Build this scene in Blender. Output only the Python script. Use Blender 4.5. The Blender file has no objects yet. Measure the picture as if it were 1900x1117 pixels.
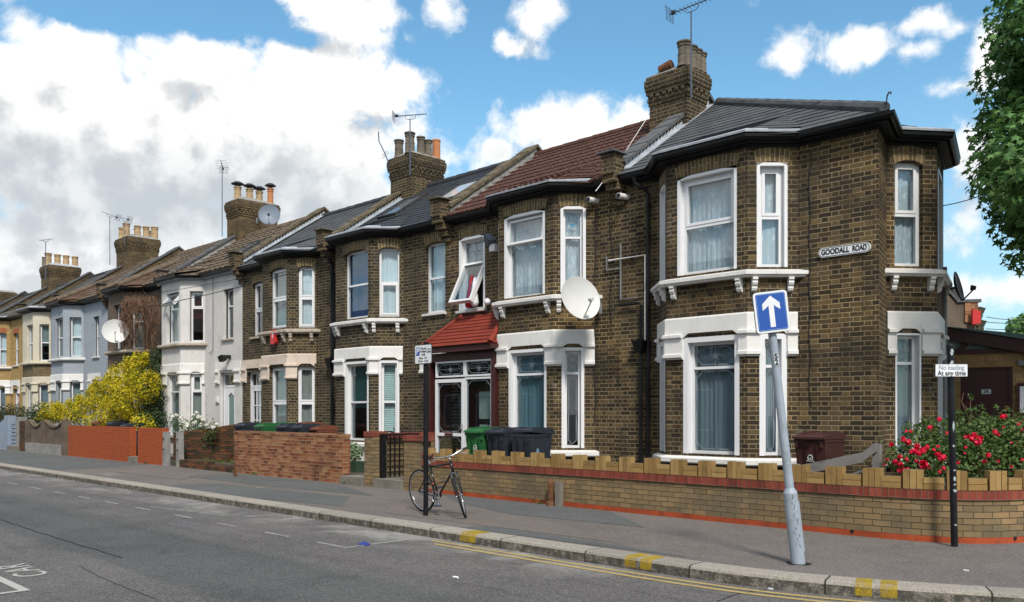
import bpy, math, random
from mathutils import Vector
random.seed(7)
SC = bpy.context.scene
COL = SC.collection
R2 = math.sqrt(0.5)
# ------------------------------------------------------------------ survey helpers
# the facades run along X at 45 degrees to the camera axis; the camera stands at (0,0,1.55)
FPX, CX, HY, EYE = 1617.0, 950.0, 765.0, 1.55
Y0, PJ = 13.0, 0.56
YB = Y0 - PJ
def gX(px, Y): return -Y*(2*FPX/(px-CX+FPX)-1)
def ground(px, py, z=0.0):
    d = FPX*(EYE-z)/(py-HY); l = (px-CX)/FPX*d
    return ((-d+l)*R2, (d+l)*R2)
def seg_u(A, B, px):
    r = (px-CX)/FPX
    L = math.hypot(B[0]-A[0], B[1]-A[1]); ex = ((B[0]-A[0])/L, (B[1]-A[1])/L)
    num = r*(A[1]-A[0])-(A[0]+A[1]); den = (ex[0]+ex[1])-r*(ex[1]-ex[0])
    return num/den
def pt(px, py, Y):
    x = gX(px, Y); d = (Y-x)*R2
    return Vector((x, Y, EYE+(HY-py)/FPX*d))
# ------------------------------------------------------------------ mesh builder
class MB:
    def __init__(s, org=(0, 0, 0)):
        s.v = []; s.f = []; s.uv = []; s.o = Vector(org)
    def poly(s, pts, uv=None):
        i = len(s.v); s.v.extend([Vector(p) for p in pts]); s.f.append(tuple(range(i, i+len(pts)))); s.uv.append(uv)
    def box(s, x0, x1, y0, y1, z0, z1):
        s.ob((0, 0), (1, 0), (0, 1), x0, x1, y0, y1, z0, z1)
    def ob(s, P, ex, n, u0, u1, w0, w1, z0, z1, xf=None):
        def m(u, w, z):
            if xf: u, w, z = xf(u, w, z)
            return Vector((P[0]+ex[0]*u+n[0]*w, P[1]+ex[1]*u+n[1]*w, z))
        c = [m(u, w, z) for z in (z0, z1) for w in (w0, w1) for u in (u0, u1)]
        i = len(s.v); s.v.extend(c)
        for q in ((0, 1, 3, 2), (4, 6, 7, 5), (0, 4, 5, 1), (2, 3, 7, 6), (0, 2, 6, 4), (1, 5, 7, 3)):
            s.f.append(tuple(i+k for k in q)); s.uv.append(None)
    def frustum(s, c0, h0, c1, h1):
        a = [Vector((c0[0]+sx*h0[0], c0[1]+sy*h0[1], c0[2])) for sx, sy in ((-1, -1), (1, -1), (1, 1), (-1, 1))]
        b = [Vector((c1[0]+sx*h1[0], c1[1]+sy*h1[1], c1[2])) for sx, sy in ((-1, -1), (1, -1), (1, 1), (-1, 1))]
        i = len(s.v); s.v.extend(a+b)
        fs = [(3, 2, 1, 0), (4, 5, 6, 7)]+[(k, (k+1) % 4, (k+1) % 4+4, k+4) for k in range(4)]
        for q in fs: s.f.append(tuple(i+k for k in q)); s.uv.append(None)
    def tube(s, pts, r, n=8, cap=True):
        pts = [Vector(p) for p in pts]; rs = r if isinstance(r, (list, tuple)) else [r]*len(pts)
        i = len(s.v); up = None
        for k, p in enumerate(pts):
            t = (pts[min(k+1, len(pts)-1)]-pts[max(k-1, 0)]).normalized()
            if up is None:
                up = Vector((0, 0, 1)) if abs(t.z) < .9 else Vector((1, 0, 0))
            a = t.cross(up).normalized(); b = a.cross(t).normalized(); up = b
            for j in range(n):
                g = 2*math.pi*j/n; s.v.append(p+(a*math.cos(g)+b*math.sin(g))*rs[k])
        for k in range(len(pts)-1):
            for j in range(n):
                s.f.append((i+k*n+j, i+k*n+(j+1) % n, i+(k+1)*n+(j+1) % n, i+(k+1)*n+j)); s.uv.append(None)
        if cap:
            s.f.append(tuple(i+j for j in reversed(range(n)))); s.uv.append(None)
            s.f.append(tuple(i+(len(pts)-1)*n+j for j in range(n))); s.uv.append(None)
    def lathe(s, c, prof, n=14, M=None):
        i = len(s.v)
        for r, z in prof:
            for j in range(n):
                g = 2*math.pi*j/n; p = Vector((r*math.cos(g), r*math.sin(g), z))
                if M: p = M @ p
                s.v.append(p+Vector(c))
        for k in range(len(prof)-1):
            for j in range(n):
                s.f.append((i+k*n+j, i+k*n+(j+1) % n, i+(k+1)*n+(j+1) % n, i+(k+1)*n+j)); s.uv.append(None)
        for k, rev in ((0, True), (len(prof)-1, False)):
            if prof[k][0] > 1e-4:
                q = [i+k*n+j for j in range(n)]
                s.f.append(tuple(reversed(q)) if rev else tuple(q)); s.uv.append(None)
    def prism(s, poly, z0, z1):
        n = len(poly); i = len(s.v)
        s.v.extend([Vector((p[0], p[1], z0)) for p in poly]+[Vector((p[0], p[1], z1)) for p in poly])
        s.f.append(tuple(i+k for k in reversed(range(n)))); s.f.append(tuple(i+n+k for k in range(n))); s.uv += [None, None]
        for k in range(n):
            s.f.append((i+k, i+(k+1) % n, i+n+(k+1) % n, i+n+k)); s.uv.append(None)
    def extr(s, prof, P, ex, n, u0, u1):
        # closed (w,z) outline extruded along ex
        k = len(prof); i = len(s.v)
        for u in (u0, u1):
            for w, z in prof: s.v.append(Vector((P[0]+ex[0]*u+n[0]*w, P[1]+ex[1]*u+n[1]*w, z)))
        s.f.append(tuple(i+j for j in range(k))); s.f.append(tuple(i+k+j for j in reversed(range(k)))); s.uv += [None, None]
        for j in range(k):
            s.f.append((i+j, i+k+j, i+k+(j+1) % k, i+(j+1) % k)); s.uv.append(None)
    def plate(s, poly, P, ex, n, w0, w1):
        # closed (u,z) outline given thickness w0..w1
        k = len(poly); i = len(s.v)
        for w in (w0, w1):
            for u, z in poly: s.v.append(Vector((P[0]+ex[0]*u+n[0]*w, P[1]+ex[1]*u+n[1]*w, z)))
        s.f.append(tuple(i+j for j in range(k))); s.f.append(tuple(i+k+j for j in reversed(range(k)))); s.uv += [None, None]
        for j in range(k):
            s.f.append((i+j, i+(j+1) % k, i+k+(j+1) % k, i+k+j)); s.uv.append(None)
    def sweep(s, path, prof, closed_ends=True):
        m = len(path); k = len(prof); i = len(s.v)
        for a in range(m):
            ns = []
            for b in (a-1, a):
                if 0 <= b < m-1:
                    dx, dy = path[b+1][0]-path[b][0], path[b+1][1]-path[b][1]; L = math.hypot(dx, dy)
                    ns.append((dy/L, -dx/L))
            if len(ns) == 2:
                bx, by = ns[0][0]+ns[1][0], ns[0][1]+ns[1][1]; q = bx*ns[0][0]+by*ns[0][1]
                nx, ny = bx/q, by/q
            else: nx, ny = ns[0]
            for o, z in prof: s.v.append(Vector((path[a][0]+nx*o, path[a][1]+ny*o, z)))
        for a in range(m-1):
            for j in range(k):
                s.f.append((i+a*k+j, i+a*k+(j+1) % k, i+(a+1)*k+(j+1) % k, i+(a+1)*k+j)); s.uv.append(None)
        if closed_ends:
            s.f.append(tuple(i+j for j in reversed(range(k)))); s.f.append(tuple(i+(m-1)*k+j for j in range(k))); s.uv += [None, None]
    def line_uz(s, pts, wd, P, ex, n, w):
        for (u0, z0), (u1, z1) in zip(pts[:-1], pts[1:]):
            L = math.hypot(u1-u0, z1-z0) or 1; a, b = -(z1-z0)/L*wd/2, (u1-u0)/L*wd/2
            s.plate([(u0+a, z0+b), (u1+a, z1+b), (u1-a, z1-b), (u0-a, z0-b)], P, ex, n, w, w+.004)
    def build(s, name, mat, parent=None, smooth=False, label=None, kind=None):
        if parent is not None: org = Vector(parent.get('_org', (0, 0, 0)))
        elif kind == 'structure': org = Vector((0, 0, 0))
        else:
            xs = [p.x for p in s.v]; ys = [p.y for p in s.v]; org = Vector(((min(xs)+max(xs))/2, (min(ys)+max(ys))/2, min(p.z for p in s.v)))
        me = bpy.data.meshes.new(name)
        me.from_pydata([tuple(p-org) for p in s.v], [], s.f)
        uvl = me.uv_layers.new(name='UVMap'); data = uvl.data
        for pi, p in enumerate(me.polygons):
            ex = s.uv[pi]
            if ex is None:
                n = p.normal
                if abs(n.z) > .97: t = Vector((1, 0, 0)); b = Vector((0, 1, 0))
                else:
                    t = Vector((-n.y, n.x, 0)).normalized(); b = n.cross(t)
                for li in p.loop_indices:
                    q = s.v[me.loops[li].vertex_index]; data[li].uv = (q.dot(t), q.dot(b))
            else:
                for li, e in zip(p.loop_indices, ex): data[li].uv = e
        if smooth:
            me.polygons.foreach_set('use_smooth', [True]*len(me.polygons))
        me.materials.append(mat)
        o = bpy.data.objects.new(name, me); COL.objects.link(o)
        if parent is not None:
            o.parent = parent
        else: o.location = org
        # a part keeps its thing's origin
        o['_org'] = tuple(org)
        if label: o['label'] = label
        if kind: o['kind'] = kind
        return o
def tag(o, label, cat, group=None, kind=None):
    o['label'] = label; o['category'] = cat
    if group: o['group'] = group
    if kind: o['kind'] = kind
    return o
def thing(name, label, cat, org=(0, 0, 0), group=None):
    o = bpy.data.objects.new(name, None); COL.objects.link(o); o.location = org; o['_org'] = tuple(org)
    o.empty_display_size = .3
    return tag(o, label, cat, group)
def struct(name, mb, mat, label=None, smooth=False):
    o = mb.build(name, mat, None, smooth, kind='structure')
    if label: o['label'] = label
    return o
def dup(root, loc, rz=0.0, label=None, group=None, mats=None):
    r = root.copy(); COL.objects.link(r); r.location = loc; r.rotation_euler = (0, 0, rz)
    if label: r['label'] = label
    if group: r['group'] = group
    def rec(src, par):
        for ch in list(src.children):
            c = ch.copy(); COL.objects.link(c); c.parent = par
            if mats and c.data and c.data.materials and c.data.materials[0].name in mats:
                c.data = c.data.copy(); c.data.materials[0] = mats[c.data.materials[0].name]
            rec(ch, c)
    rec(root, r)
    return r
def text_mesh(name, txt, size, mat, parent, P, ex, up, align='CENTER', spacing=1.0, bold=0.0, depth=.0015, kind=None, fit=None):
    cu = bpy.data.curves.new(name, 'FONT'); cu.body = txt; cu.size = size; cu.align_x = align; cu.align_y = 'CENTER'
    cu.extrude = depth; cu.offset = bold; cu.space_character = spacing; cu.space_line = .95
    tmp = bpy.data.objects.new('tmp_'+name, cu); COL.objects.link(tmp)
    dg = bpy.context.evaluated_depsgraph_get()
    me = bpy.data.meshes.new_from_object(tmp.evaluated_get(dg))
    bpy.data.objects.remove(tmp); bpy.data.curves.remove(cu)
    ex = Vector(ex).normalized(); up = Vector(up).normalized(); nn = ex.cross(up)
    if fit:
        xs = [v.co.x for v in me.vertices]; k = fit/(max(xs)-min(xs)); mid = (max(xs)+min(xs))/2
        for v in me.vertices: v.co.x = (v.co.x-mid)*k
    org = Vector(parent['_org']) if parent is not None else Vector((0, 0, 0))
    for v in me.vertices:
        c = v.co.copy(); v.co = Vector(P)+ex*c.x+up*c.y+nn*c.z-org
    me.materials.clear(); me.materials.append(mat); me.name = name
    o = bpy.data.objects.new(name, me); COL.objects.link(o)
    if parent is not None: o.parent = parent
    o['_org'] = tuple(org)
    if kind: o['kind'] = kind
    return o
# ------------------------------------------------------------------ node helpers
class NT:
    def __init__(s, tree): s.t = tree; s.x = 0
    def n(s, typ, **kw):
        nd = s.t.nodes.new(typ); s.x += 40; nd.location = (s.x, 0)
        for k, v in kw.items(): setattr(nd, k, v)
        return nd
    def inp(s, nd, i, v):
        if v is None: return
        if hasattr(v, 'is_linked') or isinstance(v, bpy.types.NodeSocket): s.t.links.new(v, nd.inputs[i])
        else:
            if isinstance(v, (tuple, list)) and len(v) == 3 and nd.inputs[i].type == 'RGBA': v = (*v, 1)
            nd.inputs[i].default_value = v
    def m(s, op, a, b=None, c=None, clamp=False):
        nd = s.n('ShaderNodeMath', operation=op); nd.use_clamp = clamp
        s.inp(nd, 0, a); s.inp(nd, 1, b); s.inp(nd, 2, c); return nd.outputs[0]
    def vm(s, op, a, b=None, out=0):
        nd = s.n('ShaderNodeVectorMath', operation=op); s.inp(nd, 0, a)
        if op == 'SCALE': s.inp(nd, 3, b)
        else: s.inp(nd, 1, b)
        return nd.outputs[out]
    def comb(s, x, y, z=0.0):
        nd = s.n('ShaderNodeCombineXYZ'); s.inp(nd, 0, x); s.inp(nd, 1, y); s.inp(nd, 2, z); return nd.outputs[0]
    def sep(s, v):
        nd = s.n('ShaderNodeSeparateXYZ'); s.inp(nd, 0, v); return nd.outputs
    def noise(s, vec, scale, detail=4.0, rough=.55, dist=0.0, out=0):
        nd = s.n('ShaderNodeTexNoise'); s.inp(nd, 'Vector', vec); nd.inputs['Scale'].default_value = scale
        nd.inputs['Detail'].default_value = detail; nd.inputs['Roughness'].default_value = rough; nd.inputs['Distortion'].default_value = dist
        return nd.outputs[out]
    def vor(s, vec, scale, out='Distance', feature='F1'):
        nd = s.n('ShaderNodeTexVoronoi', feature=feature); s.inp(nd, 'Vector', vec); nd.inputs['Scale'].default_value = scale
        return nd.outputs[out]
    def mix(s, f, a, b, mode='MIX'):
        nd = s.n('ShaderNodeMix', data_type='RGBA', blend_type=mode)
        s.inp(nd, 0, f); s.inp(nd, 6, a); s.inp(nd, 7, b); return nd.outputs[2]
    def ss(s, x, a, b, o0=0.0, o1=1.0):
        nd = s.n('ShaderNodeMapRange', interpolation_type='SMOOTHSTEP')
        s.inp(nd, 0, x); s.inp(nd, 1, a); s.inp(nd, 2, b); s.inp(nd, 3, o0); s.inp(nd, 4, o1); return nd.outputs[0]
    def ramp(s, f, stops, interp='LINEAR'):
        nd = s.n('ShaderNodeValToRGB'); cr = nd.color_ramp; cr.interpolation = interp
        while len(cr.elements) < len(stops): cr.elements.new(.5)
        for e, (p, c) in zip(cr.elements, stops): e.position = p; e.color = (*c, 1)
        s.inp(nd, 0, f); return nd.outputs[0]
    def bump(s, h, dist=.01, strength=1.0):
        nd = s.n('ShaderNodeBump'); nd.inputs['Strength'].default_value = strength; nd.inputs['Distance'].default_value = dist
        s.inp(nd, 'Height', h); return nd.outputs[0]
MATS = {}
def new_mat(name):
    m = bpy.data.materials.new(name); m.use_nodes = True; m.node_tree.nodes.clear()
    MATS[name] = m; return m, NT(m.node_tree)
def finish(nt, color, rough=.8, normal=None, metal=0.0, spec=.3, extra=None):
    b = nt.n('ShaderNodeBsdfPrincipled'); nt.inp(b, 'Base Color', color); nt.inp(b, 'Roughness', rough); nt.inp(b, 'Metallic', metal)
    nt.inp(b, 'Specular IOR Level', spec)
    if normal is not None: nt.inp(b, 'Normal', normal)
    if extra:
        for k, v in extra.items(): nt.inp(b, k, v)
    o = nt.n('ShaderNodeOutputMaterial'); nt.t.links.new(b.outputs[0], o.inputs[0]); return b
def uvpos(nt):
    return nt.n('ShaderNodeUVMap').outputs[0], nt.n('ShaderNodeTexCoord').outputs['Object']
def sc(c, k): return tuple(x*k for x in c)
def plain(name, col, rough=.6, var=.15, scale=6.0, spec=.3, metal=0.0, bump=0.0, bscale=60.0, dirt=None, dirt_amt=.5, streak=False):
    m, nt = new_mat(name); uv, ob = uvpos(nt)
    f = nt.noise(ob, scale, 5.0, .6)
    c = nt.mix(nt.ss(f, .3, .7), sc(col, 1-var), tuple(min(1, x) for x in sc(col, 1+var)))
    if dirt:
        d = nt.noise(nt.vm('MULTIPLY', ob, (3.2, 3.2, .55)) if streak else ob, scale*.9+1.3, 8.0, .7, .6)
        if streak: d = nt.m('ADD', nt.m('MULTIPLY', d, .7), nt.m('MULTIPLY', nt.noise(ob, 7.0, 6.0, .7), .3))
        c = nt.mix(nt.m('MULTIPLY', nt.ss(d, .52, .68), dirt_amt), c, dirt)
    nrm = nt.bump(nt.noise(ob, bscale, 4.0, .6), bump) if bump else None
    finish(nt, c, rough, nrm, metal, spec); return m
def brick(name, ramp, mortar, flemish=True, h=.075, L=.225, joint=.0055, bump=.006, paint=None, soot=(.03, .026, .02), soot_amt=.5, soot_lo=.48, wob=.006, rough=.9, tint=None, tint_amt=.5, efflo=0.0, swap=False, golden=.0):
    m, nt = new_mat(name); uv, ob = uvpos(nt)
    w = nt.vm('SCALE', nt.vm('SUBTRACT', nt.noise(uv, 9.0, 2.0, .5, 0, 1), (.5, .5, .5)), wob*2)
    p = nt.vm('ADD', uv, w); xyz = nt.sep(p)
    u, v = xyz[0], xyz[1]
    if swap: u, v = v, u
    rv = nt.m('DIVIDE', v, h); row = nt.m('FLOOR', rv); fv = nt.m('SUBTRACT', rv, row)
    per = L*1.5 if flemish else L
    uu = nt.m('ADD', nt.m('DIVIDE', u, per), nt.m('MULTIPLY', nt.m('FLOORED_MODULO', row, 2.0), .5))
    cell = nt.m('FLOOR', uu); fu = nt.m('MULTIPLY', nt.m('SUBTRACT', uu, cell), per)
    if flemish:
        isH = nt.m('GREATER_THAN', fu, L)
        bu = nt.m('SUBTRACT', fu, nt.m('MULTIPLY', isH, L)); bw = nt.m('SUBTRACT', L, nt.m('MULTIPLY', isH, L*.5))
        idx = nt.m('ADD', nt.m('MULTIPLY', cell, 2.0), isH)
    else: bu = fu; bw = L; idx = cell
    eu = nt.m('MINIMUM', bu, nt.m('SUBTRACT', bw, bu)); ev = nt.m('MULTIPLY', nt.m('MINIMUM', fv, nt.m('SUBTRACT', 1.0, fv)), h)
    e = nt.m('MINIMUM', eu, ev); e = nt.m('ADD', e, nt.m('MULTIPLY', nt.m('SUBTRACT', nt.noise(uv, 60.0, 2.0), .5), .006))
    face = nt.ss(e, joint-.0025, joint+.0035)
    wn = nt.n('ShaderNodeTexWhiteNoise', noise_dimensions='2D'); nt.inp(wn, 'Vector', nt.comb(idx, row))
    rnd = wn.outputs[0]
    big = nt.noise(ob, 1.1, 6.0, .65)
    f2 = nt.m('ADD', nt.m('MULTIPLY', rnd, .62), nt.m('MULTIPLY', nt.noise(ob, 1.9, 4.0, .6), .38))
    c = nt.ramp(f2, ramp)
    grain = nt.noise(uv, 130.0, 4.0, .7)
    c = nt.mix(nt.ss(grain, .45, .75, 0, .45), c, nt.mix(.55, c, (.02, .017, .012)))
    mo = nt.mix(nt.ss(nt.noise(ob, 2.7, 4.0), .35, .65), sc(mortar, .75), mortar)
    c = nt.mix(face, mo, c)
    if tint: c = nt.mix(nt.m('MULTIPLY', nt.ss(nt.noise(nt.vm('ADD', ob, (7.1, 3.3, 1.7)), .8, 5.0, .6), .5, .66), tint_amt), c, nt.mix(.75, c, tint, 'MULTIPLY'))
    if efflo: c = nt.mix(nt.m('MULTIPLY', nt.ss(nt.noise(nt.vm('ADD', ob, (2.1, 9.3, 4.7)), 2.2, 7.0, .72), .60, .72), efflo), c, (.42, .40, .36))
    gold = nt.noise(nt.vm('ADD', ob, (1.7, 5.1, 8.3)), .55, 6.0, .62); c = nt.mix(nt.ss(gold, .50, .66, 0, golden), c, nt.mix(1.0, c, (1.55, 1.42, 1.15), 'MULTIPLY'))
    c = nt.mix(nt.m('MULTIPLY', nt.ss(big, soot_lo, soot_lo+.2), soot_amt), c, nt.mix(.8, c, soot))
    if paint: c = paint(nt, ob, uv, face, c)
    hgt = nt.m('ADD', face, nt.m('MULTIPLY', grain, .35))
    finish(nt, c, rough, nt.bump(hgt, bump), 0, .2); return m
# ------------------------------------------------------------------ materials
STOCK = [(0.0, (.022, .018, .014)), (.3, (.038, .029, .019)), (.52, (.066, .047, .026)), (.74, (.115, .080, .040)), (.9, (.17, .115, .050)), (1.0, (.22, .125, .055))]
M_stock = brick('stock_brick', STOCK, (.29, .225, .135), joint=.0062, soot_amt=.75, soot_lo=.45, tint=(.45, .40, .36), tint_amt=.9, efflo=.22, golden=.7)
M_stock2 = brick('darker_stock_brick', [(0.0, (.020, .018, .014)), (.35, (.034, .028, .019)), (.6, (.060, .046, .027)), (.85, (.105, .078, .042)), (1.0, (.17, .115, .055))], (.26, .21, .135), joint=.0062, soot_amt=.7, soot_lo=.45, efflo=.12, golden=.5)
M_stock_far = brick('stock_brick_old', [(0, (.05, .038, .024)), (.5, (.11, .078, .042)), (1, (.20, .135, .066))], (.32, .26, .17), joint=.007, soot_amt=.45)
M_soldier = brick('arch_brick', [(0, (.085, .062, .033)), (.5, (.16, .112, .054)), (1, (.25, .165, .075))], (.40, .32, .2), flemish=False, joint=.007, h=.072, L=.24, soot_amt=.35)
M_redsoldier = brick('red_arch_brick', [(0, (.28, .08, .03)), (1, (.42, .13, .05))], (.35, .2, .12), flemish=False, h=.072, L=.24, soot_amt=.2)
M_chim = brick('sooty_chimney_brick', [(0, (.022, .017, .012)), (.5, (.05, .037, .021)), (1, (.11, .078, .04))], (.24, .19, .12), joint=.007, soot_amt=.6, soot_lo=.42)
M_chim2 = brick('weathered_chimney_brick', [(0, (.045, .032, .018)), (.5, (.11, .075, .037)), (1, (.20, .135, .065))], (.15, .12, .08), soot_amt=.6, soot_lo=.42)
M_gyellow = brick('buff_garden_brick', [(0, (.15, .105, .055)), (.5, (.235, .165, .085)), (1, (.34, .215, .105))], (.085, .07, .05), flemish=False, joint=.004, soot=(.115, .10, .07), soot_amt=.75, soot_lo=.42, efflo=.3)
def merlon():
    m, nt = new_mat('buff_coping_brick'); uv, ob = uvpos(nt); g = nt.n('ShaderNodeNewGeometry')
    c = nt.ramp(nt.m('ADD', nt.m('MULTIPLY', g.outputs['Random Per Island'], .6), nt.m('MULTIPLY', nt.noise(ob, 14.0, 4.0), .4)), [(.1, (.20, .12, .045)), (.45, (.30, .185, .068)), (.8, (.38, .25, .10))])
    d = nt.noise(ob, 5.0, 8.0, .72); c = nt.mix(nt.ss(d, .52, .70, 0, .6), c, (.13, .095, .05))
    nz = nt.sep(g.outputs['Normal'])[2]; c = nt.mix(nt.m('MULTIPLY', nt.ss(nz, .5, .9), nt.ss(nt.noise(ob, 9.0, 6.0, .7), .35, .6, .3, .9)), c, (.10, .09, .06))
    k = nt.noise(ob, 70.0, 4.0, .7); finish(nt, c, .9, nt.bump(k, .006), 0, .2); return m
M_merlon = merlon()
M_redc = brick('red_coping_brick', [(0, (.16, .035, .022)), (.6, (.24, .05, .032)), (1, (.32, .085, .05))], (.21, .13, .10), flemish=False, h=.112, L=.0735, joint=.004, soot_amt=.5)
M_redbase = plain('red_painted_plinth', (.33, .062, .022), .75, .2, 3.0, .25, 0, .003, 80, (.13, .04, .025), .6)
M_redmulti = brick('red_multi_brick', [(0, (.05, .02, .014)), (.22, (.17, .05, .024)), (.45, (.27, .09, .04)), (.7, (.34, .155, .07)), (1, (.40, .22, .11))], (.32, .25, .17), flemish=False, joint=.0065, soot_amt=.5, soot_lo=.48)
M_oldred = brick('crumbling_red_brick', [(0, (.035, .025, .017)), (.4, (.075, .048, .026)), (.7, (.17, .065, .03)), (1, (.34, .105, .035))], (.07, .057, .04), flemish=False, wob=.02, soot_amt=.75, soot_lo=.42, bump=.015)
M_orange = brick('orange_painted_brick', [(0, (.34, .075, .026)), (1, (.39, .09, .032))], (.31, .068, .024), flemish=False, soot=(.2, .06, .03), soot_amt=.35, soot_lo=.5)
M_blueb = brick('pale_blue_painted_brick', [(0, (.32, .355, .40)), (1, (.36, .395, .44))], (.29, .325, .37), flemish=False, soot=(.2, .22, .24), soot_amt=.3, bump=.004)
M_blueb2 = brick('blue_painted_garden_brick', [(0, (.25, .31, .39)), (1, (.30, .36, .44))], (.23, .28, .36), flemish=False, soot=(.15, .18, .2), soot_amt=.4)
M_yellowb = brick('yellow_stock_brick', [(0, (.28, .17, .06)), (.5, (.38, .24, .09)), (1, (.45, .30, .12))], (.36, .28, .17), soot_amt=.25, soot_lo=.55)
M_extb = brick('buff_extension_brick', [(0, (.25, .155, .065)), (.5, (.36, .225, .095)), (1, (.46, .30, .14))], (.33, .25, .15), flemish=False, soot_amt=.2, soot_lo=.55)
M_extsold = brick('buff_soldier_brick', [(0, (.27, .165, .07)), (1, (.44, .28, .125))], (.33, .25, .15), flemish=False, h=.225, L=.075, soot_amt=.2, soot_lo=.55)
M_white = plain('white_masonry_paint', (.70, .685, .66), .6, .05, 2.0, .3, 0, .0015, 120, (.40, .37, .32), .42, True)
M_sillwhite = plain('white_sill_paint', (.68, .665, .645), .55, .06, 4.0, .35, 0, .001, 100, (.30, .28, .24), .6, True)
M_beige = plain('peeling_beige_paint', (.60, .50, .42), .75, .08, 3.0, .25, 0, .002, 90, (.34, .27, .21), .55)
M_stonesill = plain('dirty_stone_sill', (.42, .36, .30), .85, .2, 6.0, .2, 0, .004, 60, (.13, .11, .09), .8)
M_cream = plain('cream_masonry_paint', (.55, .50, .39), .7, .07, 2.0, .25, 0, .002, 80, (.35, .31, .24), .4)
M_pebble = plain('white_pebbledash', (.60, .58, .555), .95, .07, 1.4, .15, 0, .012, 75, (.34, .32, .29), .6, True)
M_pebsm = plain('smooth_white_render', (.70, .68, .65), .75, .06, 3, .25, 0, .002, 70, (.34, .31, .27), .6, True)
M_brownr = plain('brown_roughcast_render', (.135, .105, .08), .95, .2, 1.6, .15, 0, .012, 70, (.06, .05, .04), .6)
M_upvc = plain('white_window_plastic', (.72, .72, .73), .3, .02, 3.0, .45)
M_upvcd = plain('door_plastic', (.72, .72, .74), .3, .02, 3.0, .45)
M_blackp = plain('black_gloss_paint', (.008, .008, .009), .4, .3, 3.0, .22)
M_black = plain('black_metal_paint', (.009, .009, .011), .5, .4, 9.0, .22, 0, .0008, 200)
M_grey = plain('grey_pipe', (.18, .185, .19), .5, .1)
M_greyp = plain('grey_post_paint', (.30, .345, .40), .5, .08, 4, .4, 0, .001, 100, (.17, .19, .21), .6)
M_lead = plain('lead_sheet', (.40, .43, .47), .6, .22, 5.0, .5, .1, .002, 40, (.40, .42, .44), .5)
M_leadwhite = plain('weathered_lead_edge', (.36, .38, .41), .6, .15, 6.0, .4, 0, .002, 40, (.25, .26, .28), .6)
M_mortar = plain('cement_fillet', (.25, .245, .23), .95, .25, 9.0, .2, 0, .008, 50, (.40, .40, .39), .6)
M_coping = plain('mossy_coping_stone', (.13, .105, .07), .95, .3, 4.5, .15, 0, .005, 60, (.055, .05, .043), .8)
M_copgrey = plain('grey_coping_slab', (.10, .10, .105), .9, .2, 5, .2, 0, .003, 60, (.16, .15, .13), .6)
M_concrete = plain('concrete_post', (.26, .25, .24), .95, .2, 4, .15, 0, .006, 50, (.13, .125, .115), .6)
M_pot = plain('buff_chimney_pot', (.15, .125, .095), .8, .2, 4, .25, 0, .002, 60, (.10, .08, .06), .7)
M_potb = plain('banded_buff_pot', (.40, .28, .155), .8, .15, 5, .25, 0, .002, 60, (.16, .10, .06), .6)
M_poto = plain('orange_terracotta_pot', (.46, .19, .085), .75, .12, 4, .25, 0, .002, 60, (.25, .12, .06), .4)
M_cowl = plain('dark_metal_cowl', (.05, .048, .047), .6, .3, 8, .4, .4)
M_galv = plain('galvanised_aerial', (.10, .12, .16), .4, .15, 9, .5, .5)
M_wire = plain('black_cable', (.018, .018, .02), .6, .1)
M_dish = plain('pale_dish', (.60, .60, .58), .5, .05, 2, .35, 0, 0, 1, (.45, .45, .42), .3)
M_dishg = plain('grey_dish', (.16, .19, .24), .5, .1, 3, .35)
M_dishd = plain('dark_dish', (.018, .019, .023), .5, .2, 3, .35)
M_rust = plain('rusty_iron', (.14, .065, .035), .85, .3, 12, .2, .1, .003, 80)
M_wood = plain('weathered_fence_wood', (.20, .19, .18), .9, .2, 3, .2, 0, .004, 40, (.09, .085, .08), .6)
M_maroon = plain('maroon_paint', (.052, .014, .013), .45, .15, 3, .4)
M_doorred = plain('dark_red_door_paint', (.052, .009, .010), .4, .15, 3, .45)
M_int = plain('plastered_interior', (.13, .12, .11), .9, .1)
M_rub = plain('rubber', (.012, .012, .012), .7, .3)
M_chrome = plain('chromed_steel', (.55, .55, .56), .22, .05, 3, .5, 1.0)
M_bframe = plain('black_bicycle_enamel', (.009, .010, .012), .22, .1, 3, .5)
M_leather = plain('brown_leather', (.16, .05, .033), .5, .2, 9, .35)
M_alarm = plain('red_alarm_box', (.52, .03, .028), .4, .06, 4, .4)
M_binblack = plain('charcoal_bin_plastic', (.026, .031, .043), .45, .15, 4, .4, 0, .0015, 150)
M_bingreen = plain('green_bin_plastic', (.022, .115, .035), .45, .12, 4, .4, 0, .0015, 150)
M_binbrown = plain('brown_bin_plastic', (.055, .020, .017), .5, .15, 4, .35, 0, .0015, 150)
M_binred = plain('red_brown_bin_plastic', (.17, .058, .035), .5, .15, 4, .35, 0, .0015, 150)
M_letter = plain('pale_print', (.62, .66, .66), .6, .05)
M_ink = plain('black_print', (.013, .013, .015), .5, .1)
M_torn = plain('torn_paper', (.33, .37, .38), .8, .4, 40)
M_signw = plain('white_sign_face', (.74, .75, .77), .4, .02, 3, .4, 0, 0, 1, (.55, .55, .55), .15)
M_signb = plain('blue_sign_face', (.018, .085, .36), .35, .04, 3, .4)
M_signl = plain('pale_blue_sign_line', (.24, .40, .66), .35, .04, 3, .4)
M_yellowp = plain('yellow_road_paint', (.50, .35, .02), .85, .15, 7, .2, 0, .002, 200, (.22, .2, .15), .5)
M_soil = plain('garden_soil', (.085, .075, .055), .98, .3, 3, .1, 0, .02, 25, (.13, .125, .11), .6)
M_slab = plain('old_paving', (.19, .175, .15), .95, .15, 2, .15, 0, .004, 60, (.11, .1, .085), .5)
M_red_cloth = plain('red_cloth', (.32, .012, .02), .9, .15)
M_white_cloth = plain('white_cloth', (.7, .7, .72), .9, .08)
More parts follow.
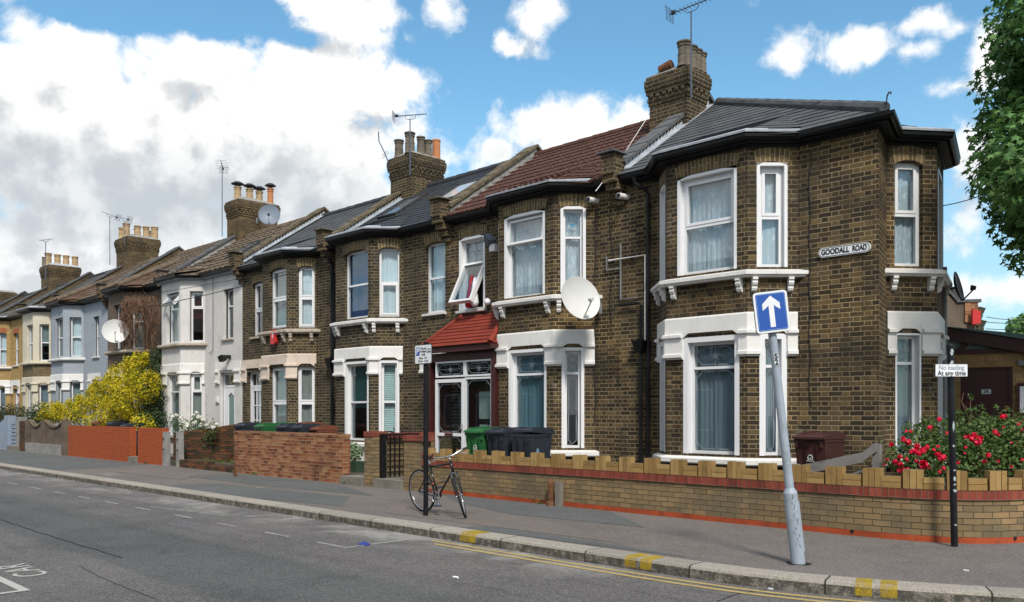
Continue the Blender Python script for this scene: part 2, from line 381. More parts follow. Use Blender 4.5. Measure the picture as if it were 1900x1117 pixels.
M_meter = plain('pale_green_plastic', (.36, .43, .36), .5, .05)
M_lich = plain('orange_lichen', (.45, .23, .03), .95, .2, 12)
def line_paint(name, col, wear=.5):
    m, nt = new_mat(name); uv, ob = uvpos(nt)
    g = nt.noise(ob, 160.0, 3.0, .7); big = nt.noise(ob, 3.1, 7.0, .75)
    c = nt.mix(nt.ss(g, .35, .65), sc(col, .75), col)
    b = nt.n('ShaderNodeBsdfPrincipled'); nt.inp(b, 'Base Color', c); nt.inp(b, 'Roughness', .85); nt.inp(b, 'Specular IOR Level', .2)
    t = nt.n('ShaderNodeBsdfTransparent'); mx = nt.n('ShaderNodeMixShader'); o = nt.n('ShaderNodeOutputMaterial')
    k = nt.m('ADD', nt.m('MULTIPLY', g, .55), nt.m('MULTIPLY', big, .45))
    nt.inp(mx, 0, nt.ss(k, wear-.10, wear+.06)); nt.t.links.new(t.outputs[0], mx.inputs[1]); nt.t.links.new(b.outputs[0], mx.inputs[2]); nt.t.links.new(mx.outputs[0], o.inputs[0]); return m
M_yline = line_paint('worn_yellow_line_paint', (.46, .34, .13), .42)
M_wline = line_paint('worn_white_line_paint', (.40, .39, .37), .47)
M_wletter = line_paint('white_road_lettering', (.46, .45, .42), .38)
M_chalk = line_paint('chalky_road_scuff', (.27, .265, .25), .53)
M_scrib = line_paint('faint_blue_chalk', (.22, .235, .29), .60)
def asphalt(name, a, b, patch=None, scale=1.0, speck=.5):
    m, nt = new_mat(name); uv, ob = uvpos(nt)
    big = nt.noise(ob, .35*scale, 6.0, .6, .4); mid = nt.noise(ob, 2.1*scale, 6.0, .65)
    c = nt.mix(nt.ss(nt.m('ADD', nt.m('MULTIPLY', big, .65), nt.m('MULTIPLY', mid, .35)), .38, .62), a, b)
    st = nt.vor(ob, 75.0, 'Color'); sv = nt.sep(st)[0]
    fine = nt.noise(ob, 210.0, 3.0, .7)
    k = nt.m('ADD', nt.m('MULTIPLY', sv, .6), nt.m('MULTIPLY', fine, .4))
    c = nt.mix(nt.ss(k, .56, .80, 0, speck), c, sc(b, 2.1)); c = nt.mix(nt.ss(k, .40, .18, 0, speck), c, sc(a, .40))
    stain = nt.noise(nt.vm('ADD', ob, (11, 4, 0)), .9, 5.0, .6, .8)
    c = nt.mix(nt.ss(stain, .60, .72, 0, .38), c, sc(a, .5))
    if patch: c = patch(nt, ob, c)
    finish(nt, c, .88, nt.bump(k, .006, .9), 0, .25); return m
def road_patch(nt, ob, c):
    s = nt.sep(ob); x, y = s[0], s[1]
    wob = nt.m('MULTIPLY', nt.m('SUBTRACT', nt.noise(ob, .8, 4.0), .5), .7)
    yy = nt.m('ADD', y, wob)
    band = nt.m('MULTIPLY', nt.ss(yy, 3.55, 3.75), nt.ss(yy, 5.6, 5.0))
    c = nt.mix(nt.m('MULTIPLY', band, .75), c, nt.mix(.75, c, (.50, .62, .64), 'MULTIPLY'))
    gut = nt.m('MULTIPLY', nt.ss(nt.m('ADD', yy, nt.m('MULTIPLY', wob, .8)), 6.35, 7.1), nt.ss(x, -4.2, -7.0))
    trk = nt.noise(nt.vm('MULTIPLY', ob, (.10, 2.4, 1)), 1.0, 5.0, .6); c = nt.mix(nt.ss(trk, .50, .66, 0, .45), c, nt.mix(.7, c, (.62, .60, .60), 'MULTIPLY'))
    spot = nt.noise(nt.vm('MULTIPLY', ob, (.6, 1.5, 1)), 1.7, 4.0, .5, .4); c = nt.mix(nt.ss(spot, .64, .74, 0, .55), c, (.05, .048, .048))
    pale = nt.m('MULTIPLY', gut, nt.ss(nt.noise(ob, .9, 7.0, .72, .5), .40, .66))
    return nt.mix(nt.m('MULTIPLY', pale, .85), c, (.32, .31, .285))
M_road = asphalt('road_asphalt', (.094, .088, .086), (.130, .120, .115), road_patch, 1.0, .55)
M_pave = asphalt('pavement_asphalt', (.124, .109, .101), (.156, .138, .127), None, 1.3, .4)
M_pgrey = asphalt('grey_pavement_patch', (.090, .094, .093), (.110, .113, .111), None, 1.5, .4)
M_ppink = asphalt('pinkish_pavement_patch', (.134, .113, .101), (.16, .135, .121), None, 1.5, .4)
def kerb_mat():
    m, nt = new_mat('granite_kerb'); uv, ob = uvpos(nt)
    g = nt.noise(ob, 55.0, 6.0, .75); c = nt.ramp(g, [(.3, (.11, .095, .08)), (.5, (.36, .32, .275)), (.7, (.52, .47, .41))])
    u = nt.sep(uv)[0]; cell = nt.m('DIVIDE', u, 1.35); fr = nt.m('SUBTRACT', cell, nt.m('FLOOR', cell)); e = nt.m('MULTIPLY', nt.m('MINIMUM', fr, nt.m('SUBTRACT', 1.0, fr)), 1.35)
    wn = nt.n('ShaderNodeTexWhiteNoise', noise_dimensions='1D'); nt.inp(wn, 'W', nt.m('FLOOR', cell))
    c = nt.mix(nt.m('MULTIPLY', wn.outputs[0], .4), c, sc((.2, .19, .16), .9))
    c = nt.mix(nt.ss(e, .014, .004), c, (.03, .027, .022))
    nz = nt.sep(nt.n('ShaderNodeNewGeometry').outputs['Normal'])[2]
    moss = nt.m('MULTIPLY', nt.ss(nz, .6, .2), nt.ss(nt.noise(ob, 14.0, 6.0, .7), .3, .6, .25, 1.0))
    c = nt.mix(nt.m('MULTIPLY', moss, .85), c, (.035, .034, .028))
    finish(nt, c, .9, nt.bump(g, .014), 0, .25); return m
M_kerb = kerb_mat()
def slate(name, a, b, w=.27, wear=(.2, .2, .2), amt=.3):
    m, nt = new_mat(name); uv, ob = uvpos(nt); s = nt.sep(uv)
    row = nt.m('FLOOR', nt.m('ADD', s[1], .001)); fv = nt.m('SUBTRACT', s[1], row)
    uu = nt.m('ADD', nt.m('DIVIDE', s[0], w), nt.m('MULTIPLY', nt.m('FLOORED_MODULO', row, 2.0), .5)); cell = nt.m('FLOOR', uu); fu = nt.m('SUBTRACT', uu, cell)
    wn = nt.n('ShaderNodeTexWhiteNoise', noise_dimensions='2D'); nt.inp(wn, 'Vector', nt.comb(cell, row))
    c = nt.mix(nt.m('ADD', nt.m('MULTIPLY', wn.outputs[0], .6), nt.m('MULTIPLY', nt.noise(ob, 3.0, 5.0), .4)), a, b)
    c = nt.mix(nt.ss(nt.noise(nt.comb(nt.m('MULTIPLY', s[0], 3.0), nt.m('MULTIPLY', s[1], .35)), 1.6, 7.0, .7, .5), .56, .74, 0, amt), c, wear)
    e = nt.m('MULTIPLY', nt.m('MINIMUM', fu, nt.m('SUBTRACT', 1.0, fu)), w)
    c = nt.mix(nt.ss(e, .006, .002, 0, .8), c, sc(a, .3))
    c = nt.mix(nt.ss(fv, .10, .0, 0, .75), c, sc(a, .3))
    finish(nt, c, .72, nt.bump(nt.m('ADD', nt.noise(uv, 24.0, 4.0), nt.m('MULTIPLY', wn.outputs[0], .9)), .008), 0, .28); return m
M_slate = slate('grey_slate', (.058, .062, .068), (.105, .108, .110), .27, (.21, .21, .20), .45)
M_slateb = slate('black_slate', (.026, .030, .036), (.048, .053, .060), .30, (.15, .16, .165), .38)
M_slateo = slate('old_brown_slate', (.060, .054, .046), (.115, .102, .083), .27, (.20, .18, .15), .5)
M_tilered = plain('brown_red_pantile', (.074, .035, .026), .8, .25, 7, .2, 0, .002, 70, (.14, .06, .042), .45)
M_tilebr = plain('brown_concrete_tile', (.125, .095, .068), .95, .28, 5, .2, 0, .004, 60, (.06, .05, .038), .6)
M_tilebr2 = slate('brown_clay_tile', (.075, .045, .030), (.17, .10, .062), .17, (.12, .1, .075), .4)
M_tileporch = slate('red_painted_porch_tile', (.17, .024, .013), (.24, .036, .019), .4, (.30, .10, .07), .3)
def glass():
    m, nt = new_mat('window_glass')
    gl = nt.n('ShaderNodeBsdfGlossy'); gl.inputs['Roughness'].default_value = .015
    nt.inp(gl, 'Normal', nt.bump(nt.noise(nt.n('ShaderNodeTexCoord').outputs['Object'], 1.7, 2.0), .012, .05))
    tr = nt.n('ShaderNodeBsdfTransparent'); tr.inputs[0].default_value = (.88, .93, .95, 1)
    geo = nt.n('ShaderNodeNewGeometry'); cs = nt.m('ABSOLUTE', nt.vm('DOT_PRODUCT', geo.outputs['Normal'], geo.outputs['Incoming'], 1)); sch = nt.m('ADD', .045, nt.m('MULTIPLY', nt.m('POWER', nt.m('SUBTRACT', 1.0, cs), 5.0), .95))
    mx = nt.n('ShaderNodeMixShader'); o = nt.n('ShaderNodeOutputMaterial')
    nt.inp(mx, 0, nt.m('MULTIPLY', sch, 1.7, clamp=True))
    nt.t.links.new(tr.outputs[0], mx.inputs[1]); nt.t.links.new(gl.outputs[0], mx.inputs[2]); nt.t.links.new(mx.outputs[0], o.inputs[0]); return m
M_glass = glass()
M_frost = plain('obscured_green_glass', (.20, .30, .27), .18, .15, 3, .6)
M_leadcame = plain('lead_came', (.20, .24, .28), .5, .1, 9, .4)
M_bluestar = plain('blue_stained_glass', (.05, .22, .38), .3, .1, 9, .4)
M_skylight = plain('skylight_glass', (.45, .48, .50), .08, .05, 3, .8)
M_skydark = plain('dark_skylight_glass', (.11, .13, .15), .10, .1, 3, .8)
def cloth(name, col, lace=False, trans=.35):
    m, nt = new_mat(name); uv, ob = uvpos(nt)
    c = nt.mix(nt.ss(nt.noise(uv, 2.5, 3.0), .3, .7), sc(col, .88), col)
    df = nt.n('ShaderNodeBsdfDiffuse'); tl = nt.n('ShaderNodeBsdfTranslucent'); mx = nt.n('ShaderNodeMixShader'); o = nt.n('ShaderNodeOutputMaterial')
    if lace:
        v = nt.vor(uv, 6.0); zf = nt.sep(uv)[1]
        fl = nt.m('MULTIPLY', nt.ss(v, .36, .22), nt.ss(nt.noise(uv, 40.0, 2.0), .35, .5))
        c = nt.mix(fl, sc(col, .72), tuple(min(.92, x*1.35) for x in col))
    nt.inp(df, 0, c); nt.inp(tl, 0, c); nt.inp(mx, 0, trans); nt.t.links.new(df.outputs[0], mx.inputs[1]); nt.t.links.new(tl.outputs[0], mx.inputs[2]); nt.t.links.new(mx.outputs[0], o.inputs[0]); return m
M_cur = {'net': cloth('white_net_curtain', (.90, .93, .95), False, .08), 'lace': cloth('flowered_lace_curtain', (.90, .93, .96), True, .08), 'grey': cloth('blue_grey_curtain', (.40, .47, .51)),
         'teal': cloth('teal_curtain', (.26, .43, .49)), 'blind': cloth('pale_green_blind', (.72, .84, .79), False, .1), 'dkblind': cloth('dark_green_blind', (.10, .22, .21)), 'cream': cloth('beige_curtain', (.55, .53, .47)),
         'blue': cloth('painted_sky_reflection', (.05, .12, .30)), 'shutter': cloth('grey_shutter', (.52, .58, .56)), 'greygreen': cloth('grey_green_curtain', (.42, .49, .45)), 'red': cloth('dark_red_curtain', (.09, .012, .02)), 'white': cloth('white_roller_blind', (.86, .92, .93), False, .08)}  # the blue entry paints reflected sky into the cloth colour
def leafmat(name, stops, rough=.5, trans=.25):
    m, nt = new_mat(name); g = nt.n('ShaderNodeNewGeometry'); ob = nt.n('ShaderNodeTexCoord').outputs['Object']
    f = nt.m('ADD', nt.m('MULTIPLY', g.outputs['Random Per Island'], .6), nt.m('MULTIPLY', nt.noise(ob, 1.6, 3.0), .4))
    c = nt.ramp(f, stops)
    b = nt.n('ShaderNodeBsdfPrincipled'); nt.inp(b, 'Base Color', c); nt.inp(b, 'Roughness', rough); nt.inp(b, 'Specular IOR Level', .3)
    tl = nt.n('ShaderNodeBsdfTranslucent'); nt.inp(tl, 0, c); mx = nt.n('ShaderNodeMixShader'); nt.inp(mx, 0, trans); o = nt.n('ShaderNodeOutputMaterial')
    nt.t.links.new(b.outputs[0], mx.inputs[1]); nt.t.links.new(tl.outputs[0], mx.inputs[2]); nt.t.links.new(mx.outputs[0], o.inputs[0]); return m
M_ltree = leafmat('plane_leaf', [(0, (.05, .125, .035)), (.5, (.105, .22, .06)), (.8, (.18, .31, .09)), (1, (.24, .38, .13))])
M_lyellow = leafmat('golden_leaf', [(0, (.03, .065, .012)), (.25, (.10, .15, .015)), (.38, (.40, .36, .012)), (.5, (.60, .48, .015)), (.75, (.74, .60, .025)), (1, (.82, .70, .10))], .6, .38)
M_lgreen = leafmat('dark_shrub_leaf', [(0, (.012, .028, .010)), (.6, (.03, .065, .018)), (1, (.06, .11, .03))])
M_lhedge = leafmat('brown_green_hedge_leaf', [(0, (.022, .028, .010)), (.6, (.05, .06, .02)), (1, (.09, .09, .03))])
M_lrose = leafmat('rose_leaf', [(0, (.028, .058, .016)), (.5, (.07, .125, .03)), (.85, (.14, .20, .05)), (1, (.22, .24, .07))])
M_lpot = leafmat('pale_pot_leaf', [(0, (.10, .17, .08)), (1, (.30, .36, .22))])
M_petal = leafmat('crimson_petal', [(0, (.50, .005, .025)), (.5, (.76, .012, .06)), (1, (.85, .05, .13))], .6, .2)
M_petalw = leafmat('white_petal', [(0, (.62, .62, .52)), (1, (.80, .80, .74))], .6, .2)
M_bark = plain('bark', (.07, .055, .042), .95, .25, 8, .1, 0, .01, 40)
M_vine = plain('dry_vine_stem', (.15, .085, .055), .95, .3, 8, .1)
# ------------------------------------------------------------------ building parts
def seg(path, i):
    A, B = path[i], path[i+1]; L = math.hypot(B[0]-A[0], B[1]-A[1]); ex = ((B[0]-A[0])/L, (B[1]-A[1])/L)
    return A, B, L, ex, (ex[1], -ex[0])
def wall(mb, path, i, z0, z1, ops, depth=.11):
    A, B, L, ex, n = seg(path, i)
    us = sorted({0, L, *[o[0] for o in ops], *[o[1] for o in ops]}); zs = sorted({z0, z1, *[o[2] for o in ops if z0 < o[2] < z1], *[o[3] for o in ops if z0 < o[3] < z1]})
    P = lambda u, z, w=0: (A[0]+ex[0]*u+n[0]*w, A[1]+ex[1]*u+n[1]*w, z)
    for a, b in zip(us[:-1], us[1:]):
        for c, d in zip(zs[:-1], zs[1:]):
            um, zm = (a+b)/2, (c+d)/2
            if any(o[0] < um < o[1] and o[2] < zm < o[3] for o in ops): continue
            mb.poly([P(a, c), P(b, c), P(b, d), P(a, d)])
    for u0, u1, c, d in ops:
        if d <= z0 or c >= z1: continue
        c, d = max(c, z0), min(d, z1)
        mb.poly([P(u0, c), P(u0, d), P(u0, d, -depth), P(u0, c, -depth)]); mb.poly([P(u1, c, -depth), P(u1, d, -depth), P(u1, d), P(u1, c)])
        if d < z1: mb.poly([P(u0, d), P(u1, d), P(u1, d, -depth), P(u0, d, -depth)])
        mb.poly([P(u0, c, -depth), P(u1, c, -depth), P(u1, c), P(u0, c)])
def curtain_mesh(mb, P, ex, n, u0, u1, z0, z1, w, kind, rnd):
    if kind in ('blind', 'dkblind', 'shutter'):
        st = .045 if kind != 'shutter' else .075
        z = z0
        while z < z1:
            zt = min(z+st, z1)
            mb.poly([(P[0]+ex[0]*u+n[0]*ww, P[1]+ex[1]*u+n[1]*ww, zz) for u, ww, zz in ((u0, w+.012, z), (u1, w+.012, z), (u1, w-.012, zt), (u0, w-.012, zt))]); z = zt
        return
    k = max(6, int((u1-u0)/.018)); ph = rnd.random()*6; fr = rnd.uniform(48, 70); fr2 = rnd.uniform(17, 25)
    prev = None
    for j in range(k+1):
        u = u0+(u1-u0)*j/k; ww = w+.007*math.sin(u*fr+ph)+.012*math.sin(u*fr2+ph*2)
        c = (u, ww)
        if prev:
            q = [(prev[0], prev[1], z0), (c[0], c[1], z0), (c[0], c[1], z1), (prev[0], prev[1], z1)]
            mb.poly([(P[0]+ex[0]*a+n[0]*b, P[1]+ex[1]*a+n[1]*b, z) for a, b, z in q])
        prev = c
def octagon(a, b, c, d, m, k): return [(a+m+k, c+m), (b-m-k, c+m), (b-m, c+m+k), (b-m, d-m-k), (b-m-k, d-m), (a+m+k, d-m), (a+m, d-m-k), (a+m, c+m+k), (a+m+k, c+m)]
WRND = random.Random(3)
def window(house, path, i, u0, u1, z0, z1, splits=(.5,), sash=(), lead=(), star=(), curtain='net', inset=.09, liner=0.0, openc=None, frame=None, fw=.055, sill=None, cols=1, coloured=(), name='window', cover=1.0, stretch=0.0):
    A, B, L, ex, n = seg(path, i); frame = frame or M_upvc
    fm, gm, lm, cm = MB(), MB(), MB(), MB(); sm = MB(); bm = MB()
    ob = lambda mb, a, b, w0, w1, c, d, xf=None: mb.ob(A, ex, n, a, b, w0, w1, c, d, xf)
    if liner:
        ob(fm, u0, u0+liner, -inset-.02, .006, z0, z1); ob(fm, u1-liner, u1, -inset-.02, .006, z0, z1); ob(fm, u0+liner, u1-liner, -inset-.02, .006, z1-liner, z1)
    a, b, c, d = u0+liner, u1-liner, z0, z1-liner
    wf, wb = -inset, -inset-.07
    ob(fm, a, a+fw, wb, wf, c, d); ob(fm, b-fw, b, wb, wf, c, d); ob(fm, a+fw, b-fw, wb, wf, c, c+fw); ob(fm, a+fw, b-fw, wb, wf, d-fw, d)
    ys = [c+fw]+[c+(d-c)*s for s in splits]+[d-fw]
    for s in ys[1:-1]: ob(fm, a+fw, b-fw, wb, wf+.004, s-fw*.45, s+fw*.45)
    xs = [a+fw+(b-a-2*fw)*k/cols for k in range(cols+1)]
    for x in xs[1:-1]: ob(fm, x-fw*.35, x+fw*.35, wb, wf-.004, c+fw, d-fw)
    r = 0
    for yi in range(len(ys)-1):
        q0 = ys[yi]+(fw*.45 if yi else 0); q1 = ys[yi+1]-(fw*.45 if yi < len(ys)-2 else 0)
        for xi in range(cols):
            p0 = xs[xi]+(fw*.35 if xi else 0); p1 = xs[xi+1]-(fw*.35 if xi < cols-1 else 0)
            xf = None; wo = wf; tgt = fm
            if openc and r in openc:
                ang = openc[r]; ca, sa = math.cos(ang), math.sin(ang)
                def xf(u, w, z, q1=q1, ca=ca, sa=sa):
                    dz, dw = z-q1, w-wf
                    return u, wf+dw*ca-dz*sa, q1+dz*ca+dw*sa
                e = .03; p0 -= e; p1 += e; q0 -= e; wo = wf+.03; tgt = sm
            if r in sash or (openc and r in openc):
                f2 = .045
                for k in ((p0, p0+f2, q0, q1), (p1-f2, p1, q0, q1), (p0+f2, p1-f2, q0, q0+f2), (p0+f2, p1-f2, q1-f2, q1)): ob(tgt, k[0], k[1], wb+.01, wo+.014, k[2], k[3], xf)
                p0 += f2; p1 -= f2; q0 += f2; q1 -= f2
            ob(gm, p0, p1, wo-.034, wo-.028, q0, q1, xf)
            if r in lead and not xf:
                k = min(.11, (p1-p0)*.28); o8 = octagon(p0, p1, q0, q1, .035, k); lm.line_uz(o8, .011, A, ex, n, wo-.027)
                for q in (1, 3, 5, 7):
                    cu = p0 if q in (5, 7) else p1; cz = q0 if q in (1, 7) else q1
                    mid = ((o8[q-1][0]+o8[q][0])/2, (o8[q-1][1]+o8[q][1])/2)
                    lm.line_uz([((p0 if mid[0] < (p0+p1)/2 else p1), (q0 if mid[1] < (q0+q1)/2 else q1)), mid], .008, A, ex, n, wo-.027)
                zm = (q0+q1)/2
                for uu in ((p0, p0+.035), (p1-.035, p1)): lm.line_uz([(uu[0], zm), (uu[1], zm)], .010, A, ex, n, wo-.027)
            if r in star:
                cu, cz = (p0+p1)/2, (q0+q1)/2; rr = min(p1-p0, q1-q0)*.26
                tg = bm if r in coloured else lm
                lm.line_uz([(cu, q0), (cu, q1)], .007, A, ex, n, wo-.0262); lm.line_uz([(p0+.03, cz), (p1-.03, cz)], .007, A, ex, n, wo-.0265)
                for k in range(5):
                    g = math.pi/2+2*math.pi*k/5
                    if k == 0 and r in coloured: continue
                    tg.plate([(cu+rr*1.25*math.cos(g), cz+rr*.9*math.sin(g)), (cu+rr*.34*math.cos(g+.62), cz+rr*.3*math.sin(g+.62)), (cu, cz), (cu+rr*.34*math.cos(g-.62), cz+rr*.3*math.sin(g-.62))], A, ex, n, wo-.0262, wo-.022)
            r += 1
    W = fm.build(name, frame, house)
    gm.build('pane', M_glass, W)
    if sm.v: sm.build('sash', frame, W)
    if lm.v: lm.build('leading', M_leadcame, W)
    if bm.v: bm.build('coloured_glass', M_bluestar, W)
    if sill:
        s2 = MB(); s2.extr([(-.09, z0-.075), (.05, z0-.075), (.07, z0-.06), (.07, z0-.015), (-.09, z0+.004)], A, ex, n, u0-.05, u1+.05); s2.build('sill', sill, W)
    if curtain:
        zc = z0+.02+(z1-z0)*(1-cover)
        curtain_mesh(cm, A, ex, n, u0-.04, u1+.04, zc, z1-.02, -inset-.115, curtain, WRND); cm.build('blind' if curtain in ('blind', 'dkblind', 'shutter', 'white') else 'curtain', M_cur[curtain], W, smooth=curtain not in ('blind', 'dkblind', 'shutter'))
    return W
def arch(mb, path, i, u0, u1, zt, rise=.07, hh=.23, ext=.06, w=.006):
    A, B, L, ex, n = seg(path, i); k = 12
    P = lambda u, z, ww: (A[0]+ex[0]*u+n[0]*ww, A[1]+ex[1]*u+n[1]*ww, z)
    for j in range(k):
        f0, f1 = j/k, (j+1)/k
        def lo(f): return (u0+(u1-u0)*f, zt-rise+rise*(1-(2*f-1)**2))
        def hi(f): return (u0-ext+(u1-u0+2*ext)*f, zt-rise+hh+rise*.9*(1-(2*f-1)**2))
        a, b, c, d = lo(f0), lo(f1), hi(f1), hi(f0)
        uv = [(0.005, a[0]), (0.005, b[0]), (.235, (b[0]+c[0])/2), (.235, (a[0]+d[0])/2)]
        mb.poly([P(*a, w), P(*b, w), P(*c, w), P(*d, w)], uv)
        mb.poly([P(*a, -.10), P(*b, -.10), P(*b, w), P(*a, w)], [(.1, a[0]), (.1, b[0]), (0, b[0]), (0, a[0])])
        mb.poly([P(*d, w), P(*c, w), P(*c, 0), P(*d, 0)], [(.2, a[0]), (.2, b[0]), (.2, b[0]), (.2, a[0])])
def subpath(path, s0, s1):
    out = []; s = 0
    for a, b in zip(path[:-1], path[1:]):
        L = math.hypot(b[0]-a[0], b[1]-a[1])
        def at(t): return (a[0]+(b[0]-a[0])*t/L, a[1]+(b[1]-a[1])*t/L)
        if s1 > s and s0 < s+L:
            if not out: out.append(at(max(0, s0-s)))
            out.append(at(min(L, s1-s)))
        s += L
    res = [out[0]]
    for p in out[1:]:
        if math.hypot(p[0]-res[-1][0], p[1]-res[-1][1]) > 1e-4: res.append(p)
    return res
def plen(path): return sum(math.hypot(b[0]-a[0], b[1]-a[1]) for a, b in zip(path[:-1], path[1:]))
def extend(path, d0, d1=None):
    d1 = d0 if d1 is None else d1
    A, B = path[0], path[1]; L = math.hypot(B[0]-A[0], B[1]-A[1]); C, D = path[-2], path[-1]; K = math.hypot(D[0]-C[0], D[1]-C[1])
    return [(A[0]-(B[0]-A[0])/L*d0, A[1]-(B[1]-A[1])/L*d0)]+list(path[1:-1])+[(D[0]+(D[0]-C[0])/K*d1, D[1]+(D[1]-C[1])/K*d1)]
def offs(path, o):
    m = MB(); m.sweep(path, [(o, 0), (o+.01, 0), (o, .01)]); return [(m.v[k*3].x, m.v[k*3].y) for k in range(len(path))]
def courses(mb, poly, gauge, lift=.008, wave=0.0, wl=.3, rnd=None, under=.05):
    pts = [Vector(p) for p in poly]
    n = (pts[1]-pts[0]).cross(pts[2]-pts[0]).normalized()
    if n.z < 0: n = -n
    t = Vector((-n.y, n.x, 0)).normalized(); b = n.cross(t); o = pts[0]
    q = [((p-o).dot(t), (p-o).dot(b)) for p in pts]
    v0, v1 = min(k[1] for k in q), max(k[1] for k in q)
    def span(v):
        xs = []
        for k in range(len(q)):
            (ua, va), (ub, vb) = q[k], q[(k+1) % len(q)]
            if abs(va-vb) < 1e-6:
                if abs(va-v) < 1e-6: xs += [ua, ub]
            elif min(va, vb)-1e-6 <= v <= max(va, vb)+1e-6: xs.append(ua+(ub-ua)*(v-va)/(vb-va))
        return (min(xs), max(xs)) if xs else None
    rows = max(1, round((v1-v0)/gauge)); g = (v1-v0)/rows
    W = lambda u, v, h: o+t*u+b*v+n*h
    for r in range(rows):
        va, vb = v0+g*r, v0+g*(r+1); A, B = span(va+1e-5), span(vb-1e-5)
        if not A or not B: continue
        if wave:
            k = max(2, int(max(A[1]-A[0], B[1]-B[0])/(wl/8)))
        else: k = max(1, int(max(A[1]-A[0], B[1]-B[0])/1.2))
        prev = None
        for j in range(k+1):
            f = j/k; ua, ub = A[0]+(A[1]-A[0])*f, B[0]+(B[1]-B[0])*f
            ha = wave*(abs(math.sin(math.pi*ua/wl))**.7) if wave else 0.0; hb = wave*(abs(math.sin(math.pi*ub/wl))**.7) if wave else 0.0
            jit = rnd.uniform(-.3, .3)*lift if rnd else 0
            cur = (ua, ub, ha, hb, jit)
            if prev:
                l0, l1 = lift+prev[2]+prev[4], lift+ha+jit
                uv = [(prev[0], r+.001), (ua, r+.001), (ub, r+.999), (prev[1], r+.999)]
                mb.poly([W(prev[0], va, l0), W(ua, va, l1), W(ub, vb, hb), W(prev[1], vb, prev[3])], uv)
                mb.poly([W(prev[0], va, prev[2]-.004 if r else -.012), W(ua, va, ha-.004 if r else -.012), W(ua, va, l1), W(prev[0], va, l0)], [(prev[0], r+.0), (ua, r+.0), (ua, r+.02), (prev[0], r+.02)])
            prev = cur
    if under: mb.poly([p-n*under for p in reversed(pts)])
def ridge_line(mb, a, b, r=.11, step=.45, rnd=None):
    a, b = Vector(a), Vector(b); L = (b-a).length; k = max(1, round(L/step)); d = (b-a)/k
    for j in range(k):
        p, q = a+d*j, a+d*(j+1)
        mb.tube([p-d.normalized()*.02, q], [r*1.06, r*.95], 10)
EAVE_Y, EAVE_Z, RIDGE_Y, RIDGE_Z = 12.75, 5.93, 15.8, 7.95
PITCH = (RIDGE_Z-EAVE_Z)/(RIDGE_Y-EAVE_Y)
def zr(Y, dz): return EAVE_Z+dz+(Y-EAVE_Y)*PITCH
def party(house, x, dz, mwall, mcop, flash=M_lead, kneel=True, hw=.145):
    y1 = 12.62; mb = MB()
    prof = [(y1, 5.95+dz), (y1, 6.34+dz), (y1+.30, 6.34+dz), (y1+.30, 6.30+dz), (y1+.30, zr(12.95, dz)+.10), (RIDGE_Y, RIDGE_Z+dz+.20), (18.8, zr(12.75, dz)+.2), (18.8, 5.6+dz), (13.02, 5.6+dz), (13.02, 5.95+dz)]
    mb.extr(prof, (x, 0), (1, 0), (0, 1), -hw, hw)
    for z0, z1, o in ((5.42, 5.55, .06), (5.55, 5.68, .14), (5.68, 5.81, .24), (5.81, 5.947, .34)): mb.box(x-hw, x+hw, Y0-o, Y0+.02 if o > .06 else Y0-.001, z0+dz, z1+dz-.001)
    W = mb.build('party_parapet', mwall, house)
    if flash is M_mortar:
        q = MB(); q.extr([(12.97, zr(12.97, dz)-.05), (RIDGE_Y, zr(RIDGE_Y, dz)-.05), (RIDGE_Y, zr(RIDGE_Y, dz)+.19), (12.97, zr(12.97, dz)+.09)], (x, 0), (1, 0), (0, 1), hw, hw+.003); q.build('cement_render', M_mortar, W)
    cp = MB(); ca = Vector((0, 12.93, zr(12.95, dz)+.11)); cb = Vector((0, RIDGE_Y, RIDGE_Z+dz+.21)); k = 8; d = (cb-ca)/k; nrm = Vector((0, -d.z, d.y)).normalized()
    for j in range(k):
        p, q = ca+d*(j+.012), ca+d*(j+.99); h = .055+.01*((j*7) % 3)
        pr = [(p.y, p.z), (p.y+nrm.y*h, p.z+nrm.z*h), (q.y+nrm.y*h, q.z+nrm.z*h), (q.y, q.z)]
        cp.extr(pr, (x, 0), (1, 0), (0, 1), -hw-.05, hw+.05)
    cp.extr([(RIDGE_Y+.0, RIDGE_Z+dz+.205), (RIDGE_Y, RIDGE_Z+dz+.28), (18.6, zr(12.95, dz)+.28), (18.6, zr(12.95, dz)+.2)], (x, 0), (1, 0), (0, 1), -hw-.05, hw+.05)
    cp.extr([(y1-.06, 6.342+dz), (y1-.06, 6.375+dz), (y1+.13, 6.37+dz), (y1+.36, 6.37+dz), (y1+.36, 6.342+dz)], (x, 0), (1, 0), (0, 1), -hw-.06, hw+.06)
    cp.build('coping', mcop, W)
    if flash:
        f = MB(); k = 26; y = 12.95; st = (RIDGE_Y-12.95)/k
        for j in range(k):
            a, b = y+st*j, y+st*(j+1)
            za, zb = zr(a, dz), zr(b, dz)
            up = .115 if flash is M_lead else .10
            pl = [(a, za-.03), (b, zb-.03), (b, zb+.035), (b-.004, zb+up+.02), (a, za+.035+.02)] if flash is M_lead else [(a, za-.02), (b, zb-.02), (b, zb+.09), (a, za+.09)]
            f.extr(pl, (x, 0), (1, 0), (0, 1), hw+.003, hw+.012)
        f.extr([(12.95, zr(12.95, dz)+.012), (RIDGE_Y, zr(RIDGE_Y, dz)+.012), (RIDGE_Y, zr(RIDGE_Y, dz)+.03), (12.95, zr(12.95, dz)+.03)], (x, 0), (1, 0), (0, 1), hw+.012, hw+.13)
        f.build('roof_flashing', flash, W)
    return W
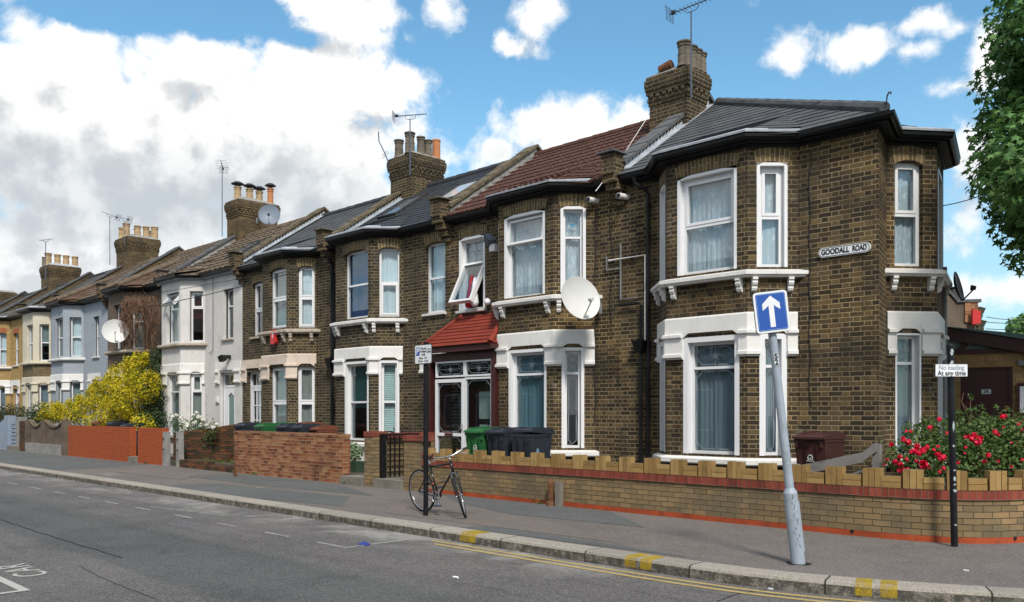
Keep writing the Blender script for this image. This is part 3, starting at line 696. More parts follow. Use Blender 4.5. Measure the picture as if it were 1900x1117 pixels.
def chimney(house, xl, xr, y1, y2, ztop, zbase, mat, pots, cap=M_mortar):
    mb = MB(); mb.box(xl, xr, y1, y2, zbase, ztop-.60)
    z = ztop-.60
    for h, o in ((.075, .018), (.075, .036), (.075, .024), (.075, .054), (.075, .072), (.15, .082)):
        mb.box(xl-o, xr+o, y1-o, y2+o, z+.0005, z+h); z += h
    o = .085
    nd = max(4, int((y2-y1)/.15))
    for k in range(nd):
        yy = y1+(y2-y1)*(k+.3)/nd; mb.box(xr+.03, xr+.062, yy, yy+.075, ztop-.448, ztop-.376)
    nd = max(4, int((xr-xl)/.15))
    for k in range(nd):
        xx = xl+(xr-xl)*(k+.3)/nd; mb.box(xx, xx+.075, y1-.062, y1-.03, ztop-.448, ztop-.376)
    mb.box(xl-.055, xr+.055, y1-.055, y2+.055, z+.0005, ztop)
    C = mb.build('chimney', mat, house)
    f = MB(); cx, cy = (xl+xr)/2, (y1+y2)/2; f.frustum((cx, cy, ztop+.0005), ((xr-xl)/2+.05, (y2-y1)/2+.05), (cx, cy, ztop+.13), ((xr-xl)/2-.14, (y2-y1)/2-.14)); f.build('cement_flaunching', cap, C)
    for fx, fy, r, h, m, kind in pots:
        p = MB(); c = (xl+(xr-xl)*fx, y1+(y2-y1)*fy, ztop+.03)
        if kind == 'tilt':
            p.tube([Vector(c)+Vector((-.12, 0, .10)), Vector(c)+Vector((.16, .02, .16))], [r*.9, r], 12)
        else:
            prof = [(r*1.12, 0), (r*1.02, .06), (r*.98, h*.45), (r*1.02, h*.46), (r*1.02, h*.5), (r*.95, h*.51), (r*.93, h*.80), (r*1.06, h*.81), (r*1.06, h*.86), (r*.96, h*.875), (r*1.0, h*.92), (r*1.17, h*.94), (r*1.17, h*1.0), (r*.85, h*1.0), (r*.8, h*.9)]
            if kind == 'plain': prof = [(r*1.05, 0), (r, .05), (r*.95, h*.9), (r*1.06, h*.91), (r*1.06, h), (r*.8, h), (r*.78, h*.9)]
            p.lathe(c, prof, 18)
        P = p.build('chimney_pot', m, C, smooth=False)
        if kind == 'cowl':
            q = MB(); q.lathe((c[0], c[1], c[2]+h), [(r*.8, -.02), (r*.8, .09), (r*1.9, .10), (r*1.9, .115), (r*.9, .19), (.01, .21)], 16); q.build('chimney_cowl', M_cowl, C)
    return C
def bracket(mb, A, ex, n, u, z, wd=.085, k=1.0):
    pr = [(0, z), (.115*k, z), (.115*k, z-.035), (.09*k, z-.05), (.10*k, z-.085), (.085*k, z-.12), (.06*k, z-.135), (.065*k, z-.17), (.05*k, z-.205), (.015*k, z-.225), (0, z-.225)]
    mb.extr(pr, A, ex, n, u-wd/2, u+wd/2)
def pipe(house, pts, r, mat, name='drainpipe', collars=()):
    mb = MB(); mb.tube(pts, r, 10)
    for c in collars: mb.tube([Vector(c)-Vector((0, 0, .04)), Vector(c)+Vector((0, 0, .04))], r*1.3, 10)
    return mb.build(name, mat, house, smooth=False)
def house(name, label, x0, x1, bay, dz=0.0, proj=PJ, wallm=M_stock, bandm=M_white, sillm=M_sillwhite, roof='slate', roofm=M_slate, bayroof='lean', wins=(), tail=(), archm=M_soldier, arches=True, band_door=None, edge=True, fascm=M_black, zones=None, brackets=True, archrise=.07, hipend=False, simple=False, plinth=None, gsill=None, category='house', group='terraced houses along the street', jamb=True, capm=None):
    xf0, xf1 = bay; path = [(x0, Y0), (xf0-proj, Y0), (xf0, Y0-proj), (xf1, Y0-proj), (xf1+proj, Y0), (x1, Y0)]+list(tail)
    H = thing(name, label, category, ((x0+x1)/2, Y0, 0), group)
    TOP = 5.83+dz; ops = {k: [] for k in range(len(path)-1)}; lows = {}
    H['_path'] = [c for p in path for c in p]
    for w in wins:
        i, a, b, z0, z1, st = w; A, B, L, ex, n = seg(path, i)
        if a > 3 or b > 3 or a < -3: a, b = seg_u(A, B, a), seg_u(A, B, b)
        a, b = max(.05, min(a, L-.25)), min(L-.05, max(b, .3))
        st = dict(st); typ = st.pop('typ', 'w')
        ops[i].append((a, b, z0, z1))
        if z0 < 1.5: lows.setdefault(i, []).append((a, b))
        if typ == 'w': window(H, path, i, a, b, z0, z1, **st)
        elif typ == 'door': front_door(H, path, i, a, b, z0, z1, **st)
        elif typ == 'recess': recess(H, path, i, a, b, z0, z1, **st)
        if arches and z1 > 4:
            am = MB(); arch(am, path, i, a, b, z1+.02, archrise); am.build('window_arch', archm, H)
    zs = zones or [(0.0, TOP, wallm, None)]
    for z0, z1, m, segs in zs:
        mb = MB()
        for i in range(len(path)-1):
            if segs is None or i in segs: wall(mb, path, i, z0, z1, ops[i])
        mb.build('wall', m, H)
    # rooms behind the windows
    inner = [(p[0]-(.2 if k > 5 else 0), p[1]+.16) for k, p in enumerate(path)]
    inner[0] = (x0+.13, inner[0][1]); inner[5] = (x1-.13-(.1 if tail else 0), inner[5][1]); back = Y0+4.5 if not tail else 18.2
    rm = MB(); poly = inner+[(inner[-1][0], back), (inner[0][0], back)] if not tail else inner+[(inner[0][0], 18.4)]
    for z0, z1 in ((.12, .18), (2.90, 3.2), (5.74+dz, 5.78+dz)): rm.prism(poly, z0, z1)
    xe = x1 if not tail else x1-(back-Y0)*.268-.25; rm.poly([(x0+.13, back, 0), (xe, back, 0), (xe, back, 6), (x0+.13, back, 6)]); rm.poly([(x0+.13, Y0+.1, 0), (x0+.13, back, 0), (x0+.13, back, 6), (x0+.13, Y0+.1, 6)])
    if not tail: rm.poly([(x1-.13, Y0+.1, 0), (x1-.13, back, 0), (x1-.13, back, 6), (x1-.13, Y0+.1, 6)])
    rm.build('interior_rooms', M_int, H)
    # trims on each bay
    bays = [(1, path[1:5])]
    if tail: bays.append((6, path[6:10]))
    for first, bp in bays:
        sm = MB(); sp = extend(bp, .14); sm.sweep(offs(sp, 0), [(-.03, 3.69), (.10, 3.69), (.115, 3.715), (.14, 3.73), (.14, 3.785), (.02, 3.82), (-.03, 3.82)])
        S = sm.build('bay_sill', sillm, H)
        if brackets:
            for k in range(3):
                A, B, L, ex, n = seg(bp, k)
                for u in ((.10, L-.12) if k != 1 else (.16, L-.12)):
                    br = MB(); bracket(br, A, ex, n, u, 3.688); br.build('bracket', sillm, S)
        if bandm:
            bm = MB(); T = plen(bp)
            bm.sweep(bp, [(-.02, 2.872), (.035, 2.872), (.035, 3.12), (.02, 3.145), (-.02, 3.145)])
            piers = []; cur = 0; s = 0
            for k in range(3):
                A, B, L, ex, n = seg(bp, k)
                for a, b in sorted(lows.get(first+k, [])):
                    piers.append((cur, s+a)); cur = s+b
                    for tri in ([(a, 2.873), (a+.11, 2.873), (a, 2.795)], [(b, 2.873), (b, 2.795), (b-.11, 2.873)]): bm.plate(tri, A, ex, n, -.02, .034)
                s += L
            piers.append((cur, T))
            bm.build('lintel_band', bandm, H)
            for p0, p1 in piers:
                if p1-p0 > .05:
                    cm = MB(); cm.sweep(subpath(bp, p0, p1), [(-.02, 2.44), (.03, 2.44), (.05, 2.465), (.075, 2.475), (.075, 2.525), (.042, 2.54), (.042, 2.785), (.06, 2.80), (.088, 2.81), (.088, 2.855), (.05, 2.87), (-.02, 2.87)]); cm.build('pier_capital', bandm, H)
        g = MB(); g.sweep(extend(bp, .08), [(-.03, .70), (.09, .70), (.105, .72), (.105, .785), (.01, .82), (-.03, .82)]); g.build('ground_floor_sill', gsill or sillm, H)
        if plinth: g = MB(); g.sweep(bp, [(-.01, .0), (.02, .0), (.02, .695), (-.01, .695)]); g.build('plinth', plinth, H)
    if band_door:
        for i, a, b, m in band_door:
            A, B, L, ex, n = seg(path, i); a, b = (seg_u(A, B, a) if a > 3 else a), (seg_u(A, B, b) if b > 3 else b); a, b = max(.0, a), min(L, b)
            d = MB(); d.ob(A, ex, n, a, b, -.01, .035, 2.872, 3.13)
            lo = sorted(lows.get(i, [])); edges = [(a, lo[0][0]), (lo[0][1], b)] if lo else [(a, a+.2)]
            d.build('lintel_band', m, H)
            for p, q in edges:
                if q-p > .06:
                    c2 = MB(); c2.extr([(-.01, 2.44), (.03, 2.44), (.075, 2.475), (.075, 2.525), (.042, 2.54), (.042, 2.785), (.088, 2.81), (.088, 2.855), (.05, 2.87), (-.01, 2.87)], A, ex, n, p, q); c2.build('pier_capital', m, H)
    # eaves
    e = dz; ep = [(x0+.2, Y0)]+path[1:5]+([(x1-.2, Y0)] if not tail else list(path[5:]))
    fm = MB(); fm.sweep(ep, [(-.02, 5.77+e), (.02, 5.765+e), (.03, 5.80+e), (.15, 5.80+e), (.15, 5.905+e), (.13, 5.925+e), (-.02, 5.925+e)]); fm.build('fascia', fascm, H)
    gm = MB(); gm.sweep(ep, [(.154, 5.90+e), (.16, 5.85+e), (.19, 5.825+e), (.22, 5.832+e), (.25, 5.865+e), (.255, 5.91+e), (.243, 5.91+e), (.23, 5.87+e), (.195, 5.85+e), (.172, 5.87+e), (.165, 5.91+e), (.154, 5.91+e)]); gm.build('gutter', M_blackp, H)
    # roof
    rnd = random.Random(int(-x0*10)); rf = MB(); ga, lf, wv, wl = {'slate': (.21, .012, 0, .3), 'pantile': (.315, .020, .018, .15), 'double': (.33, .03, .03, .34), 'plain': (.13, .014, 0, .3)}[roof]
    ez, rz = EAVE_Z+e, RIDGE_Z+e
    if not hipend:
        courses(rf, [(x0+.15, EAVE_Y-.02, ez-.013), (x1-.15, EAVE_Y-.02, ez-.013), (x1-.15, RIDGE_Y, rz), (x0+.15, RIDGE_Y, rz)], ga, lf, wv, wl, rnd)
        rf.poly([(x1-.15, RIDGE_Y, rz), (x1-.15, 18.8, ez), (x0+.15, 18.8, ez), (x0+.15, RIDGE_Y, rz)])
    else:
        hx = hipend
        cr = (hx[0], hx[1]); tp = (x0+.42, RIDGE_Y, rz)
        courses(rf, [(x0+.15, EAVE_Y-.02, ez-.013), (cr[0], cr[1], ez-.013), tp, (x0+.15, RIDGE_Y, rz)], ga, lf, wv, wl, rnd)
        far = (hx[2], hx[3]); courses(rf, [(cr[0], cr[1], ez-.013), (far[0], far[1], ez-.013), tp], ga, lf, wv, wl, rnd)
        rf.poly([tp, (far[0], far[1], ez), (x0+.15, 18.8, ez), (x0+.15, RIDGE_Y, rz)])
    RF = rf.build('roof', roofm, H)
    rg = MB()
    if hipend: ridge_line(rg, (x0+.42, RIDGE_Y, rz+.02), (hipend[0]-.08, hipend[1]+.05, ez+.05), .095, .42); rg.build('hip_tiles', M_slate if roofm is M_slate else roofm, H)
    else: ridge_line(rg, (x0+.17, RIDGE_Y, rz-.01), (x1-.17, RIDGE_Y, rz-.01), .10, .45); rg.build('ridge_tiles', {'pantile': M_tilered, 'double': M_tilebr}.get(roof, M_slateb), H)
    # bay roof
    for first, bp in bays:
        q = offs(bp, .25); 
        if first == 1:
            yt = 13.75 if bayroof == 'lean' else 14.7; zt = zr(yt, e)+.004; ins = .12 if bayroof == 'lean' else .62
            a0 = (q[1][0]+ins, yt, zt); a1 = (q[2][0]-ins, yt, zt); l0 = (q[0][0]-.05, EAVE_Y-.0, ez+.012); r0 = (q[3][0]+.05, EAVE_Y-.0, ez+.012)
            f0 = (q[1][0], q[1][1], ez+.008); f1 = (q[2][0], q[2][1], ez+.008)
        else:
            s = (-.966*1.1, -.259*1.1); k0 = (q[1][0]*.8+q[2][0]*.2, q[1][1]*.8+q[2][1]*.2); k1 = (q[1][0]*.2+q[2][0]*.8, q[1][1]*.2+q[2][1]*.8)
            a0 = (k0[0]+s[0], k0[1]+s[1], ez+.42); a1 = (k1[0]+s[0], k1[1]+s[1], ez+.42); l0 = (q[0][0], q[0][1], ez+.01); r0 = (q[3][0], q[3][1], ez+.01); f0 = (q[1][0], q[1][1], ez+.008); f1 = (q[2][0], q[2][1], ez+.008)
        br = MB(); bg = {'lean': (.21, .010, 0, .3), 'hip': (.13, .014, 0, .3)}[bayroof]
        if bayroof == 'lean' and roof in ('pantile', 'double'): bg = (ga, lf, wv, wl)
        courses(br, [f0, f1, a1, a0], *bg, rnd); courses(br, [l0, f0, a0], *bg, rnd); courses(br, [f1, r0, a1], *bg, rnd)
        br.build('bay_roof', M_tilebr2 if bayroof == 'hip' else roofm, H)
        if bayroof == 'hip':
            hr = MB(); ridge_line(hr, Vector(f1)+Vector((0, 0, .03)), Vector(a1)+Vector((0, 0, .03)), .08, .3); ridge_line(hr, Vector(f0)+Vector((0, 0, .03)), Vector(a0)+Vector((0, 0, .03)), .08, .3); ridge_line(hr, Vector(a0)+Vector((0, 0, .03)), Vector(a1)+Vector((0, 0, .03)), .09, .3); hr.build('bay_hip_tiles', M_tilebr, H)
        elif edge:
            le = MB(); le.sweep(offs(bp, .20), [(.058, ez+.002), (.064, ez+.032), (-.10, ez+.105), (-.12, ez+.09)]); le.build('bay_lead_edge', M_leadwhite, H)
    return H, path
def front_door(H, path, i, a, b, z0, z1, kind='plain', frame=None, inset=.12):
    A, B, L, ex, n = seg(path, i); frame = frame or M_upvcd; fm = MB(); dm = MB(); gm = MB(); lm = MB(); wf = -inset
    fz = z1-.42
    ob = lambda mb, p, q, w0, w1, c, d: mb.ob(A, ex, n, p, q, w0, w1, c, d)
    for k in ((a, a+.06, z0, z1), (b-.06, b, z0, z1), (a+.06, b-.06, z1-.06, z1), (a+.06, b-.06, fz-.05, fz+.02)): ob(fm, k[0], k[1], wf-.07, wf, k[2], k[3])
    F = fm.build('door_frame', frame, H)
    if kind == 'grid':
        for k in (1, 2): lm.line_uz([(a+.06+(b-a-.12)*k/3, fz+.02), (a+.06+(b-a-.12)*k/3, z1-.06)], .02, A, ex, n, wf-.03)
    ob(gm, a+.06, b-.06, wf-.05, wf-.044, fz+.02, z1-.06); gm.build('fanlight', M_glass, F)
    p, q, c, d = a+.065, b-.065, z0+.02, fz-.055
    D = None
    if kind == 'grid':
        gz = c+.55
        for k in ((p, p+.09, c, d), (q-.09, q, c, d), (p+.09, q-.09, d-.09, d), (p+.09, q-.09, c, gz)): ob(dm, k[0], k[1], wf-.06, wf-.01, k[2], k[3])
        for k in (1, 2):
            u = p+.09+(q-p-.18)*k/3; ob(dm, u-.012, u+.012, wf-.055, wf-.015, gz, d-.09); z = gz+(d-.09-gz)*k/3; ob(dm, p+.09, q-.09, wf-.054, wf-.016, z-.014, z+.014)
        D = dm.build('door', frame, H); g2 = MB(); ob(g2, p+.09, q-.09, wf-.04, wf-.034, gz, d-.09); g2.build('pane', M_glass, D)
        cm = MB(); curtain_mesh(cm, A, ex, n, p, q, gz, d, wf-.16, 'grey', WRND); cm.build('curtain', M_cur['greygreen'], D)
        lb = MB(); ob(lb, (p+q)/2-.13, (p+q)/2+.13, wf-.009, wf+.004, gz-.16, gz-.08); lb.build('letter_box', M_ink, D)
    else:
        # panelled plastic door with one tall pointed light
        m = (p+q)/2; g0, g1 = c+.75, d-.28; hw = (q-p)*.22
        for k in ((p, m-hw, c, d), (m+hw, q, c, d), (m-hw, m+hw, c, g0), (m-hw, m+hw, g1+.12, d)): ob(dm, k[0], k[1], wf-.06, wf-.01, k[2], k[3])
        dm.plate([(m-hw, g1), (m, g1+.12), (m-hw, g1+.12)], A, ex, n, wf-.06, wf-.011); dm.plate([(m+hw, g1), (m+hw, g1+.12), (m, g1+.12)], A, ex, n, wf-.06, wf-.011)
        dm.line_uz([(m-hw-.03, g0-.03), (m+hw+.03, g0-.03), (m+hw+.03, g1+.02), (m, g1+.15), (m-hw-.03, g1+.02), (m-hw-.03, g0-.03)], .03, A, ex, n, wf-.009)
        for u in (m-.17, m+.17): dm.line_uz([(u-.1, c+.12), (u+.1, c+.12), (u+.1, c+.36), (u-.1, c+.36), (u-.1, c+.12)], .02, A, ex, n, wf-.009)
        D = dm.build('door', frame, H); g2 = MB(); ob(g2, m-hw, m+hw, wf-.045, wf-.035, g0, g1+.12); g2.build('pane', M_frost, D)
        for k in range(7):
            z = g0+.05+k*(g1-g0)/7; lm.line_uz([(m-hw, z), (m+hw, z+.16)], .01, A, ex, n, wf-.033); lm.line_uz([(m+hw, z), (m-hw, z+.16)], .01, A, ex, n, wf-.033)
        lb = MB(); ob(lb, m-.12, m+.12, wf-.009, wf+.005, g0-.26, g0-.18); lb.build('letter_box', M_upvc, D)
        hb = MB(); ob(hb, q-.08, q-.05, wf-.009, wf+.03, c+.95, c+1.15); hb.build('handle', M_chrome, D)
    if lm.v: lm.build('leading' if kind != 'grid' else 'glazing_bars', M_leadcame if kind != 'grid' else frame, F)
def recess(H, path, i, a, b, z0, z1, revm=None, depth=.9, doorm=None):
    A, B, L, ex, n = seg(path, i); m = MB(); ob = lambda mb, p, q, w0, w1, c, d: mb.ob(A, ex, n, p, q, w0, w1, c, d)
    ob(m, a-.01, a+.02, -depth, -.112, z0, z1); ob(m, b-.02, b+.01, -depth, -.112, z0, z1); ob(m, a+.02, b-.02, -depth, -.112, z1-.03, z1+.01)
    m.build('doorway_lining', revm or M_pebsm, H)
    d = MB(); ob(d, a+.02, b-.02, -depth-.05, -depth+.0, z0, z1-.5)
    for zz0, zz1 in ((z0+.15, z0+.8), (z0+.95, z1-.65)):
        for k in (.1, .55): d.ob(A, ex, n, a+.02+(b-a)*k, a+.02+(b-a)*(k+.35), -depth+.001, -depth+.015, zz0, zz1)
    d.build('door', doorm or M_doorred, H)
# ------------------------------------------------------------------ the terrace, right to left
U0, U1, L0, L1 = 3.86, 5.52, .86, 2.80
C = (-5.30, 13.0); SD = (-.259, .966); CD = (.616, .788)
Apt = (C[0]+SD[0]*.915, C[1]+SD[1]*.915); Bpt = (Apt[0]+CD[0]*.846, Apt[1]+CD[1]*.846); B2 = (Bpt[0]+SD[0]*1.5, Bpt[1]+SD[1]*1.5)
C2 = (C[0]+SD[0]*3.45, C[1]+SD[1]*3.45); E1 = (C[0]+SD[0]*5.6, C[1]+SD[1]*5.6)
up1 = dict(splits=(.50,), sash=(1,), liner=.05, inset=.10, curtain='lace', fw=.06)
lo1 = dict(splits=(.77,), lead=(0, 1), star=(1,), liner=.085, inset=.12, curtain='grey', fw=.05)
H1, P1 = house('end_terrace_house', 'dark brick corner house with grey hipped slate roof and bays on both sides', -10.14, -5.30, (-8.69, -7.15), 0.0,
    wins=[(1, .12, .66, U0, U1, up1), (1, .12, .66, L0, L1, lo1), (2, 1257, 1367, U0, U1, up1), (2, 1268, 1372, L0, L1, lo1), (3, 1404, 1461, U0, U1, up1), (3, 1409, 1460, L0, L1, lo1),
          (6, 1660, 1712, U0, U1, dict(up1, liner=0)), (6, 1661, 1709, L0, L1, dict(lo1, liner=.03)), (7, .25, 1.25, U0, U1, up1), (7, .25, 1.25, L0, L1, lo1), (8, .1, .6, U0, U1, up1)],
    tail=(Apt, Bpt, B2, C2, E1), hipend=(-5.05, 12.75, -6.5, 18.16), gsill=M_white)
party(H1, -10.14, 0.0, M_stock, M_copgrey)
chimney(H1, -10.80, -9.88, 14.85, 15.55, 8.50, 6.2, M_chim, [(.88, .10, .135, .50, M_pot, 'roll'), (.90, .40, .12, .46, M_pot, 'roll'), (.90, .66, .12, .44, M_pot, 'roll'), (.90, .90, .12, .42, M_pot, 'roll'), (.35, .12, .10, .3, M_rust, 'tilt')])
up2 = dict(splits=(.67,), lead=(0, 1), star=(1,), liner=.055, inset=.11, curtain='lace', fw=.045)
lo2 = dict(splits=(.77,), lead=(0, 1), star=(1,), liner=.06, inset=.11, curtain='teal', fw=.05)
H2, P2 = house('terraced_house', 'brown brick terraced house with red tiled roof, red tiled porch and leaded windows', -15.08, -10.14, (-12.83, -11.31), 0.0, roof='pantile', roofm=M_tilered,
    wins=[(0, 852, 900, U0-.03, 5.44, dict(up2, lead=(1,), openc={0: .47}, cover=.33, sill=M_sillwhite)), (0, .35, 1.25, .2, 2.6, dict(typ='recess', depth=.25)), (1, .12, .66, U0, U1, up2), (1, .12, .66, L0, L1, lo2),
          (2, 936, 1011, U0, U1, dict(up2, openc={1: .13}, fw=.04)), (2, 944, 1014, L0, L1, lo2), (3, 1040, 1087, U0, U1, dict(up2, coloured=(1,))), (3, 1042, 1084, L0, L1, dict(lo2, curtain=None))], gsill=M_white)
party(H2, -15.08, 0.0, M_stock, M_coping, M_mortar)
up3 = dict(splits=(.50,), curtain='white', inset=.10, fw=.05)
lo3 = dict(splits=(.5,), curtain='blind', liner=.06, inset=.10, fw=.05)
H3, P3 = house('terraced_house', 'dark brick terraced house with new black slate roof, two roof windows and white lintels', -19.80, -15.08, (-18.75, -17.28), 0.0, wallm=M_stock2, roofm=M_slateb,
    wins=[(1, .12, .66, U0, U1, up3), (1, .12, .66, L0, L1, lo3), (2, 638, 683, U0, U1, dict(up3, curtain='blue')), (2, 640, 684, L0, L1, dict(lo3, curtain='dkblind', cover=.6)), (3, 703, 741, U0, U1, dict(up3, sash=(0,))), (3, 703, 741, L0, L1, lo3),  # upper front window: blue cloth stands in for the sky mirrored in the glass
          (4, 789, 826, U0, U1-.04, dict(up3, sill=M_sillwhite)), (4, 792, 828, .17, 2.62, dict(typ='recess', revm=M_greyp))], band_door=[(4, 781, 835, M_white)], plinth=M_pebsm)
party(H3, -19.80, 0.0, M_stock, M_coping)
chimney(H3, -20.12, -19.12, 15.2, 16.3, 8.78, 6.6, M_chim, [(.25, .10, .125, .50, M_pot, 'roll'), (.80, .06, .135, .58, M_pot, 'roll'), (.88, .36, .11, .52, M_pot, 'roll'), (.88, .60, .11, .48, M_pot, 'roll'), (.90, .86, .12, .55, M_poto, 'plain')])
up4 = dict(splits=(.50,), sash=(0, 1), curtain='net', inset=.10, fw=.045)
H4, P4 = house('terraced_house', 'brown brick terraced house with peeling beige lintels and a red alarm box', -24.64, -19.80, (-22.42, -21.08), 0.0, wallm=M_stock2, bandm=M_beige, sillm=M_stonesill,
    wins=[(0, 468, 489, U0-.05, 5.42, dict(up4, sill=M_stonesill, curtain=None)), (0, 458, 485, .30, 2.76, dict(typ='door', kind='grid')), (1, .12, .66, U0, U1, up4), (1, .12, .66, L0, L1, up4), (2, 500, 535, U0, U1, dict(up4, curtain='greygreen')), (2, 500, 533, L0, L1, dict(up4, curtain='cream', sash=(0, 1))),
          (3, 553, 588, U0, U1, up4), (3, 552, 587, L0, L1, dict(up4, curtain='cream'))], band_door=[(0, 446, 490, M_beige)])
party(H4, -24.64, .04, M_stock, M_coping)
up5 = dict(splits=(.62,), inset=.15, curtain='greygreen', fw=.05)
H5, P5 = house('terraced_house', 'white pebbledashed terraced house with a white panelled front door', -29.90, -24.64, (-29.16, -27.71), .08, wallm=M_pebble, bandm=M_pebsm, sillm=M_stonesill, roof='double', roofm=M_tilebr, arches=False, edge=False, fascm=M_greyp,
    wins=[(1, .12, .66, U0, 5.5, up5), (1, .12, .66, L0-.1, L1, up5), (2, 309, 332, U0, 5.5, dict(up5, splits=(.68,), openc={1: .75})), (2, 311, 332, L0-.1, L1, dict(up5, splits=(.72,), inset=.1)), (3, 352, 377, U0, 5.5, dict(up5, splits=(.67,), sash=(1,), curtain='red', cover=.55)), (3, 353, 375, L0-.1, L1, dict(up5, splits=(.72,), sash=(1,), inset=.1, curtain='cream')),
          (4, 414, 433, U0, 5.42, dict(up5, splits=(.66,), curtain=None, inset=.16, sill=M_stonesill)), (4, 408, 436, .33, 2.80, dict(typ='door', kind='light'))], band_door=[(4, 401, 447, M_pebsm)], brackets=False)
party(H5, -29.90, .10, M_brownr, M_copgrey, M_mortar)
chimney(H5, -30.36, -29.43, 15.4, 16.95, 9.32, 7.0, M_chim2, [(.55, .10, .125, .50, M_potb, 'cowl'), (.70, .36, .12, .47, M_potb, 'cowl'), (.75, .60, .12, .43, M_potb, 'cowl'), (.85, .86, .11, .60, M_poto, 'cowl')])
up6 = dict(splits=(), inset=.15, curtain='greygreen', fw=.05)
H6, P6 = house('terraced_house', 'grey brown rendered terraced house overgrown by dry creeper above a yellow bush', -35.50, -29.90, (-33.75, -32.25), .15, proj=.62, wallm=M_brownr, bandm=M_white, sillm=M_stonesill, roof='double', roofm=M_tilebr, bayroof='hip', arches=False, edge=False,
    wins=[(0, 195, 199, 4.7, 5.3, dict(up6)), (1, .12, .66, U0, 5.5, up6), (2, 211, 224, U0, 5.5, dict(up6, splits=(.5,), curtain='net')), (2, 211, 224, L0, L1, up6), (3, 244, 268, U0, 5.45, dict(up6, splits=(.62,))), (3, 244, 268, L0, L1, up6)], brackets=False)
party(H6, -35.50, .22, M_chim2, M_copgrey, None)
up7 = dict(splits=(.5,), inset=.14, curtain='greygreen', fw=.05)
H7, P7 = house('terraced_house', 'pale blue painted terraced house with white lintels and brown hipped bay roof', -40.50, -35.50, (-40.22, -38.72), .22, proj=.60, wallm=M_blueb, roof='double', roofm=M_tilebr, bayroof='hip', arches=False, edge=False,
    wins=[(1, .12, .66, U0, 5.5, up7), (2, 102, 117, U0, 5.5, up7), (2, 104, 116, L0, L1, up7), (3, 129, 151, U0, 5.5, dict(up7, curtain='net')), (3, 130, 150, L0, L1, dict(up7, splits=(), curtain='shutter')), (4, 173, 184, U0-.05, 5.42, dict(up7, curtain=None, sill=M_sillwhite)), (4, 171, 184, .3, 2.7, dict(typ='door', kind='light'))], band_door=[(4, 164, 186, M_white)], brackets=False)
party(H7, -40.50, .26, M_chim2, M_copgrey, None)
chimney(H7, -41.0, -39.6, 15.4, 16.75, 9.42, 7.2, M_chim2, [(.20, .1, .13, .52, M_potb, 'roll'), (.62, .08, .15, .62, M_potb, 'roll'), (.45, .5, .13, .50, M_potb, 'roll'), (.75, .40, .14, .55, M_potb, 'roll'), (.80, .66, .14, .55, M_potb, 'roll'), (.85, .93, .15, .58, M_potb, 'roll'), (.4, .9, .13, .5, M_potb, 'roll')])
up8 = dict(splits=(.5,), inset=.12, curtain='cream', fw=.05)
H8, P8 = house('terraced_house', 'cream painted terraced house with a band of dark brick between its windows', -45.60, -40.50, (-44.3, -42.78), .28, wallm=M_cream, bandm=M_cream, sillm=M_cream, roofm=M_slateo, arches=False,
    zones=[(0, 3.0, M_cream, (0, 1, 2, 3)), (0, 5.83+.28, M_stock_far, (4,)), (3.0, 3.75, M_stock_far, (0, 1, 2, 3)), (3.75, 5.83+.28, M_cream, (0, 1, 2, 3))],
    wins=[(1, .12, .66, U0, 5.5, up8), (2, 49.5, 61, U0, 5.5, up8), (2, 48, 59, L0, L1, up8), (3, 73, 91, U0, 5.5, dict(up8, curtain='greygreen', cover=.6)), (3, 71, 90, L0, L1, dict(up8, splits=(), curtain='grey'))], brackets=False)
party(H8, -45.60, .32, M_chim2, M_copgrey, None)
H9, P9 = house('terraced_house', 'yellow brick terraced house with red brick window arches', -50.80, -45.60, (-50.3, -48.80), .32, wallm=M_yellowb, roofm=M_slateo, archm=M_redsoldier,
    wins=[(2, .2, 1.3, U0, 5.5, up8), (3, -3.5, 12, U0, 5.5, dict(up8, curtain='net')), (3, -3.5, 10, L0, L1, dict(up8, curtain='grey')), (4, 25, 34.5, U0, 5.42, dict(up8, curtain='net', sill=M_sillwhite)), (4, 24, 34.5, .3, 2.7, dict(typ='door', kind='light'))], band_door=[(4, 21, 37, M_white)], brackets=False)
party(H9, -50.80, .36, M_chim2, M_copgrey, None)
chimney(H9, -51.6, -50.2, 15.4, 16.9, 9.42, 7.2, M_chim2, [(.15, .05, .10, .52, M_pot, 'plain'), (.55, .08, .17, .66, M_potb, 'roll'), (.65, .36, .16, .62, M_potb, 'roll'), (.75, .62, .16, .60, M_potb, 'roll'), (.82, .90, .16, .58, M_potb, 'roll')], M_leadwhite)
H10, P10 = house('terraced_house', 'farthest but one terraced house, mostly its brown slate roof showing', -56.0, -50.80, (-54.5, -53.0), .36, wallm=M_stock_far, roofm=M_slateo, wins=[(3, .1, .6, U0, 5.5, up8)], brackets=False)
party(H10, -56.0, .38, M_chim2, M_copgrey, None)
H11, P11 = house('terraced_house', 'farthest terraced house at the left edge with a capped brick chimney', -61.2, -56.0, (-60.8, -59.3), .38, wallm=M_stock_far, roofm=M_slateo, wins=[(3, .1, .6, U0, 5.5, up8)], brackets=False)
chimney(H11, -64.6, -61.6, 15.4, 16.9, 9.15, 7.2, M_chim2, [])
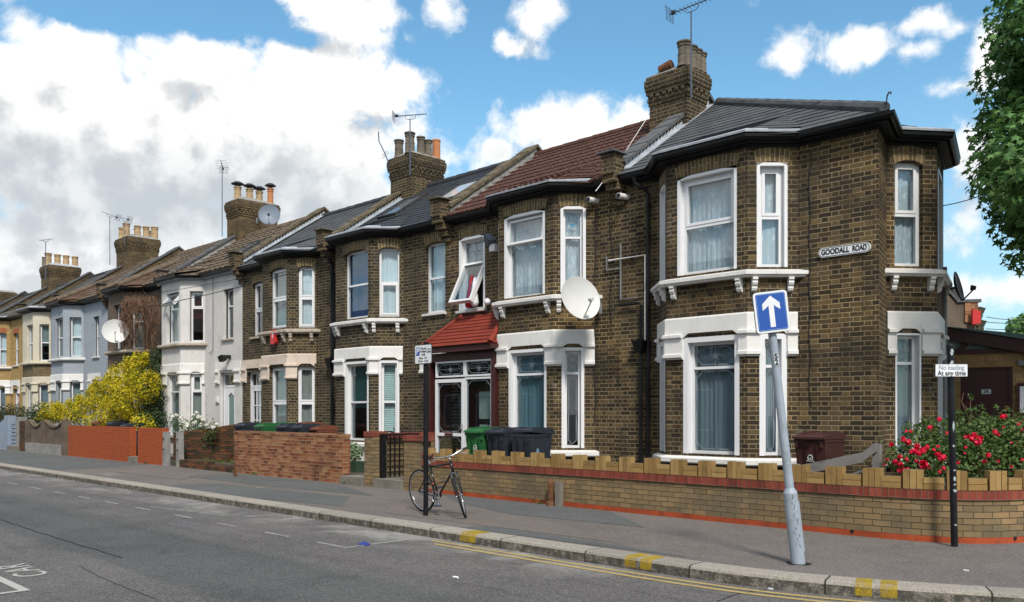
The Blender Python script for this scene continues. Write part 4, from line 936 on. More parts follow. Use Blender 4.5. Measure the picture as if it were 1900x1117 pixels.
# --- roof windows
def rooflight(H, xa, xb, ya, yb, dz, m, h=.07):
    n = Vector((0, -PITCH, 1)).normalized(); f, g = MB(), MB()
    P = lambda x, y, k: Vector((x, y, zr(y, dz)))+n*k
    def slab(mb, a, b, c, d, k0, k1):
        lo = [P(a, c, k0), P(b, c, k0), P(b, d, k0), P(a, d, k0)]; hi = [P(a, c, k1), P(b, c, k1), P(b, d, k1), P(a, d, k1)]
        i = len(mb.v); mb.v.extend(lo+hi)
        for q in ((3, 2, 1, 0), (4, 5, 6, 7), (0, 1, 5, 4), (1, 2, 6, 5), (2, 3, 7, 6), (3, 0, 4, 7)): mb.f.append(tuple(i+z for z in q)); mb.uv.append(None)
    e = .07
    slab(f, xa, xb, ya, ya+e, 0, h); slab(f, xa, xb, yb-e, yb, 0, h); slab(f, xa, xa+e, ya+e, yb-e, 0, h); slab(f, xb-e, xb, ya+e, yb-e, 0, h)
    F = f.build('roof_window', M_cowl, H); slab(g, xa+e, xb-e, ya+e, yb-e, 0, h*.7); g.build('pane', m, F)
rooflight(H3, -18.9, -18.1, 13.85, 14.95, 0, M_skydark); rooflight(H3, -16.75, -15.85, 13.9, 14.9, 0, M_skylight)
rooflight(H5, -26.9, -26.1, 13.6, 14.6, .08, M_skydark); rooflight(H5, -25.8, -25.0, 13.5, 14.5, .08, M_skydark)
m = MB(); hx, hy, hz = -5.10, 12.78, 6.02; m.tube([(hx-.05, hy+.03, hz-.06), (hx, hy, hz+.02), (hx+.015, hy-.01, hz+.11), (hx+.05, hy-.03, hz+.155), (hx+.085, hy-.045, hz+.14), (hx+.075, hy-.04, hz+.11)], .012, 6); m.build('hip_iron', M_galv, H1)
# --- pipes
def vx(px, Y=12.94): return gX(px, Y)
x = vx(1203); pipe(H1, [(vx(1190), 12.72, 5.80), (vx(1190), 12.74, 5.70), (x-.02, 12.90, 5.58), (x, 12.93, 5.50), (x, 12.93, .1)], .036, M_blackp, collars=[(x, 12.93, z) for z in (5.3, 3.9, 2.4, 1.0)])
x2 = vx(1190); mb = MB(); mb.frustum((x2, 12.90, 2.66), (.07, .06), (x2, 12.90, 2.86), (.13, .10)); mb.tube([(x2, 12.93, 2.68), (x2, 12.93, .1)], .038, 10); mb.tube([(x2, 12.93, 2.85), (x2, 12.93, 3.50), (x2-.03, 12.93, 3.55), (vx(1152), 12.93, 3.55)], .026, 8); mb.build('waste_pipe', M_blackp, H1)
mb = MB(); mb.tube([(vx(1196), 12.96, 2.8), (vx(1196), 12.96, 4.42), (vx(1128), 12.96, 4.42)], .018, 8); mb.build('overflow_pipe', M_white, H1)
mb = MB(); g0 = vx(1150); mb.tube([(g0, 12.965, 4.70), (g0, 12.965, 3.66), (vx(1180), 12.965, 3.66)], .018, 8); mb.tube([(g0, 12.965, 4.24), (vx(1124), 12.965, 4.24), (vx(1124), 12.965, 4.5)], .016, 8); mb.build('conduit', M_grey, H1)
def flue(H, px, py):
    p = pt(px, py, 12.9); m = MB(); m.tube([p+Vector((0, .12, .02)), p+Vector((.0, -.17, 0))], .055, 12); F = m.build('flue_pipe', M_white, H); k = MB(); k.tube([p+Vector((0, -.171, 0)), p+Vector((0, -.176, 0))], .046, 12); k.build('flue_mouth', M_ink, F)
flue(H1, 1158, 366); flue(H2, 1102, 373)
x = vx(617); pipe(H3, [(x, 12.74, 5.82), (x, 12.80, 5.6), (x, 12.92, 5.45), (x, 12.93, .1)], .045, M_blackp, collars=[(x, 12.93, z) for z in (5.2, 3.9, 1.6)])
mb = MB(); mb.frustum((x, 12.88, 2.72), (.07, .06), (x, 12.88, 2.98), (.14, .11)); mb.tube([(x+.1, 12.93, 5.1), (x+.1, 12.93, 3.0)], .035, 8); mb.build('rainwater_hopper', M_blackp, H3)
def cable(H, pts, r=.008, m=None, name='cable'):
    mb = MB(); mb.tube(pts, r, 5); mb.build(name, m or M_wire, H)
cable(H2, [pt(1104, y, 12.97)+Vector((.02*math.sin(y*.07), 0, 0)) for y in range(352, 800, 14)])
cable(H2, [pt(1135-4*math.sin(i*.5), 370+i*12, 12.975) for i in range(20)])
cable(H1, [pt(1503+2*math.sin(i*.9), 276+i*13, 12.98) for i in range(38)])
cable(H5, [pt(395, y, 12.97) for y in (516, 560, 600, 640, 650)]+[pt(388, 655, 12.97)])
cable(H2, [pt(1208, 207, 15.0), pt(1158, 285, 13.6), pt(1105, 355, 12.4)], .007, M_white, 'aerial_cable')
# --- porch of the red-roofed house
pz, xa, xb, yf = 2.97, -15.0, -12.88, 12.40
r = MB(); e0, e1 = (xa-.08, 12.2), (xb+.06, 12.2)
courses(r, [(e0[0], 12.2, pz), (e1[0], 12.2, pz), (xb-.25, Y0-.01, 3.70), (xa+.45, Y0-.01, 3.70)], .12, .012, 0, .3, random.Random(5))
courses(r, [(e0[0], Y0-.01, pz), (e0[0], 12.2, pz), (xa+.45, Y0-.01, 3.70)], .12, .012); courses(r, [(e1[0], 12.2, pz), (e1[0], Y0-.01, pz), (xb-.25, Y0-.01, 3.70)], .12, .012)
PR = r.build('porch_roof', M_tileporch, H2)
hp = MB(); ridge_line(hp, (e1[0], 12.2, pz+.02), (xb-.25, Y0-.02, 3.71), .06, .25); hp.build('hip_tiles', M_tileporch, PR); hp = MB(); ridge_line(hp, (e0[0], 12.2, pz+.02), (xa+.45, Y0-.02, 3.71), .05, .25); hp.build('hip_tiles', M_tileporch, PR)
f = MB(); f.box(xa-.06, xb+.04, 12.24, 12.28, 2.84, 2.965); f.box(xa, xb, yf-.01, yf+.09, 2.66, 2.838); f.box(xb-.10, xb+.02, yf-.03, yf+.09, .1, 2.655); f.box(xa, xa+.06, yf-.02, yf+.09, .1, 2.655); f.box(xb+.04, xb+.09, 12.2, 12.95, 2.86, 2.95)
PF = f.build('porch_timber_frame', M_maroon, H2)
path2 = [(xa, yf), (xb, yf)]
us = [gX(p, yf)-xa for p in (808, 861, 866, 919)]
u0, um0, um1, u1 = max(.065, us[0]), us[1], us[2], min(us[3], xb-xa-.105)
window(H2, path2, 0, u0, um0+.01, 2.31, 2.655, splits=(), star=(0,), lead=(0,), curtain=None, inset=.0, fw=.035, name='porch_fanlight')
window(H2, path2, 0, um0+.02, u1, 2.31, 2.655, splits=(), star=(0,), lead=(0,), curtain=None, inset=.0, fw=.035, name='porch_fanlight')
window(H2, path2, 0, um0+.02, u1, .62, 2.29, splits=(), lead=(0,), curtain=None, inset=.0, fw=.04, name='porch_window')
D2 = window(H2, path2, 0, u0, um0, .20, 2.27, splits=(.42,), lead=(0, 1), curtain=None, inset=-.01, fw=.075, name='porch_door')
q = MB(); q.box(xa+um0-.06, xa+um0-.035, yf-.06, yf-.01, 1.18, 1.30); q.box(xa+um0-.15, xa+um0-.04, yf-.07, yf-.055, 1.22, 1.245); q.build('handle', M_chrome, D2)
q = MB(); q.box(xa+(u0+um0)/2-.13, xa+(u0+um0)/2+.13, yf-.03, yf-.012, 1.04, 1.10); q.build('letter_box', M_chrome, D2)
q = MB(); q.box(xa+.06, xb, yf+.1, Y0-.02, 2.70, 2.72); q.box(xa+.03, xa+.05, yf+.1, Y0, .1, 2.8); q.box(xa+um0+.03, xb, yf+.0, yf+.08, .17, .61); q.build('porch_side_wall', M_maroon, H2)
for za, zb, xx0, xx1 in ((1.42, 1.98, 893, 915), (.95, 1.28, 894, 915)):
    m = MB(); a, b = gX(xx0, 12.7), gX(xx1, 12.7); m.box(a, b, 12.66, 12.8, za, zb); m.box(a-.01, b+.01, 12.645, 12.659, za-.01, zb+.01)
    o = m.build('meter_cabinet', M_meter); tag(o, 'larger pale green meter cabinet on the wall inside the glazed porch' if za > 1.3 else 'smaller pale green meter cabinet low down inside the glazed porch', 'meter cabinet', 'meter cabinets in the porch')
# laundry on the open window sill
m = MB(); a = gX(873, 12.88); m.tube([(a-.02, 12.95, 4.55), (a, 12.86, 4.2), (a+.02, 12.80, 3.88), (a+.01, 12.80, 3.84)], [.03, .06, .075, .05], 8); tag(m.build('hanging_cloth', M_red_cloth, None, True), 'red cloth hanging inside the open upstairs window over the porch', 'cloth')
m = MB(); m.tube([(a+.10, 12.93, 4.5), (a+.14, 12.86, 4.2), (a+.2, 12.82, 3.93), (a+.21, 12.82, 3.86)], [.03, .07, .09, .06], 8); tag(m.build('hanging_cloth', M_white_cloth, None, True), 'white cloth hanging inside the open upstairs window over the porch', 'cloth')
m = MB(); m.tube([(a+.48, 12.95, 3.90), (a+.56, 12.86, 3.93), (a+.62, 12.82, 3.90)], [.05, .075, .04], 8); tag(m.build('folded_cloth', M_white_cloth, None, True), 'rolled white cloth lying on the sill of the open window', 'cloth')
# --- things fixed to the houses
def dish(name, label, c, nrm, R, m, wall_pt, group='satellite dishes', arm=True):
    c = Vector(c); nrm = Vector(nrm).normalized(); M = nrm.to_track_quat('Z', 'Y').to_matrix()
    T = thing(name, label, 'satellite dish', tuple(c), group)
    d = MB(); k = .22*R; d.lathe(c, [(R*f, k*f*f) for f in (1, .85, .7, .5, .3, .12, .001)][::-1]+[(R*1.015, k+.004), (R*1.0, k-.012)]+[(R*f, k*f*f-.012) for f in (.8, .5, .2, .001)], 32, M); d.build('reflector', m, T, True)
    a = MB(); low = c+M @ Vector((0, -R*.92, k*.9)); 
    if (M @ Vector((0, 1, 0))).z < 0: low = c+M @ Vector((0, R*.92, k*.9))
    foc = c+nrm*R*1.15-Vector((0, 0, R*.42)); a.tube([low-nrm*.03, low+nrm*.02, foc], .013, 6); a.build('feed_arm', M_dish if m is not M_dishd else M_dishd, T)
    l = MB(); l.tube([foc+nrm*.02, foc-nrm*.06+Vector((0, 0, .03))], [.035, .05], 10); l.build('receiver', M_dish if m is M_dish else M_dishd, T)
    b = MB(); w = Vector(wall_pt); b.tube([c-nrm*.02, c-nrm*.10, (w+c-nrm*.2)/2, w], .022, 8); b.tube([w+Vector((0, .0, -.10)), w+Vector((0, 0, .10))], .035, 8); b.build('bracket', M_grey if m is not M_dishd else M_dishd, T)
    return T
NS = (.93, -.28, .26)
p = pt(1073, 556, 12.2); dish('satellite_dish', 'large white satellite dish beside the red-roofed house bay', p, NS, .41, M_dish, (p.x-.05, 12.9, p.z-.1))
p = pt(214, 616, 12.1); dish('satellite_dish', 'round white satellite dish in front of the creeper-covered house', p, (.90, -.36, .26), .44, M_dish, (p.x-.1, 12.45, p.z-.45))
p = pt(491, 403, 16.0); p.x += .35; dish('satellite_dish', 'grey satellite dish fixed to the chimney with conical cowls', p, (.80, -.55, .22), .38, M_dishg, (-29.43, 16.1, p.z))
p = Vector((B2[0]+.20, B2[1]+.0, 3.70)); dish('satellite_dish', 'small black satellite dish seen side-on at the side bay of the corner house', p, (.955, .13, .22), .26, M_dishd, (B2[0]+.02, B2[1]-.02, 3.45))
m = MB(); m.tube([(B2[0]+.05, B2[1]-.12, z) for z in (4.05, 3.0, 1.0, .2)], .05, 10); m.build('drainpipe', M_grey, H1)
def aerial(name, label, base, h, yaw, boom, nel=10, el=.24, tilt=0.0, refl=True, off=0.0, m=None, r=.016, style='yagi'):
    b = Vector(base); T = thing(name, label, 'tv aerial', tuple(b), 'tv aerials on the chimneys'); m = m or M_galv
    mm = MB(); mm.tube([b, b+Vector((0, 0, h))], r, 8); mm.build('mast', m, T)
    d = Vector((math.cos(yaw)*math.cos(tilt), math.sin(yaw)*math.cos(tilt), math.sin(tilt))); s = Vector((-math.sin(yaw), math.cos(yaw), 0)); top = b+Vector((0, 0, h))
    o = top+Vector((0, 0, .10)); a, c = o-d*boom*(.5-off), o+d*boom*(.5+off)
    bb = MB(); bb.tube([a, c], .011, 6); bb.tube([o-d*.13, o-d*.13-Vector((0, 0, .07)), o-d*.08-Vector((0, 0, .11)), o+d*.10-Vector((0, 0, .11)), o+d*.16-Vector((0, 0, .06)), o+d*.16], .008, 6); bb.build('boom', m, T)
    e = MB()
    for k in range(nel):
        q = a+(c-a)*(.10+.88*k/max(1, nel-1)); ll = el*(1-.25*k/nel)
        e.tube([q-s*ll/2, q+s*ll/2], .0055, 5)
    e.build('elements', m, T)
    if refl:
        g = MB(); up = d.cross(s).normalized()
        for k in range(-3, 4):
            q = a+up*.045*k; g.tube([q-s*.17-d*.02*abs(k)*.2, q+s*.17-d*.02*abs(k)*.2], .005, 5)
        for k in (-1, 0, 1): g.tube([a+s*.12*k-up*.14, a+s*.12*k+up*.14], .005, 5)
        g.build('reflector_grid', m, T)
        x = MB(); x.ob((a.x+d.x*.08, a.y+d.y*.08), (d.x, d.y), (s.x, s.y), -.04, .04, -.02, .02, a.z-.02, a.z+.05); x.build('junction_box', M_wire, T)
    return T
aerial('tv_aerial', 'long many-toothed tv aerial on the corner house chimney', (-9.66, 14.66, 7.75), 1.72, math.radians(6), .95, 11, .24, math.radians(4))
aerial('tv_aerial', 'tv aerial with grid reflector on the chimney of the black slate house', (-19.0, 15.02, 8.1), 1.55, math.radians(38), .92, 12, .16, math.radians(2))
aerial('tv_aerial', 'tall tv aerial pole seen end-on beside the chimney with cowls', (-30.55, 15.3, 8.1), 2.55, math.radians(-35), .7, 6, .5, .25, True)
aerial('tv_aerial', 'thin tv aerial pointing left on the chimney with pale banded pots', (-41.25, 15.2, 8.3), 2.2, math.radians(205), 1.0, 7, .3, .35, True)
aerial('tv_aerial', 'short lower tv aerial in front of the pale banded pots', (-39.5, 15.2, 9.0), 1.05, math.radians(205), .55, 4, .3, .3, True)
aerial('tv_aerial', 'bluish tv aerial on the far white-capped chimney', (-50.2, 15.2, 8.6), 2.0, math.radians(40), .7, 5, .7, .1, False, 0, M_galv, .02)
m = MB(); bp = [pt(720, 318, 15.15), pt(720, 300, 15.1), pt(712, 280, 15.1), pt(703, 262, 15.1)]; m.tube([(q.x, q.y, q.z) for q in bp]+[(bp[3].x-.02, bp[3].y, bp[3].z+.28)], .017, 6)
for k in (.3, .5): 
    q = bp[2]*(1-k)+bp[1]*k; m.tube([q-Vector((.16, .0, .03)), q+Vector((.12, 0, .08))], .007, 5)
m.tube([pt(720, 312, 15.1), pt(725, 312, 15.2)], .012, 6); m.tube([pt(720, 303, 15.1), pt(725, 303, 15.2)], .012, 6)
tag(m.build('bent_aerial_pole', M_galv), 'bent broken aerial pole on the left side of the black slate house chimney', 'aerial pole')
# street name plate
a, b, t0 = gX(1519, 12.97), gX(1615, 12.97), pt(1567, 464, 12.97)
T = thing('street_sign', 'white street name sign on the corner house wall', 'street sign', ((a+b)/2, 12.97, t0.z))
hh = .075; L = (b-a)/2; pl = []
for k in range(9):
    g = -math.pi/2+math.pi*k/8; pl.append((L-.075+.075*math.cos(g), hh*math.sin(g)))
pl += [(-u, -z) for u, z in pl]
m = MB(); m.plate([(u, t0.z+z) for u, z in pl], ((a+b)/2, 12.97), (1, 0), (0, -1), -.03, .012); m.build('name_plate', M_signw, T)
m = MB(); pts = [(u*.975, t0.z+z*.84) for u, z in pl]; m.line_uz(pts+[pts[0]], .007, ((a+b)/2, 12.97), (1, 0), (0, -1), .011); m.build('border', M_ink, T)
for t, f0, f1 in (('GOODALL', -.88, .22), ('ROAD', .34, .88)): text_mesh('street_name', t, .115, M_ink, T, ((a+b)/2+L*(f0+f1)/2, 12.97-.0145, t0.z), (1, 0, 0), (0, 0, 1), bold=.004, fit=L*(f1-f0))
# red alarm box, lamps
p = pt(511, 626, 12.40); m = MB(); m.plate([(-.10, -.19), (.08, -.19), (.12, -.14), (.12, .16), (.09, .20), (-.10, .20), (-.12, .16), (-.12, -.14)], (p.x, p.y), (1, 0), (0, -1), 0, .09)
m.v = [v+Vector((0, 0, p.z)) for v in m.v]; T = thing('alarm_box', 'red alarm box under the beige lintel house upstairs window', 'alarm box', tuple(p)); m.build('cover', M_alarm, T); k = MB(); k.box(p.x-.015, p.x+.015, p.y-.095, p.y-.0905, p.z-.02, p.z+.1); k.build('stripe', M_signw, T)
p = pt(916, 455, 12.9); T = thing('security_light', 'white security light and sensor between the open window and the bay', 'lamp', tuple(p)); m = MB(); m.box(p.x-.08, p.x+.08, 12.84, 12.99, p.z-.13, p.z+.02); m.build('sensor_box', M_upvc, T)
m = MB(); m.ob((p.x, 12.84), (.8, -.6), (.6, .8), -.10, .10, -.08, .08, 0, .13, lambda u, w, z: (u, w-z*.7, p.z+.03+z+u*.6)); m.build('lamp_head', M_galv, T)
p = pt(420, 666, 12.9); T = thing('security_light', 'small black security light above the white panelled door', 'lamp', tuple(p)); m = MB(); m.ob((p.x, 12.80), (1, 0), (0, 1), -.13, .13, -.07, .06, 0, .16, lambda u, w, z: (u, w-z*.4, p.z-.07+z+u*.2)); m.build('lamp_head', M_ink, T); m = MB(); m.box(p.x+.02, p.x+.12, 12.86, 12.99, p.z, p.z+.12); m.build('bracket', M_ink, T)
p = pt(402, 742, 12.95); m = MB(); m.box(p.x-.10, p.x+.10, 12.95, 12.995, p.z-.10, p.z+.10); m.box(p.x-.07, p.x+.07, 12.93, 12.949, p.z-.06, p.z+.06); tag(m.build('intercom', M_pebsm), 'small white intercom plate beside the white panelled door', 'intercom')
# --- red-doored extension behind the corner house, and the house farther up the side street
E0 = Vector((-5.95, 17.05, 0)); ed = Vector((.966, .259, 0)); en = (ed.y, -ed.x)
XT = thing('brick_extension', 'low buff brick side extension with a dark red door and sloping glazed gable', 'extension', tuple(E0))
pe = [(E0.x, E0.y), (E0.x+ed.x*4.2, E0.y+ed.y*4.2)]
u0, u1 = seg_u(pe[0], pe[1], 1782), seg_u(pe[0], pe[1], 1879)
pz0 = E0+ed*((u0+u1)/2); dd = (pz0.y-pz0.x)*R2
def ez(py): return EYE+(HY-py)/FPX*dd
m = MB(); wall(m, pe, 0, 0, ez(656), [(u0, u1, .1, ez(681))], .12); m.build('wall', M_extb, XT)
sb = MB(); sb.ob(pe[0], (ed.x, ed.y), en, .1, 4.2, .0, .006, ez(678), ez(661)); sb.build('soldier_course', M_extsold, XT)
d = MB(); d.ob(pe[0], (ed.x, ed.y), en, u0+.06, u1-.06, -.11, -.06, .12, ez(684)); D = d.build('door', M_doorred, XT)
fr = MB()
for k in ((u0, u0+.06, .1, ez(681)), (u1-.06, u1, .1, ez(681)), (u0+.06, u1-.06, ez(684), ez(681))): fr.ob(pe[0], (ed.x, ed.y), en, k[0], k[1], -.115, -.02, k[2], k[3])
fr.build('door_frame', M_doorred, XT)
pn = MB(); w = u1-u0
for a, b in ((.10, .46), (.54, .90)):
    for c0, c1 in ((ez(718), ez(690)), (ez(830), ez(737))): pn.line_uz([(u0+w*a, c0), (u0+w*b, c0), (u0+w*b, c1), (u0+w*a, c1), (u0+w*a, c0)], .022, pe[0], (ed.x, ed.y), en, -.058)
pn.build('door_mouldings', M_doorred, D)
kb = MB(); c = Vector((pe[0][0], pe[0][1], 0))+ed*(u0+w*.88)+Vector((en[0], en[1], 0))*-.04; kb.lathe((c.x, c.y, ez(757)), [(.001, .04), (.03, .03), (.035, 0), (.03, -.03), (.001, -.04)], 10); kb.build('handle', M_poto, D)
tb = MB(); cc = u0+w*.5; tb.ob(pe[0], (ed.x, ed.y), en, cc-.075, cc+.075, -.058, -.054, ez(731), ez(722)); tb.build('number_plate', M_letter, D)
q = Vector((pe[0][0], pe[0][1], ez(726.5)))+ed*cc+Vector((en[0], en[1], 0))*-.053; text_mesh('door_number', '2K', .10, M_ink, D, q, tuple(ed), (0, 0, 1), bold=.002)
zb = ez(656); zl, zrr = ez(598)+.05, ez(598)+.05-.245*4.4
bm = MB(); bm.ob(pe[0], (ed.x, ed.y), en, 0, 4.2, -.10, .05, zb, zb+.09); bm.plate([(-.3, zl-.22), (4.4, zrr-.22), (4.4, zrr), (-.3, zl)], pe[0], (ed.x, ed.y), en, .02, .14)
s0 = seg_u(pe[0], pe[1], 1786); bm.plate([(s0-.09, zb+.09), (s0+.03, zb+.09), (s0+.22, zl-.25*(s0+.22)-.1), (s0+.08, zl-.25*(s0+.1)-.1)], pe[0], (ed.x, ed.y), en, -.08, .03); bm.build('gable_timbers', M_maroon, XT)
gg = MB(); gg.plate([(0, zb+.09), (3.0, zb+.09), (3.0, zl-.245*3.0-.05), (0, zl-.05)], pe[0], (ed.x, ed.y), en, -.06, -.04); gg.build('gable_glazing', M_frost, XT)
rr = MB(); A = Vector((pe[0][0], pe[0][1], 0)); nn = Vector((en[0], en[1], 0))
rr.poly([A-ed*.3+nn*.2+Vector((0, 0, zl+.004)), A+ed*4.5+nn*.2+Vector((0, 0, zrr+.004)), A+ed*4.5-nn*3+Vector((0, 0, zrr+.004)), A-ed*.3-nn*3+Vector((0, 0, zl+.004))]); rr.build('roof', M_slateo, XT)
u = seg_u(pe[0], pe[1], 1891); bx = MB(); bx.ob(pe[0], (ed.x, ed.y), en, u-.03, u+.45, .0, .07, ez(772), ez(712)); NB = tag(bx.build('notice_board', M_doorred), 'dark red framed notice board on the buff brick extension', 'notice board'); 
bx = MB(); bx.ob(pe[0], (ed.x, ed.y), en, u+.01, u+.41, .071, .076, ez(766), ez(718)); bx.build('notice_sheet', M_signw, NB)
u = seg_u(pe[0], pe[1], 1894); bx = MB(); bx.ob(pe[0], (ed.x, ed.y), en, u-.04, u+.2, 0, .12, ez(680), ez(671)); tag(bx.build('wall_lamp', M_grey), 'grey bulkhead lamp right of the dark red door', 'lamp')
RB = thing('side_street_house', 'brown rendered gable house farther along the side street with a red alarm box', 'house', (-7.0, 25, 0))
def rp(px, d, z=0): l = (px-CX)/FPX*d; return Vector(((-d+l)*R2, (d+l)*R2, z))
def rz_(py, d): return EYE+(HY-py)/FPX*d
DG = 24.0; g0, g1 = rp(1700, DG), rp(1811, DG); gx = (g1-g0).normalized(); gn = (gx.y, -gx.x); L = (g1-g0).length
m = MB(); zt = rz_(561, DG); zl2 = rz_(548, DG)
m.plate([(0, 0), (L, 0), (L, zt), (L*.68, zt-.02), (L*.48, zl2+.12), (0, zl2+1.4)], (g0.x, g0.y), (gx.x, gx.y), gn, -5, 0); m.build('wall', M_brownr, RB)
m = MB(); m.plate([(L*.80, zt-.55), (L+.03, zt-.6), (L+.03, zt+.0), (L*.80, zt-.03)], (g0.x, g0.y), (gx.x, gx.y), gn, .001, .05); m.build('brick_pier', M_redmulti, RB)
m = MB(); m.plate([(L*.66, zt), (L+.12, zt), (L+.12, zt+.09), (L*.66, zt+.07)], (g0.x, g0.y), (gx.x, gx.y), gn, -.5, .06); m.plate([(0, zl2+1.42), (L*.50, zl2+.14), (L*.68, zt), (L*.68, zt+.07), (L*.49, zl2+.26), (0, zl2+1.55)], (g0.x, g0.y), (gx.x, gx.y), gn, -.5, .06); m.build('coping', M_copgrey, RB)
m = MB(); b0 = zt+.09; m.plate([(L*.45, zl2+.2), (L*.69, zt+.09), (L*.93, zt+.09), (L*.93, zt+.55), (L*.62, zt+.45)], (g0.x, g0.y), (gx.x, gx.y), gn, -4.5, -.6); m.build('roof', M_slateo, RB)
m = MB()
for k in range(6): m.plate([(L*(.76+.03*k), zt+.12), (L*(.76+.03*k)+.05, zt+.12), (L*(.76+.03*k)+.05, zt+.42), (L*(.76+.03*k), zt+.40)], (g0.x, g0.y), (gx.x, gx.y), gn, -.6, -.5)
m.build('ridge_crest', M_cowl, RB)
m = MB(); q = g1+gx*.12
for k, (zz, rr_, h) in enumerate(((zt-.20, .22, .16), (zt-.38, .17, .16), (zt-.56, .24, .16), (zt-.74, .19, .16), (zt-.92, .27, .18), (zt-1.1, .3, .16))): m.frustum((q.x-gn[0]*.3, q.y-gn[1]*.3, zz-h/2), (rr_*.7, rr_), (q.x-gn[0]*.3, q.y-gn[1]*.3, zz+h/2), (rr_, rr_*1.1))
m.build('corbelled_bay_cornice', M_coping, RB)
q = rp(1809, 23.85, rz_(589, 23.85)); m = MB(); m.plate([(-.11, q.z-.2), (.11, q.z-.17), (.11, q.z+.17), (-.11, q.z+.2)], (q.x, q.y), (gx.x, gx.y), gn, 0, .09); m.build('alarm_cover', M_alarm, RB)

# --- the facing terrace on the near side of the street, behind the camera
def facing():
    T = thing('facing_house', 'dark brick terraced house on the near side of the street', 'house', (0, -5.5, 0), 'houses facing the terrace across the street')
    m = MB(); m.box(-2.5, 2.5, -10.5, -5.5, -.1, 5.9); m.build('wall', M_stock_far, T)
    m = MB(); m.extr([(-5.2, 5.9), (-8, 8.2), (-10.8, 5.9)], (0, 0), (1, 0), (0, 1), -2.5, 2.5); m.build('roof', M_slateo, T)
    for x in (-1.3, 1.2):
        for z in (.8, 3.7): m = MB(); m.box(x-.6, x+.6, -5.52, -5.46, z, z+1.7); w = m.build('window', M_upvc, T); g = MB(); g.box(x-.52, x+.52, -5.455, -5.45, z+.08, z+1.62); g.build('pane', M_skydark, w)
    return T
f0 = facing(); f0.location.x = 4.0
for k in range(1, 11): dup(f0, (4.0-5.0*k, -5.5, 0))
# ------------------------------------------------------------------ ground
KERB = [(-90, 7.48), (-30, 7.48), (-20, 7.48), (-12, 7.47), (-8, 7.45), (-6, 7.45), (-5, 7.47), (-4.2, 7.53), (-3.5, 7.70), (-2.9, 7.93), (-2.2, 8.24), (-1.55, 8.65), (-1.05, 9.2), (-.75, 10.0), (-.70, 11.2), (-.9, 12.6), (-3.5, 22), (-9, 42.5)]
def smooth_path(p, it=1):
    for _ in range(it):
        q = [p[0]]
        for a, b in zip(p[:-1], p[1:]): q += [(a[0]*.75+b[0]*.25, a[1]*.75+b[1]*.25), (a[0]*.25+b[0]*.75, a[1]*.25+b[1]*.75)]
        p = q+[p[-1]]
    return p
KERB = smooth_path(KERB)
m = MB(); m.poly([(-400, -400, -.12), (400, -400, -.12), (400, 400, -.12), (-400, 400, -.12)]); struct('road', m, M_road)
kb = offs(KERB, -.20)
m = MB(); m.poly([(x, y, 0) for x, y in kb]+[(-30, 90, 0), (-90, 90, 0)]); struct('pavement', m, M_pave)
m = MB(); m.sweep(KERB, [(-.30, -.2), (-.30, .006), (-.045, .008), (-.015, .0), (0, -.025), (.006, -.2)]); 
# u runs along the kerb stones
m2 = m; acc = [0]
for a, b in zip(KERB[:-1], KERB[1:]): acc.append(acc[-1]+math.hypot(b[0]-a[0], b[1]-a[1]))
k = 6
for fi, f in enumerate(m2.f):
    if len(f) == 4:
        a = f[0]//k; j = f[0] % k; m2.uv[fi] = [(acc[a], j*.1), (acc[a], j*.1+.1), (acc[a+1], j*.1+.1), (acc[a+1], j*.1)]
struct('kerb', m2, M_kerb)
m = MB(); m.prism([(-75, 10.93), (-4.35, 10.93), (-3.72, 11.08), (-3.28, 11.62), (-3.08, 12.4), (-3.22, 14), (-3.72, 16), (-5.2, 21.5), (-75, 21.5)], -.05, .17); struct('front_gardens', m, M_soil)
def patch(name, pts, mat, z, px=True):
    m = MB(); m.poly([(*(ground(*p) if px else p), z) for p in pts]); return struct(name, m, mat)
def inpave(pts): return [(x, max(7.76, min(10.74, y))) for x, y in pts]
for pts, mt in (([(-12.6, 10.74), (-8.6, 10.74), (-7.0, 9.55), (-9.4, 9.35), (-11.2, 9.9)], M_pgrey), ([(-20.5, 10.74), (-16.2, 10.74), (-13.2, 9.6), (-16.5, 9.3), (-20.3, 9.3)], M_pgrey), ([(-17.9, 8.8), (-13.4, 9.2), (-12.2, 8.2), (-14.6, 7.76), (-18.2, 7.76)], M_pgrey),
                ([(-24.6, 9.9), (-21.0, 9.9), (-19.4, 8.8), (-23.6, 8.7)], M_ppink), ([(-12.0, 9.2), (-8.6, 9.2), (-6.4, 8.2), (-10.9, 8.1)], M_ppink), ([(-8.6, 8.15), (-6.2, 8.05), (-5.2, 7.9), (-8.8, 7.76)], M_pgrey), ([(-60, 10.74), (-26, 10.74), (-25, 7.76), (-60, 7.76)], M_pgrey)):
    patch('pavement_patch', pts, mt, .004, False)
m = MB(); q = ground(205, 880); m.box(q[0]-.45, q[0]+.45, q[1]-.22, q[1]+.22, -.01, .008); tag(m.build('manhole_cover', M_slab), 'pale concrete access cover set in the pavement by the orange painted wall', 'manhole cover')
m = MB(); q = ground(482, 905); m.box(q[0]-.16, q[0]+.16, q[1]-.08, q[1]+.08, -.01, .012); tag(m.build('stopcock_cover', M_slab), 'small pale stopcock cover in the pavement below the multicoloured brick wall', 'stopcock cover')
